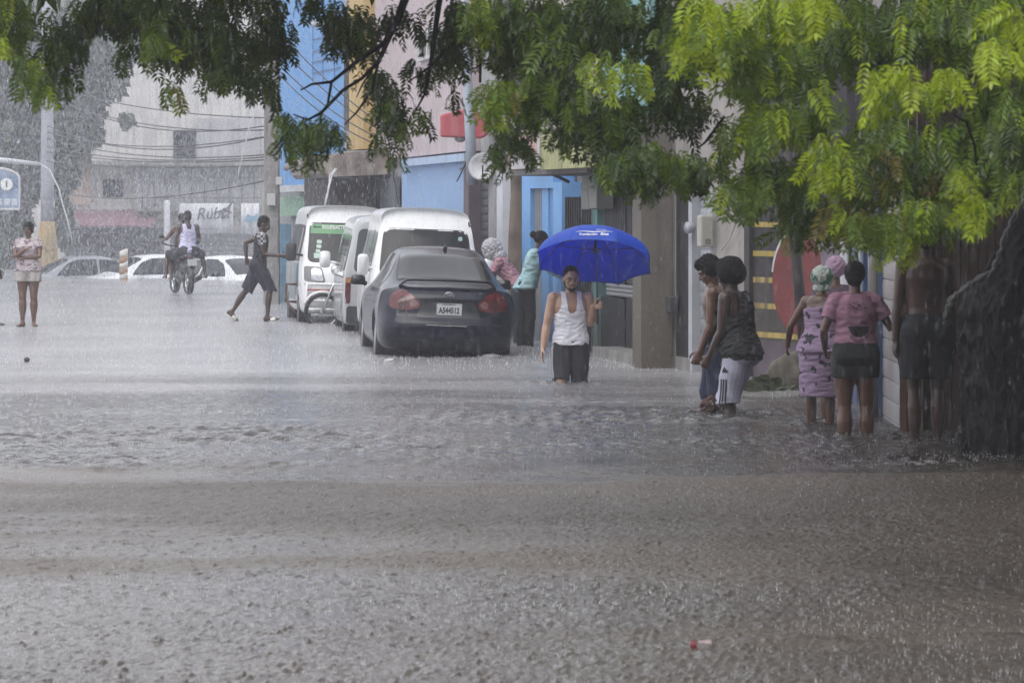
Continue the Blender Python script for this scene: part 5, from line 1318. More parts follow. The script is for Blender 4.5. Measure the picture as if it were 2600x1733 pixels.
C(1540, 60, 110, 110, 17.6, .6, DK, 5, 92); C(1560, 320, 80, 110, 17.5, .5, {'dark': 1, 'mid': .35}, 5, 88); C(1620, 420, 80, 70, 17.2, .45, {'mid': .7, 'dark': 1}, 4.6, 80); C(1560, 420, 40, 62, 17.2, .3, DK, 4, 78); C(1700, 430, 80, 58, 17.2, .4, MD, 4.4, 78); C(1780, 450, 48, 40, 17.3, .25, DK, 3.2, 72); C(1640, 480, 40, 30, 17.2, .2, MD, 3, 72)
C(1700, 120, 90, 170, 17.6, .6, DK, 5, 92); C(1760, 300, 70, 70, 17.8, .3, DK, 1.7, 76); C(1840, 360, 36, 60, 17.8, .3, DK, 1.6, 70); C(1830, 420, 34, 42, 17.6, .2, DK, 1.8, 68); C(1690, 260, 60, 60, 17.7, .4, DK, 3, 84)
# right: big bright crown skirt
C(1800, 50, 70, 90, 15.4, .4, YG, 4, 106); C(1770, 110, 50, 90, 15.6, .35, {'young': .9, 'mid': .6}, 3.4, 102); C(1850, 110, 60, 110, 15.4, .4, {'young': .8, 'mid': .7}, 4, 104); C(1890, 180, 60, 110, 15.8, .5, {'mid': 1, 'young': .3}, 4.5, 100); C(1950, 40, 90, 70, 15.3, .4, YG, 3.8, 106); C(2060, 25, 60, 55, 15.2, .3, {'young': 1, 'mid': .5}, 3.4, 104)
C(1980, 170, 110, 110, 16.4, .6, MD, 5.5, 100); C(2130, 90, 120, 120, 16.4, .6, {'dark': 1, 'mid': .9}, 5.5, 102); C(2300, 80, 120, 120, 16.4, .6, MD, 5.5, 104); C(2480, 80, 150, 130, 16.2, .6, MY, 5, 106)
C(1935, 330, 80, 70, 15.6, .4, {'young': .75, 'mid': 1}, 4.2, 98); C(1980, 300, 60, 60, 15.9, .4, MY, 4, 96); C(2060, 290, 70, 110, 16, .5, MY, 4.5, 98)
C(2255, 215, 66, 75, 14.6, .28, {'young': 1.0, 'dry': .12}, 4.2, 112); C(2215, 260, 34, 60, 14.6, .2, YG, 3, 108); C(2330, 245, 24, 50, 14.5, .15, YG, 2.2, 100); C(2385, 235, 40, 70, 14.5, .2, {'young': 1, 'mid': .3}, 2.6, 104); C(2430, 210, 30, 50, 14.6, .2, {'young': 1, 'mid': .5}, 2.4, 100); C(2525, 160, 50, 80, 14.6, .3, YG, 3.4, 112); C(2580, 130, 30, 90, 14.8, .3, {'young': .8, 'mid': .6}, 3, 108); C(2590, 60, 40, 40, 14.6, .2, YG, 3, 104)
C(1895, 500, 58, 70, 15.8, .4, MY, 4.2, 92); C(1930, 430, 50, 50, 16.2, .4, DK, 4, 90); C(1990, 480, 60, 90, 16.4, .5, DK, 5, 92); C(2100, 410, 52, 80, 14.9, .25, {'young': 1, 'mid': .25}, 3.8, 104); C(2130, 460, 40, 60, 15, .25, {'young': .7, 'dry': .4, 'mid': .4}, 2.8, 98)
C(2040, 540, 60, 70, 16.2, .5, DK, 4.8, 90); C(2120, 560, 60, 60, 16, .5, BR, 4.2, 88); C(2200, 440, 80, 120, 16, .6, {'mid': 1, 'dry': .5, 'dark': .6}, 5, 96); C(2320, 420, 90, 130, 16.2, .6, {'mid': 1, 'dark': 1, 'dry': .2}, 5, 98); C(2440, 400, 90, 130, 16.4, .6, MD, 5, 100); C(2560, 330, 90, 160, 16, .6, {'mid': 1, 'dark': .5}, 5, 104)
C(2180, 585, 60, 52, 15.6, .4, {'dry': .4, 'mid': 1, 'young': .35}, 4, 86); C(2270, 580, 70, 60, 15.5, .4, {'mid': 1, 'dry': .35, 'young': .35}, 4.2, 88); C(2350, 550, 60, 62, 15.4, .4, {'mid': 1, 'young': .3}, 4, 90); C(2450, 470, 40, 70, 15, .3, {'mid': .8, 'young': .6}, 3.2, 96); C(2480, 540, 50, 55, 14.7, .25, {'young': .9, 'mid': .6}, 3.2, 96); C(2300, 620, 40, 34, 15.4, .3, {'mid': 1, 'young': .5}, 3, 80); C(2250, 640, 34, 30, 15.5, .2, MY, 2.5, 78); C(2420, 560, 44, 46, 15.3, .3, MY, 3.5, 88); C(2580, 470, 40, 70, 15.6, .3, {'mid': 1, 'young': .5}, 3.4, 96); C(2020, 600, 44, 34, 16, .3, DK, 3, 80); C(2240, 330, 60, 60, 15.8, .4, MD, 3.6, 92)
# crown above the frame (shades the right-hand side)
def crown_top():
    rs = np.random.RandomState(21)
    n = 5000
    for j in range(n):
        if j < 3800: p = np.array([rs.normal(4.3, 1.9), rs.normal(24.0, 3.8), 0]); p[2] = 1.8 + .066 * max(p[1], 5) + rs.uniform(.8, 4.2)
        else: p = np.array([rs.uniform(-4.6, 2.0), rs.normal(18.4, .9), rs.uniform(3.7, 4.8)])
        spray('dark' if rs.rand() < .6 else 'mid', p[None], np.array([rs.uniform(.45, .75)]), rs, .3)
crown_top()

tree = empty('shade_tree', (XW(2640, 25.2), 25.2, 0), 0, 'big shade tree with hanging feathery leaves and dark trunk at right', 'tree')
def local(v): return v - np.array(tree.location)
for kind, nm in (('mid', 'foliage'), ('dark', 'old_foliage'), ('young', 'young_foliage'), ('dry', 'yellowing_foliage')):
    v = local(np.concatenate(LEAVES[kind])); T = np.arange(len(v)).reshape(-1, 3)
    me_o = fast_mesh(nm, v, T, LM[kind], tree, False, 3)
LEAVES.clear()
bark = pm('wet_bark', (.005, .005, .005), .7, .45, 3.0, 1.0, 14, c2=(.014, .013, .014), streak=.5, streak_c=(.028, .028, .03), spec=.12)
def L3(p): return Vector(p) - tree.location
prof = [(1230, 2600, 195, .62), (1150, 2622, 188, .60), (1050, 2630, 190, .58), (950, 2640, 205, .6), (860, 2640, 222, .6), (770, 2640, 222, .58), (700, 2655, 180, .5), (620, 2668, 140, .45), (530, 2690, 120, .4), (400, 2720, 112, .38), (200, 2760, 100, .34), (0, 2780, 95, .32), (-260, 2740, 85, .28)]
rings = []
for k, (py, px, r, dep) in enumerate(prof):
    c = L3(P(px, py, 25.2)); rr = r * 25.2 / F_PX; ring = []
    for i in range(30):
        a = 6.283 * i / 30; w = 1 + .07 * math.sin(3 * a + k * .3) + .05 * math.sin(7 * a - k * .5) + .02 * math.sin(13 * a + k)
        ring.append(c + Vector((rr * w * math.cos(a), dep * w * math.sin(a), 0)))
    rings.append(ring)
tm = MB().loft(rings).mesh('trunk'); tmp = link_mesh('tmp', tm); sb = tmp.modifiers.new('s', 'SUBSURF'); sb.levels = sb.render_levels = 4
tm = baked(tmp); v = grab(tm).copy(); nn = normals(tm); pv = v.astype(float) * np.array([1, 1, .35]); v += nn * (-np.abs(sines(pv, (26, .06, .22, 4))) * .03 + sines(v.astype(float), (20, .03, .1, 6)) * .006)[:, None].astype(np.float32); put(tm, v)
link_mesh('trunk', tm, bark, tree, True)
def branch(name, pts, r, n=8):
    m = MB(); p = [L3(P(*q)) for q in pts]
    m.tube(p, r, n); return m.build(name, bark, tree, True)
branch('limb', [(2740, -260, 25.2), (2300, -330, 21), (1700, -300, 18.5), (1000, -180, 18.3), (300, -120, 18.5), (-200, -60, 18.8)], [.24, .18, .13, .09, .07, .05], 10)
branch('limb', [(2740, -200, 25.2), (2500, -250, 20), (2300, -120, 16.5), (2050, -40, 15.6)], [.22, .16, .1, .06], 10)
def twig(pts, r): branch('branch', pts, [q * .72 for q in r], 7)
S8 = 18.4
twig([(1080, -150, 18.4), (1010, 50, S8), (975, 110, S8), (905, 158, S8), (842, 208, S8), (792, 214, S8), (763, 229, S8)], [.05, .028, .020, .015, .013, .009, .006])
twig([(842, 208, S8), (832, 265, S8), (815, 290, S8), (812, 320, S8)], [.011, .010, .010, .007])
twig([(1000, 70, S8), (960, 160, S8), (918, 200, S8), (870, 230, S8), (815, 287, S8), (780, 305, S8), (745, 290, S8)], [.022, .016, .013, .013, .013, .008, .005])
twig([(960, 160, S8), (945, 230, S8), (905, 286, S8), (875, 316, S8)], [.012, .010, .008, .004])
twig([(945, 180, S8), (920, 215, S8), (905, 248, S8)], [.010, .007, .004])
twig([(1130, -100, S8), (1095, 150, S8), (1078, 240, S8), (1056, 280, S8)], [.03, .015, .010, .006])
twig([(1150, 110, S8), (1098, 165, S8), (1035, 210, S8)], [.014, .010, .005])
twig([(1217, -80, 17.9), (1216, 110, 17.9), (1220, 160, 17.9), (1219, 210, 17.9)], [.018, .013, .012, .009])
twig([(1219, 165, 17.9), (1200, 178, 17.9)], [.006, .003])
twig([(1235, 285, 17.4), (1248, 315, 17.4), (1262, 342, 17.4)], [.012, .009, .008])
twig([(1720, 200, 17.8), (1745, 330, 17.8), (1762, 372, 17.8)], [.014, .010, .006]); twig([(1840, 295, 17.8), (1790, 362, 17.8), (1770, 378, 17.8)], [.011, .009, .005]); twig([(1820, 310, 17.8), (1862, 332, 17.8)], [.007, .004]); twig([(1712, 280, 17.8), (1700, 350, 17.8)], [.008, .004])
twig([(2420, 290, 14.9), (2455, 310, 14.9), (2475, 370, 14.9), (2480, 420, 15)], [.010, .009, .008, .005])
# climbing rope-like root
vp = [(2600, 505, 24.6), (2572, 560, 24.55), (2552, 600, 24.55), (2538, 650, 24.6), (2520, 690, 24.6), (2476, 712, 24.6), (2446, 735, 24.6), (2418, 758, 24.62), (2405, 790, 24.62), (2402, 830, 24.7)]
m = MB(); pts = [L3(P(*q)) for q in vp]
for ph in (0, 2.09, 4.19):
    dense = []; 
    for i in range(len(pts) - 1):
        for t in np.linspace(0, 1, 9)[:-1]: dense.append(pts[i].lerp(pts[i + 1], t))
    m.tube([p + Vector((.012 * math.cos(k * .23 + ph) + .008 * math.sin(k * 1.3), .012 * math.sin(k * .23 + ph), .008 * math.sin(k * .9 + ph))) for k, p in enumerate(dense)], .014, 6)
m.build('climbing_root', pm('pale_root', (.13, .13, .135), .7, .3, 8, .4), tree, True)

# hazy tree by the far corner
def far_tree():
    rt = empty('roadside_tree', (XW(40, 103), 103, 0), 0, 'large hazy tree with drooping crown behind the yellow based pole', 'tree')
    rs = np.random.RandomState(8); S = 103 / F_PX; V = []; 
    lumps = [(60, 120, 190, 170, 4), (150, 60, 170, 110, 4), (30, 330, 150, 150, 3), (170, 290, 75, 150, 2.5), (215, 250, 55, 90, 2), (150, 420, 50, 80, 2), (275, 110, 80, 70, 2), (235, 335, 28, 40, 1.2), (320, 300, 22, 18, .8), (20, 560, 60, 110, 2), (160, 560, 26, 62, 1.2), (175, 600, 14, 24, .8), (60, 450, 60, 60, 2), (265, 190, 60, 60, 1.5)]
    for cx, cy, rx, ry, dr in lumps:
        n = int(rx * ry * .16)
        a = rs.normal(size=(n, 3)); a /= np.linalg.norm(a, axis=1)[:, None]; a *= rs.uniform(.25, 1, n)[:, None] ** .5
        c = np.array(P(cx, cy, 103)) - np.array(rt.location)
        p = c + a * np.array([rx * S, dr, ry * S])
        for q in p:
            L = rs.uniform(.14, .32); M = np.array(Matrix.Rotation(rs.uniform(0, 6.3), 3, 'Z') @ Matrix.Rotation(rs.uniform(-1.2, 1.2), 3, 'X'))
            V.append(np.array([(-.35, 0, 0), (.35, 0, 0), (.3, 0, -1), (-.3, 0, -1)]) * L @ M.T + q)
    v = np.concatenate(V); fast_mesh('crown', v, np.arange(len(v)).reshape(-1, 4), leaf_mat('far_leaf', (.055, .085, .04), .2), rt, False)
    m = MB(); m.tube([(0, 0, -.5), (-.1, 0, 1.5), (.2, 0, 3), (.6, 0, 4.6)], [.30, .22, .18, .1], 10); m.tube([(.2, 0, 2.8), (1.2, 0, 4), (1.9, .1, 5.2)], [.12, .09, .05], 8)
    m.build('trunk', bark, rt, True)
far_tree()
# ------------------------------------------------------------------ vehicles in place
navy = pm('navy_paint', (.004, .0055, .018), .24, .15, 3, .05, 70, coat=.22, spec=.22)
vanw = pm('van_white', (.74, .75, .76), .3, .06, 2, .05, 60, coat=.5, streak=.25, streak_c=(.45, .44, .42))
vang = pm('van_silver', (.42, .43, .44), .3, .08, 2, .05, 60, coat=.6, streak=.3, streak_c=(.25, .25, .24))
def place(o, px, d, z, yaw, roll=0.0):
    o.location = (XW(px, d), d, z); o.rotation_euler = (0, R(roll), R(yaw)); return o
car = empty('parked_car', label='dark navy sedan seen from behind with red tail lamps and number plate', cat='car')
body, bvh = sedan(car, navy)
yw = R(6.0); cx_, cy_ = XW(1134, 41.6), 41.6
car.location = (cx_ - 2.2 * math.sin(yw), cy_ + 2.2 * math.cos(yw), -.15); car.rotation_euler = (0, R(2.2), yw)

def front_van():
    v = empty('parked_van', label='white microvan facing the camera right behind the navy sedan', cat='van')
    Wd = .76; b, h = microvan(v, vanw, 3.35, Wd, 1.93)
    G = GLASS()
    front_pane(h, [(p[0] * 1.03, 1.32 + (p[1] - 1.32) * 1.06) for p in rpoly([(-.63, 1.02), (.63, 1.02), (.565, 1.63), (-.565, 1.63)], (.10, .10, .12, .12))], 'windscreen_seal', RUBBER(), b, .003)
    ws = front_pane(h, rpoly([(-.63, 1.02), (.63, 1.02), (.565, 1.63), (-.565, 1.63)], (.10, .10, .12, .12)), 'windscreen', G, b, .007)
    front_pane(h, rpoly([(-.50, 1.50), (-.44, 1.50), (-.44, 1.56), (-.50, 1.56)][::1], .029), 'sticker', pm('sticker_teal', (.30, .48, .47), .5, .3, 40), ws, .010, .02)
    front_pane(h, rpoly([(-.625, 1.70), (-.595, 1.70), (-.592, 1.77), (-.617, 1.77)], .012), 'roof_lamp', RUBBER(), b, .012, .02)
    front_pane(h, rpoly([(-.60, .985), (.60, .985), (.60, .998), (-.60, .998)], .004), 'bonnet_seam', RUBBER(), b, .004)
    for s in (-1, 1):
        side_pane(h, s, [(.30, 1.04), (1.10, 1.04), (.88, 1.58), (.30, 1.60)], 'door_window', G, b)
        side_pane(h, s, [(-.75, 1.06), (.22, 1.06), (.22, 1.60), (-.75, 1.60)], 'side_window', G, b)
        side_pane(h, s, [(-1.50, 1.08), (-.83, 1.08), (-.83, 1.60), (-1.42, 1.58)], 'rear_side_window', G, b)
        side_pane(h, s, [(.252, .40), (.262, .40), (.262, 1.62), (.252, 1.62)], 'door_seam', RUBBER(), b, .003)
        front_pane(h, rpoly([(s * .43, .72), (s * .66, .74), (s * .66, .92), (s * .45, .88)][::s], .03), 'headlamp', pm('headlamp_glass', (.45, .47, .50), .08, .3, 20, .1, coat=1, metal=.4), v, .006, .03)
        van_mirror(v, s, 1.30, .86, 1.13, vanw, .075, .15)
        for y in (1.05, -1.05): wheel(v, s * (Wd - .12), y, .27, .275, .17, True)
    front_pane(h, rpoly([(-.70, .34), (.70, .34), (.70, .56), (-.70, .56)], .06), 'front_bumper', vanw, v, .03)
    return v
va = front_van(); yw = R(186); fx, fd = XW(1077, 46.4), 46.4
va.location = (fx - 1.6 * math.sin(R(6)), fd + 1.6, -.12); va.rotation_euler = (0, R(-2.2), yw)

def mid_van():
    v = empty('parked_van', label='grimy silver minivan wedged between the two white vans, red tail lamp showing', cat='van')
    Wd = .74; b, h = microvan(v, vang, 3.2, Wd, 1.86)
    G = GLASS()
    back_pane(h, rpoly([(-.60, 1.02), (.60, 1.02), (.53, 1.66), (-.53, 1.66)], .09), 'rear_window', pm('smoked_glass', (.05, .065, .065), .2, .15, 3, .03), b)
    back_pane(h, rpoly([(-.69, .26), (.69, .26), (.69, .52), (-.69, .52)], .05), 'rear_bumper', pm('bumper_dark', (.035, .035, .038), .6, .3, 6), v, .03)
    for s in (-1, 1):
        back_pane(h, rpoly([(s * .64, .56), (s * .715, .56), (s * .71, .94), (s * .63, .94)][::s], .025), 'tail_lamp', pm('red_lens', (.20, .012, .012)), v, .010, .03)
        back_pane(h, rpoly([(s * .632, .86), (s * .708, .86), (s * .706, .935), (s * .634, .935)][::s], .02), 'indicator', pm('amber_lens', (.42, .17, .04), .2, .2, 20), v, .016, .03)
        side_pane(h, s, [(.30, 1.02), (1.05, 1.02), (.84, 1.55), (.30, 1.57)], 'door_window', G, b); side_pane(h, s, [(-.70, 1.02), (.22, 1.02), (.22, 1.57), (-.70, 1.57)], 'side_window', G, b); side_pane(h, s, [(-1.45, 1.04), (-.78, 1.04), (-.78, 1.57), (-1.38, 1.55)], 'rear_side_window', G, b)
        side_pane(h, s, [(-1.40, .93), (1.2, .93), (1.2, .95), (-1.4, .95)], 'side_crease', RUBBER(), b, .003, .003)
        van_mirror(v, s, 1.28, .88, 1.16, vanw, .085, .13)
        for y in (1.0, -1.0): wheel(v, s * (Wd - .12), y, .26, .265, .17, True)
    return v
vb = mid_van(); rx_, rd = XW(868, 50.3) + .74, 50.3
vb.location = (rx_ - 1.55 * math.sin(R(6)), rd + 1.55, -.16); vb.rotation_euler = (0, R(1.5), R(6))

def left_van():
    v = empty('parked_van', label='white microvan with green sunstrip, bull bar and red trim at left of the row', cat='van')
    Wd = .76; b, h = microvan(v, vanw, 3.4, Wd, 1.95)
    G = GLASS()
    wp_ = rpoly([(-.63, 1.06), (.63, 1.06), (.575, 1.66), (-.575, 1.66)], (.10, .10, .09, .09))
    front_pane(h, [(p[0] * 1.03, 1.36 + (p[1] - 1.36) * 1.06) for p in wp_], 'windscreen_seal', RUBBER(), b, .003)
    ws = front_pane(h, wp_, 'windscreen', G, b, .007)
    gs = front_pane(h, rpoly([(-.588, 1.50), (.588, 1.50), (.570, 1.652), (-.570, 1.652)], (.01, .01, .08, .08)), 'sunstrip', pm('sunstrip_green', (.10, .27, .12), .4, .15, 3), ws, .011)
    for q, (x0, y0, w_, h_) in enumerate(((-.49, 1.34, .08, .06), (-.50, 1.27, .08, .055), (-.51, 1.20, .07, .05), (-.54, 1.11, .10, .08))):
        front_pane(h, rpoly([(-x0 - w_, y0), (-x0, y0), (-x0, y0 + h_), (-x0 - w_, y0 + h_)], .024 if q < 2 else .006), 'sticker', pm('sticker_pale', (.42, .56, .48), .5, .2, 30), ws, .011, .03)
    tv, tf = text_mesh('ECLESIASTES', .075, 0, .002); tv = [(.20 - a * .95, 1.605 + c) for a, c in tv]
    project(h, tv, [t[::-1] for t in tf], (0, 6, 0), (1, 0, 0), (0, 0, 1), (0, -1, 0), .016, 'lettering', pm('letter_white', (.7, .72, .7), .6, .05, bump=0), gs, .001)
    front_pane(h, rpoly([(.605, 1.74), (.635, 1.74), (.632, 1.81), (.609, 1.81)], .012), 'roof_lamp', RUBBER(), b, .012, .02)
    for s in (-1, 1):
        side_pane(h, s, [(.30, 1.05), (1.12, 1.05), (.90, 1.62), (.30, 1.64)], 'door_window', G, b); side_pane(h, s, [(-.75, 1.07), (.22, 1.07), (.22, 1.64), (-.75, 1.64)], 'side_window', G, b); side_pane(h, s, [(-1.5, 1.08), (-.83, 1.08), (-.83, 1.64), (-1.43, 1.62)], 'rear_side_window', G, b)
        side_pane(h, s, [(.55, 1.10), (.62, 1.10), (.62, 1.58), (.55, 1.58)], 'window_bar', white_wall, b, .01, .012)
        side_pane(h, s, [(.62, .50), (1.18, .50), (1.10, 1.02), (.75, 1.02)], 'blue_side_panel', pm('side_blue', (.04, .13, .22), .5, .3, 3, .1, streak=.5), b, .03, .004)
        side_pane(h, s, [(-1.45, .42), (.6, .42), (.6, 1.02), (-1.45, 1.02)], 'grey_side_panel', pm('side_grey', (.30, .33, .34), .55, .2, 3, .1, streak=.6), b, .03, .004)
        front_pane(h, rpoly([(s * .36, .72), (s * .70, .74), (s * .70, .985), (s * .42, .97)][::s], .05), 'headlamp_frame', pm('lamp_bezel', (.16, .165, .17), .3, .2), v, .004, .03)
        lampm = front_pane(h, rpoly([(s * .39, .745), (s * .59, .755), (s * .585, .955), (s * .44, .945)][::s], .05), 'headlamp', pm('headlamp_glass', (.45, .47, .50)), v, .010, .03)
        van_mirror(v, s, 1.36, .90, 1.20, pm('mirror_dark', (.04, .04, .045), .4, .2), .085, .15)
        for y in (1.08, -1.08): wheel(v, s * (Wd - .11), y, .27, .28, .19, True)
    front_pane(h, rpoly([(-.70, .34), (.70, .34), (.70, .66), (-.70, .66)], .06), 'front_bumper', vanw, v, .03)
    yb = 1.78; bar = MB()
    for z in (.70, .44, .30): bar.tube([(-.68, yb - .12, z), (-.60, yb + .02, z), (.60, yb + .02, z), (.68, yb - .12, z)], .026, 8)
    for x in (-.66, .66, -.22, .22): bar.tube([(x, yb - (.06 if abs(x) > .5 else 0) , .26), (x, yb - (.06 if abs(x) > .5 else 0), .74)], .024, 8)
    bb = bar.build('bull_bar', vanw, v, True)
    rd_ = MB()
    for z in (.61, .50): rd_.tube([(-.655, yb - .05, z), (-.58, yb + .03, z), (.58, yb + .03, z), (.655, yb - .05, z)], .013, 8)
    rd_.build('red_trim', pm('trim_red', (.36, .06, .045), .5, .2), bb, True)
    st = MB(); x0 = .78
    st.tube([(x0, 1.2, .68), (x0 + .17, 1.2, .68), (x0 + .17, 1.2, .40), (x0, 1.2, .40)], .024, 8); st.tube([(x0 + .16, 1.2, .40), (x0 + .02, 1.35, .22)], .02, 8)
    st.build('side_bracket', pm('rust_bracket', (.11, .065, .05), .7, .3), v, True)
    return v
vc = left_van(); fx, fd = XW(762, 54.2) + .75, 54.2
vc.location = (fx - 1.7 * math.sin(R(8)), fd + 1.7, -.10); vc.rotation_euler = (0, R(-1.5), R(188))

mb_ = empty('motorcycle', label='dark motorcycle carrying two riders away through the flood', cat='motorcycle')
motorbike(mb_)
hidden = copy_tree(mb_); place(hidden, 919, 53.72, -.10, 92, 0)
tag(hidden, 'motorcycle with white mudguard half hidden between the parked vans', 'motorcycle')
place(mb_, 462, 72, .02, 19)

far_cars = []
def far_car(px, d, z, yaw, paint, label):
    c = empty('flooded_car', label=label, cat='car', group='cars standing in the deep flood')
    sedan(c, paint, False); place(c, px, d, z, yaw); return c
whc = pm('car_white', (.74, .75, .77), .3, .05, 2, .03, coat=.5)
fc = far_car(585, 88, -.86, -140, whc, 'white car flooded to its windows right of the motorcycle')
f2 = copy_tree(fc); place(f2, 385, 90, -.86, 118); tag(f2, 'white car flooded to its windows behind the barrier post', 'car')
far_car(205, 92, -.92, 112, pm('car_silver', (.22, .23, .26), .3, .1, 2, .03, coat=.5), 'grey car with pale bonnet deep in water beside the yellow pole base')

# ------------------------------------------------------------------ people in place
SK_D = skin('skin_dark', (.060, .030, .020)); SK_M = skin('skin_brown', (.135, .068, .043)); SK_L = skin('skin_tan', (.42, .25, .17)); SK_B = skin('skin_deep', (.040, .022, .016))
HAIR = pm('hair_black', (.010, .009, .009), .75, .3, 40, 1.0, 220, spec=.25)
def fab(name, c, **k): return pm(name, c, k.pop('rough', .8), k.pop('var', .16), k.pop('scale', 7), k.pop('bump', .35), k.pop('bscale', 160), **k)
def spots(name, base, spot, scale=38, thr=.42, kind='voronoi'):
    if name in MATS: return MATS[name]
    m = fab(name, base); n, l = m.node_tree.nodes, m.node_tree.links; b = n['Principled BSDF']
    src = b.inputs['Base Color'].links[0].from_socket; tc = n.new('ShaderNodeTexCoord')
    t = n.new('ShaderNodeTexNoise' if kind == 'noise' else 'ShaderNodeTexChecker' if kind == 'check' else 'ShaderNodeTexVoronoi'); t.inputs['Scale'].default_value = scale
    l.new(tc.outputs['Object'], t.inputs['Vector'])
    mx = n.new('ShaderNodeMixRGB'); mx.inputs['Color2'].default_value = spot + (1,); l.new(src, mx.inputs['Color1'])
    c = n.new('ShaderNodeMath'); c.operation = 'GREATER_THAN' if kind == 'noise' else 'LESS_THAN'; c.inputs[1].default_value = thr
    l.new(t.outputs['Fac'] if kind in ('noise', 'check') else t.outputs['Distance'], c.inputs[0]); l.new(c.outputs[0], mx.inputs['Fac'])
    l.new(mx.outputs[0], b.inputs['Base Color']); return m
def add_person(px, d, yaw, label, B, skin_m, clothes, hair='crop', vox=.008, face=True, beard=False, **kw):
    rt = empty('person', (XW(px, d), d, 0), R(yaw), label, 'person')
    link_mesh('body', body_mesh(B, vox, **kw), skin_m, rt, True)
    for nm, me, mt in clothes: link_mesh(nm, me, mt, rt, True)
    if hair: link_mesh('hair', hair_mesh(B, hair), HAIR, rt, True)
    if face: face_parts(B, rt, True, beard, HAIR)
    return rt
def strip(rt, me, pts, w, D, name, mat, off=.004):
    """a band of cloth laid on a garment along points (u,z) seen along D"""
    vs, fs = [], []; n = len(pts)
    for i, (u, z) in enumerate(pts):
        vs += [(u - w / 2, z), (u + w / 2, z)]
        if i: fs.append((2 * i - 2, 2 * i - 1, 2 * i + 1, 2 * i))
    vs2, fs2 = [], []
    for i in range(n - 1):                              # finer so it hugs the folds
        for k in range(5):
            t = k / 4; vs2 += [tuple(Vector(vs[2 * i]).lerp(Vector(vs[2 * i + 2]), t)), tuple(Vector(vs[2 * i + 1]).lerp(Vector(vs[2 * i + 3]), t))]
            if k: q = len(vs2); fs2.append((q - 4, q - 3, q - 1, q - 2))
    D = Vector(D).normalized(); U = Vector((-D.y, D.x, 0)) * -1
    return project(bvh_of(me), vs2, fs2, -D * 3, U, (0, 0, 1), D, off, name, mat, rt, .002)

# man under the umbrella
B = pose(1.74, 2, 0, -6, (-8, 9), ((72, -76), (30, -72), (-30, -78), (-6, 50)), ((6, -70), (6, -88), (-4, -84), (180, -74)), zbase=-.50, fat=1.04)
tk_ = tank_mesh(B, -.04, .30, .012, 2, .007); sh_ = shorts_mesh(B, .02, .93, .022, .016)
um = add_person(1449, 35.5, 180, 'man in white vest and black striped shorts holding the blue umbrella', B, SK_L, [('vest', tk_, fab('vest_white', (.74, .74, .80))), ('shorts', sh_, fab('shorts_black', (.022, .022, .028)))], 'crop', .006, True, True, hands=((.30, None), (1.05, (.9, .25, 0.1), (-.95, .30, .1))), show_feet=False)
stp = fab('stripe_white', (.72, .72, .74), bump=.1)
for k in range(3):
    o = .026 * (k - 1)
    strip(um, sh_, [(-.168 + o * .9, .90 - .50 + .0), (-.165 + o, .30), (-.150 + o, .18), (-.128 + o, .08), (-.115 + o, .0)], .011, (-.45, -1, 0), 'side_stripe', stp)
# umbrella: apex, axis tipped back and a little sideways
ub = empty('umbrella', (0, 0, 0), 0, 'open blue umbrella with white lettering held by man in vest', 'umbrella')
US = 35.5 / F_PX; hubp = P(1513, 588, 35.34); gripp = P(1517, 806, 35.27)
axis = (Matrix.Rotation(R(-4), 3, 'Y') @ Vector((0, math.sin(R(23)), math.cos(R(23))))).normalized()
axis = Vector((.06, math.sin(R(23)), math.cos(R(23)))).normalized()
ux = (Vector((1, 0, 0)) - axis * axis.x).normalized(); uy = axis.cross(ux)
UR, UH = .625, .345
def canopy_pt(a, s, drop=1.0):
    """a angle (0 = towards -uy, the viewer), s 0..1 along a rib"""
    th = s * 1.42; r = UR * math.sin(th) / math.sin(1.42); z = -UH * (1 - math.cos(th)) / (1 - math.cos(1.42))
    seg = (a / (math.pi / 4)) % 1.0; sag = 4 * seg * (1 - seg)
    r *= 1 - .085 * sag * s; z += -.012 * sag * s * s + .030 * sag * s ** 2.2
    return ub_loc + ux * (r * math.sin(a)) - uy * (r * math.cos(a)) + axis * z
ub_loc = hubp.copy()
A0 = R(20)
def canopy(mat):
    NA, NS = 96, 22; v = []; 
    for layer in (0, 1):
        for j in range(NS + 1):
            for i in range(NA):
                a = 6.283185 * i / NA + A0; p = canopy_pt(a - A0, j / NS); p = ub_loc + Matrix.Rotation(A0, 3, axis) @ (p - ub_loc)
                v.append(p - axis * (.003 * layer))
    m = MB(); m.v = v; n1 = (NS + 1) * NA
    for layer in (0, 1):
        for j in range(NS):
            for i in range(NA):
                k = (i + 1) % NA; f = (j * NA + i, j * NA + k, (j + 1) * NA + k, (j + 1) * NA + i); f = tuple(q + layer * n1 for q in f)
                m.f.append(f if not layer else f[::-1])
    for i in range(NA): k = (i + 1) % NA; m.f.append((NS * NA + i, NS * NA + k, n1 + NS * NA + k, n1 + NS * NA + i))
    me = m.mesh('canopy'); o = link_mesh('canopy', me, mat, ub, True); return o, bvh_of(me)
def cloth_mat():
    m = fab('umbrella_blue', (.010, .090, .56), rough=.45, bump=.15, var=.12, scale=3)
    n, l = m.node_tree.nodes, m.node_tree.links; b = n['Principled BSDF']; t = n.new('ShaderNodeBsdfTranslucent'); t.inputs['Color'].default_value = (.010, .14, .88, 1)
    mx = n.new('ShaderNodeMixShader'); mx.inputs[0].default_value = .45; l.new(b.outputs[0], mx.inputs[1]); l.new(t.outputs[0], mx.inputs[2]); l.new(mx.outputs[0], n['Material Output'].inputs['Surface']); return m
cano, cb = canopy(cloth_mat())
rbk = pm('umbrella_steel', (.03, .03, .035), .4, .1)
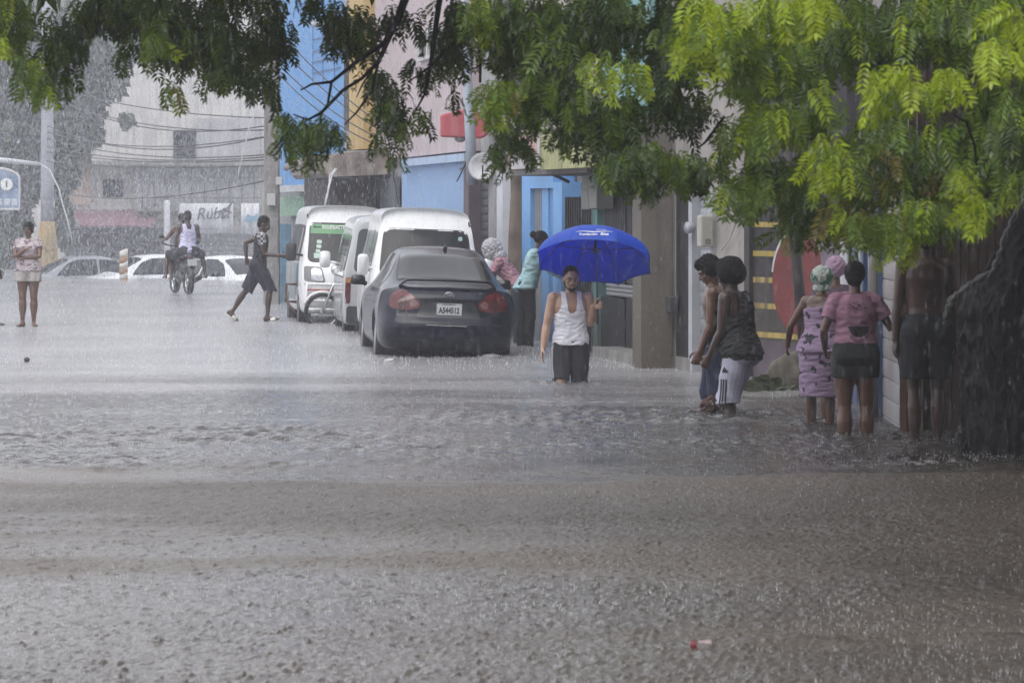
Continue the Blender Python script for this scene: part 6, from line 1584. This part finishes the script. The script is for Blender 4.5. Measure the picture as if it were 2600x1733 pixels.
for i in range(8):
    m = MB(); pts = []
    for j in range(0, 13):
        p = canopy_pt(math.pi / 4 * i, j / 12); p = ub_loc + Matrix.Rotation(A0, 3, axis) @ (p - ub_loc); pts.append(p - axis * .008)
    m.tube(pts, .0045, 6); mid_ = pts[6]; m.tube([ub_loc - axis * .21, mid_], .004, 6)
    m.ell(pts[-1], (.008, .008, .008)); m.build('rib', rbk, ub, True)
m = MB(); m.tube([ub_loc + axis * .05, ub_loc + axis * .01], [.004, .007], 8); m.tube([ub_loc, ub_loc - axis * .25], .014, 10)
m.build('hub', rbk, ub, True)
pole = MB(); pole.tube([ub_loc, gripp.lerp(ub_loc, .2)], .0085, 10); pole.build('shaft', rbk, ub, True)
hd_ = MB(); hd_.tube([gripp.lerp(ub_loc, .22), gripp, gripp - (ub_loc - gripp).normalized() * .06], [.013, .017, .016], 10, True); hd_.build('handle', RUBBER(), ub, True)
# lettering on the near panel, laid on from outside
tv, tf = text_mesh('Fundación', .052, 0, .0012); tv2, tf2 = text_mesh('Rica', .058, .25, .002)
nv = len(tv); allv = [(u - .052, v) for u, v in tv] + [(u + .135, v) for u, v in tv2]; allf = list(tf) + [tuple(i + nv for i in f) for f in tf2]
lx = [v[0] for v in allv]; allv = [(u * .86 - .055, v) for u, v in allv]
nrm_ = None
dn = Vector((0, .88, -.47)); Uv, Vv = Vector((1, 0, 0)), Vector((0, .47, .88))
ctr = P(1519, 597, 34.75)
wht = pm('print_white', (.72, .73, .75), .6, .05, bump=0)
mm = MB()
for part_v, part_f in ((allv[:nv], allf[:len(tf)]), (allv[nv:], [tuple(i - nv for i in f) for f in allf[len(tf):]])):
    project(cb, [(u, v * .85) for u, v in part_v], part_f, ctr - dn * .8, Uv, Vv, dn, .004, 'lettering', wht, ub, .001, False)
sw = [(-.19 + .38 * t, .058 + .018 * math.sin(t * 9) * (1 - t) + .01 * t) for t in np.linspace(0, 1, 16)]
sv, sf = [], []
for i, (u, v) in enumerate(sw):
    w = .008 * math.sin(math.pi * (i + .5) / 16) + .002; sv += [(u - .04, v - w), (u - .04, v + w)]
    if i: q = len(sv); sf.append((q - 4, q - 2, q - 1, q - 3))
for k in range(5):                                     # little crown of dashes over the swoosh
    a = R(30 + 30 * k); c0 = Vector((.03 + .035 * math.cos(a), .075 + .035 * math.sin(a))); c1 = Vector((.03 + .058 * math.cos(a), .075 + .058 * math.sin(a))); t = Vector((-math.sin(a), math.cos(a))) * .004
    q = len(sv); sv += [tuple(c0 - t), tuple(c0 + t), tuple(c1 + t), tuple(c1 - t)]; sf.append((q, q + 1, q + 2, q + 3))
project(cb, [(u, v * .62) for u, v in sv], sf, ctr - dn * .8, Uv, Vv, dn, .004, 'emblem', wht, ub, .001, False)

# two men wading left
B = pose(1.75, 6, 0, 0, (0, 26), ((5, -84), (10, -74), (-4, -86), (-8, -68)), ((0, -78), (180, -86), (0, -88), (180, -86)), zbase=-.35)
add_person(1826, 30.7, 84, 'shirtless man in navy shorts looking down, nearest the grey shutter', B, SK_M, [('shorts', shorts_mesh(B, .06, 1.15, .03, .02), fab('shorts_navy', (.014, .020, .055)))], 'curly', .007, hands=((.5, None), (.55, None)), show_feet=False)
B = pose(1.76, 9, 0, -6, (14, 16), ((20, -84), (15, -70), (-10, -84), (4, -60)), ((0, -66), (180, -80), (0, -80), (180, -82)), zbase=-.38, fat=1.05)
tk2, sh2 = tank_mesh(B, -.09, .36, .040, 5, .010, .14, .06, .125), shorts_mesh(B, -.04, 1.02, .022, .036, 6, .010)
wm = add_person(1880, 29.9, 58, 'man with round afro in dark tank top and white striped shorts', B, SK_D, [('tank_top', tk2, fab('tank_dark', (.024, .025, .026))), ('shorts', sh2, fab('shorts_white', (.50, .50, .62)))], 'afro', .007, hands=((.4, None), (.55, None)), show_feet=False)
stb = fab('stripe_black', (.02, .02, .025), bump=.1)
thb = B.hip[1].lerp(B.knee[1], .5)
for k in range(3):
    o = .026 * (k - 1); h0, h1 = B.hip[1].lerp(B.knee[1], .52), B.hip[1].lerp(B.knee[1], 1.02)
    strip(wm, sh2, [(-h0.y - .02 + o, h0.z), (-(h0.y + h1.y) / 2 - .01 + o, (h0.z + h1.z) / 2), (-h1.y + o, h1.z)], .015, (1, 0, 0), 'side_stripe', stb)
h0 = B.hip[1].lerp(B.knee[1], .38); lv, lf = [], []
for k in range(3):                                       # three leaning bars
    x = h0.y - .01 + k * .022; q = len(lv); hh = .018 + .014 * k
    lv += [(x, h0.z), (x + .016, h0.z), (x + .016 - hh * .5, h0.z + hh), (x - hh * .5, h0.z + hh)]; lf.append((q, q + 1, q + 2, q + 3))
project(bvh_of(sh2), lv, lf, (-3, 0, 0), (0, 1, 0), (0, 0, 1), (1, 0, 0), .004, 'emblem', stb, wm, .002, False)

# the group by the shops
def pink_tee(name='tee_pink'): return fab(name, (.36, .185, .265), streak=.45, streak_c=(.22, .10, .14))
B = pose(1.50, 10, 0, 15, (28, 0), ((70, -62), (20, -30), (-95, -58), (-20, -50)), ((0, -86), (0, -94), (-3, -88), (-3, -80)), True, 1.08, -.17)
dr = MB(); dr.loft(torso_rings(B, -.08, .37, .014, flare=.12))
for s in (-1, 1): dr.ell(B.pel + B.sp * .335 * B.k + B.fw * .078 * B.k + B.sx * (s * .066 * B.k), (.07 * B.k,) * 3)
pz = B.pel; dr.loft([[Vector((rx * math.cos(6.283 * k / 24), ry * math.sin(6.283 * k / 24) - .01, pz.z + dz)) for k in range(24)] for dz, rx, ry in ((.02, .165, .13), (-.06, .185, .15), (-.2, .18, .145), (-.42, .178, .14))])
for s in (-1, 1): dr.tube([B.pel + B.sp * (.36 * B.k) + B.fw * .10 + B.sx * s * .07, B.pel + B.sp * (.468 * B.k) + B.fw * .06 + B.sx * s * .085, B.pel + B.sp * (.50 * B.k) + B.sx * s * .085, B.pel + B.sp * (.46 * B.k) - B.fw * .075 + B.sx * s * .075, B.pel + B.sp * (.36 * B.k) - B.fw * .10 + B.sx * s * .06], .008, 6)
cw_ = add_person(2083, 28.7, -14, 'woman in green and white head wrap and short purple print dress', B, SK_M, [('dress', wrinkled(fuse(dr, .008, 3), .007, 4), spots('dress_print', (.31, .22, .34), (.035, .03, .045), 13, .60, 'noise'))], None, .008, False, feet=((0, 0), (0, -40)))
hm = MB(); Hm = B.HM.to_3x3().normalized().to_4x4(); hm.ell(B.HM @ Vector((0, -.02, .035)), (.105 * B.k, .125 * B.k, .115 * B.k), Hm, 24, 14)
for k in range(9): a = R(195 + 17 * k); hm.ell(B.HM @ Vector((.085 * math.cos(a), .10 * math.sin(a) + .02, -.065 - .012 * (k % 2))), (.026, .026, .03), Hm)
link_mesh('head_wrap', wrinkled(fuse(hm, .006, 2), .008, 7, 1.0, .03, .09), spots('wrap_print', (.50, .56, .52), (.10, .22, .15), 9, .58, 'noise'), cw_, True)
B = pose(1.55, 6, 0, 0, (-30, 4), ((80, -70), (30, -60), (-80, -70), (-30, -50)), ((0, -88), (0, -92), (0, -88), (0, -92)), True, 1.0, -.16)
pc = add_person(2120, 29.6, -10, 'person in lilac head cover mostly hidden behind the woman in pink', B, SK_M, [('shirt', shirt_mesh(B), fab('shirt_plum', (.12, .08, .12))), ('skirt', shorts_mesh(B, .07, .9, .03), fab('skirt_dark', (.05, .04, .06)))], None, .01, True)
hm = MB(); Hm = B.HM.to_3x3().normalized().to_4x4(); hm.ell(B.HM @ Vector((0, -.03, .04)), (.10 * B.k, .118 * B.k, .112 * B.k), Hm, 24, 14)
link_mesh('head_cover', wrinkled(fuse(hm, .006, 2), .007, 8, 1, .03, .09), fab('cover_lilac', (.46, .30, .42)), pc, True)
B = pose(1.63, 3, 0, 0, (14, 2), ((90, -60), (104, 36), (-100, -68), (12, -40)), ((2, -88), (2, -92), (-3, -88), (-3, -92)), True, 1.09, -.23, leg_f=1.22)
te = shirt_mesh(B, .075, .495, .62, .018, 1, .008, .0, .018); hp_ = shorts_mesh(B, .13, .42, .012, .004, 3, .004)
pk = add_person(2172, 27.2, 4, 'woman from behind in pink T-shirt and tight black shorts', B, SK_M, [('t_shirt', te, pink_tee()), ('shorts', hp_, fab('shorts_charcoal', (.018, .020, .020)))], 'tied', .007, False, hands=((.5, None), (.5, None)))
# dark bowl print with white rim lines on the back
ink = fab('print_black', (.02, .02, .02), bump=.1)
zc_ = (B.pel + B.sp * .19 * B.k).z
bowl = [(-.085, zc_ + .035)] + [(.085 * math.cos(R(a)), zc_ + .035 + .085 * math.sin(R(a))) for a in range(190, 351, 16)] + [(.085, zc_ + .035)]
vs, fs = grid_poly(bowl, .02); bt = bvh_of(te)
project(bt, [(u + .012, v) for u, v in vs], fs, (0, -3, 0), (1, 0, 0), (0, 0, 1), (0, 1, 0), .004, 'bowl_print', ink, pk, .002)
for r_, z0 in ((.088, .018), (.09, .006)):
    strip_v = [(.012 + r_ * math.cos(R(a)), zc_ + z0 + r_ * math.sin(R(a))) for a in range(215, 326, 10)]; vs, fs = [], []
    for i, (u, v) in enumerate(strip_v):
        vs += [(u, v), (u, v - .005)]
        if i: q = len(vs); fs.append((q - 4, q - 3, q - 1, q - 2))
    project(bt, vs, fs, (0, -3, 0), (1, 0, 0), (0, 0, 1), (0, 1, 0), .004, 'print_line', ink, pk, .002)
r_ = random.Random(3); vs, fs = [], []
for i in range(16):
    u, v = r_.uniform(-.07, .08), zc_ + r_.uniform(.14, .22); s = r_.uniform(.008, .02); q = len(vs); vs += [(u, v), (u + s, v - s * .3), (u + s * .8, v + s * .6), (u - s * .2, v + s * .5)]; fs.append((q, q + 1, q + 2, q + 3))
project(bt, vs, fs, (0, -3, 0), (1, 0, 0), (0, 0, 1), (0, 1, 0), .004, 'smudge_print', fab('print_plum', (.14, .05, .08), bump=.1), pk, .002)
B = pose(1.84, 4, 0, 0, (0, 6), ((90, -84), (80, -84), (-92, -82), (-100, -86)), ((3, -88), (3, -92), (-3, -88), (-3, -92)), zbase=-.12, fat=1.0, sh=.9)
add_person(2352, 26.5, 8, 'shirtless man in black shorts standing under the tree by the timber house', B, skin('skin_umber', (.066, .032, .021)), [('shorts', shorts_mesh(B, .10, .80, .03, .03, 9, .008), fab('shorts_jet', (.012, .013, .018)))], 'crop', .008, False)
# by the cars
B = pose(1.66, 17, 0, 10, (0, 12), ((5, -52), (0, -16), (-6, -45), (0, -30)), ((0, -84), (180, -86), (180, -84), (180, -86)), True, 1.02, -.10)
lb = add_person(1338, 45, -84, 'woman in pale blue jacket and black trousers leaning by blue doorway', B, SK_D, [('jacket', shirt_mesh(B, -.10, .50, 1.86, .024, 6, .010, .06, .020), fab('jacket_pale_blue', (.36, .56, .60))), ('trousers', shorts_mesh(B, .06, 1.98, .016, .006, 4, .008), fab('trousers_black', (.016, .016, .020)))], 'bun', .009)
B = pose(1.62, 38, 0, 0, (0, 20), ((20, -60), (0, -50), (-20, -60), (0, -50)), ((0, -80), (180, -84), (0, -84), (180, -86)), True, 1.0, -.12)
bg = add_person(1318, 46.2, 84, 'stooping person with clear plastic bag over the head beside navy sedan', B, SK_M, [('shirt', shirt_mesh(B, -.06, .50, .6, .02, 8, .010), fab('shirt_rose', (.42, .22, .26), streak=.4, streak_c=(.3, .1, .12))), ('jeans', shorts_mesh(B, .06, 1.98, .016, .004, 5, .006), fab('jeans_dark', (.025, .03, .045)))], 'crop', .009)
hm = MB(); Hm = B.HM.to_3x3().normalized().to_4x4(); hm.ell(B.HM @ Vector((0, -.01, .01)), (.125, .145, .155), Hm, 24, 14); hm.ell(B.HM @ Vector((0, -.07, -.11)), (.13, .11, .08), Hm)
link_mesh('plastic_bag', wrinkled(fuse(hm, .008, 2), .016, 12, 1, .04, .12), pm('clear_plastic', (.62, .60, .64), .25, .1, 12, .5, 40, alpha=.62), bg, True)
# walking boy
B = pose(1.76, 6, 0, 0, (4, 24), ((8, -80), (4, -6), (176, -22), (10, -86)), ((0, -64), (180, -83), (180, -63), (180, -56)), zbase=.0, fat=.9)
wk = add_person(657, 55, -88, 'young man striding right in black shirt, dark shorts and white slides', B, SK_D, [('t_shirt', shirt_mesh(B, -.12, .495, 0, .016, 9, .008), fab('shirt_black', (.018, .018, .022))), ('shorts', shorts_mesh(B, .02, 1.02, .028, .03, 10, .008), fab('shorts_ink', (.018, .018, .035)))], 'crop', .008, hands=((1.1, None), (1.0, None)), feet=((0, 6), (0, -38)))
chk = spots('sleeve_check', (.5, .5, .52), (.02, .02, .022), 26, .5, 'check')
for i in (0, 1):
    m = MB(); m.ell(B.sho[i] - B.sp * .008, (.075, .073, .075)); ps, rs = arm_pts(B, i, .016, 0, .5); m.tube(ps, rs, 14); link_mesh('sleeve', wrinkled(fuse(m, .008, 2), .004, 4), chk, wk, True)
gold = fab('stripe_gold', (.42, .28, .10)); h0, h1 = B.hip[0], B.knee[0]
bp2 = None
for i, (yaw_, pit) in enumerate(((0, 6), (0, -38))):
    a = B.ank[i]; fwd = vec(yaw_, pit); u = Vector((1, 0, 0)).cross(fwd); m = MB()
    m.loft([[a + fwd * (t * B.k) + Vector((1, 0, 0)) * (w * math.cos(6.283 * k / 14)) + u * (-.085 + .012 * math.sin(6.283 * k / 14)) for k in range(14)] for t, w in ((-.085, .02), (-.07, .036), (.02, .043), (.13, .052), (.2, .04), (.225, .012))])
    m.tube([a + fwd * (.09 * B.k) + Vector((math.cos(R(q)) * .058, 0, 0)) + u * (-.08 + math.sin(R(q)) * .058) for q in range(0, 181, 20)], [(.045, .006)] * 10, 8)
    m.build('slide_sandal', pm('slide_white', (.66, .65, .60), .5, .08), wk, True)
# woman at left with folded arms
B = pose(1.62, -2, 0, 0, (8, 4), ((22, -62), (-62, 28), (-18, -60), (88, -4)), ((5, -87), (5, -91), (-5, -87), (-5, -91)), True, 1.12, .0, leg_f=1.22)
add_person(72, 52.5, 178, 'woman with folded arms in pale printed T-shirt and rumpled shorts at left', B, SK_M, [('t_shirt', shirt_mesh(B, -.03, .495, .5, .018, 2, .010, .06), spots('tee_print', (.46, .40, .42), (.20, .14, .16), 12, .56, 'noise')), ('shorts', shorts_mesh(B, .05, .42, .02, .015, 12, .012), fab('shorts_grey', (.40, .37, .35), streak=.5, streak_c=(.2, .18, .18)))], 'tied', .008, feet=((18, 0), (-22, 0)))
# bystander cut by the left edge
B = pose(1.70, 0, 0, 0, (0, 5), ((85, -82), (60, -70), (-85, -82), (-60, -70)), ((5, -88), (5, -92), (-5, -88), (-5, -92)), False, 1.0, .0)
add_person(-22, 52.9, -95, 'bystander almost cut off by the left edge, one foot in view', B, SK_D, [('t_shirt', shirt_mesh(B), fab('shirt_ash', (.05, .05, .055))), ('trousers', shorts_mesh(B, .06, 1.7, .02), fab('trousers_black', (.016, .016, .020)))], 'crop', .010)
# the two riders sit on the motorcycle: same heading
rz = R(19); mloc = mb_.location
def rider(ly, label, B, skin_m, clothes, **kw):
    o = add_person(0, 10, 19, label, B, skin_m, clothes, **kw); p = Matrix.Rotation(rz, 3, 'Z') @ Vector((0, ly, 0)); o.location = mloc + p; return o
B = pose(1.72, 10, 0, 0, (0, 5), ((40, -48), (5, -5), (-40, -48), (-5, -5)), ((22, -20), (190, -70), (-22, -20), (170, -70)), zbase=0, hip_z=.90)
rider(-.12, 'shirtless rider steering the dark motorcycle in front', B, SK_M, [('shorts', shorts_mesh(B, .07, .9, .025), fab('shorts_black', (.022, .022, .028)))], hair='crop', vox=.010, face=False, hands=((.9, None), (.9, None)))
B = pose(1.78, 3, 0, 0, (0, 2), ((70, -78), (-10, -30), (-70, -78), (10, -30)), ((42, -14), (150, -74), (-42, -14), (-150, -74)), zbase=0, hip_z=.92)
rider(-.54, 'pillion passenger in white vest on the back of the motorcycle', B, SK_D, [('vest', tank_mesh(B, -.08, .36, .018, 6, .010, .12, .06, .125, .008), fab('vest_lilac', (.62, .60, .82))), ('shorts', shorts_mesh(B, .04, .95, .025), fab('shorts_black', (.022, .022, .028)))], hair='crop', vox=.010, face=False)

# litter on the water
def litter(px, d, pts, mat, label, h=.02):
    m = MB(); m.prism(pts, h, Matrix.Rotation(R(8), 4, 'X') @ Matrix.Rotation(R(-6), 4, 'Y')); o = m.build('litter', mat, None, False, .006); o.location = (XW(px, d), d, .004); tag(o, label, 'litter')
litter(988, 40.4, [(-.05, -.08), (.05, -.05), (.06, .06), (-.02, .08), (-.06, .03)], pm('paper_white', (.42, .42, .43), .7, .1, 12), 'scrap of white paper floating in front of the navy sedan')
litter(1762, 13.95, [(-.014, -.03), (.012, -.03), (.014, .02), (.0, .035), (-.014, .02)], pm('litter_red', (.20, .03, .04), .5, .3, 20), 'small red scrap floating in the near water', .03)
litter(1788, 14.1, [(-.03, -.03), (.035, -.02), (.03, .03), (-.025, .03)], pm('litter_pink', (.36, .28, .28), .5, .2, 20), 'pale pink scrap floating beside the red one', .012)
o = MB().ell((0, 0, .03), (.035, .03, .03)).build('litter', pm('litter_dark', (.06, .06, .075), .5, .3, 20), None, True); o.location = (XW(68, 40.2), 40.2, 0); tag(o, 'dark round object floating below the woman at left', 'litter')
o = MB().ell((0, 0, .01), (.13, .09, .045)).build('litter', pm('grey_plastic', (.25, .25, .27), .25, .2, 9, .6, 30, alpha=.7), None, True); o.location = (XW(1247, 41.3), 41.3, 0); tag(o, 'pale plastic bag floating under the sedan tail', 'litter')

me = wrinkled(fuse(MB().ell((0, 0, 0), (.085, .07, .075)).ell((.03, .0, .05), (.05, .05, .05)), .008, 2), .022, 21, 1, .03, .10)
o = link_mesh('bag', me, spots('bag_print', (.09, .045, .038), (.42, .40, .40), 16, .60, 'noise'), None, True); o.location = (XW(1801, 30.2), 30.2, .055)
tag(o, 'wet crumpled dark bag with pale print at the knees of the two wading men', 'bag')
# ------------------------------------------------------------------ rainy air
def haze():
    m = bpy.data.materials.new('rain_haze'); m.use_nodes = True; n, l = m.node_tree.nodes, m.node_tree.links
    n.remove(n['Principled BSDF']); v = n.new('ShaderNodeVolumePrincipled')
    v.inputs['Color'].default_value = (.90, .91, .97, 1); v.inputs['Density'].default_value = HAZE_D; v.inputs['Anisotropy'].default_value = .2
    l.new(v.outputs[0], n['Material Output'].inputs['Volume'])
    o = MB().box(-180, 180, -20, 350, -1.7, 9.6).build('haze', m); tag(o, kind='stuff')
HAZE_D = .0019
haze()
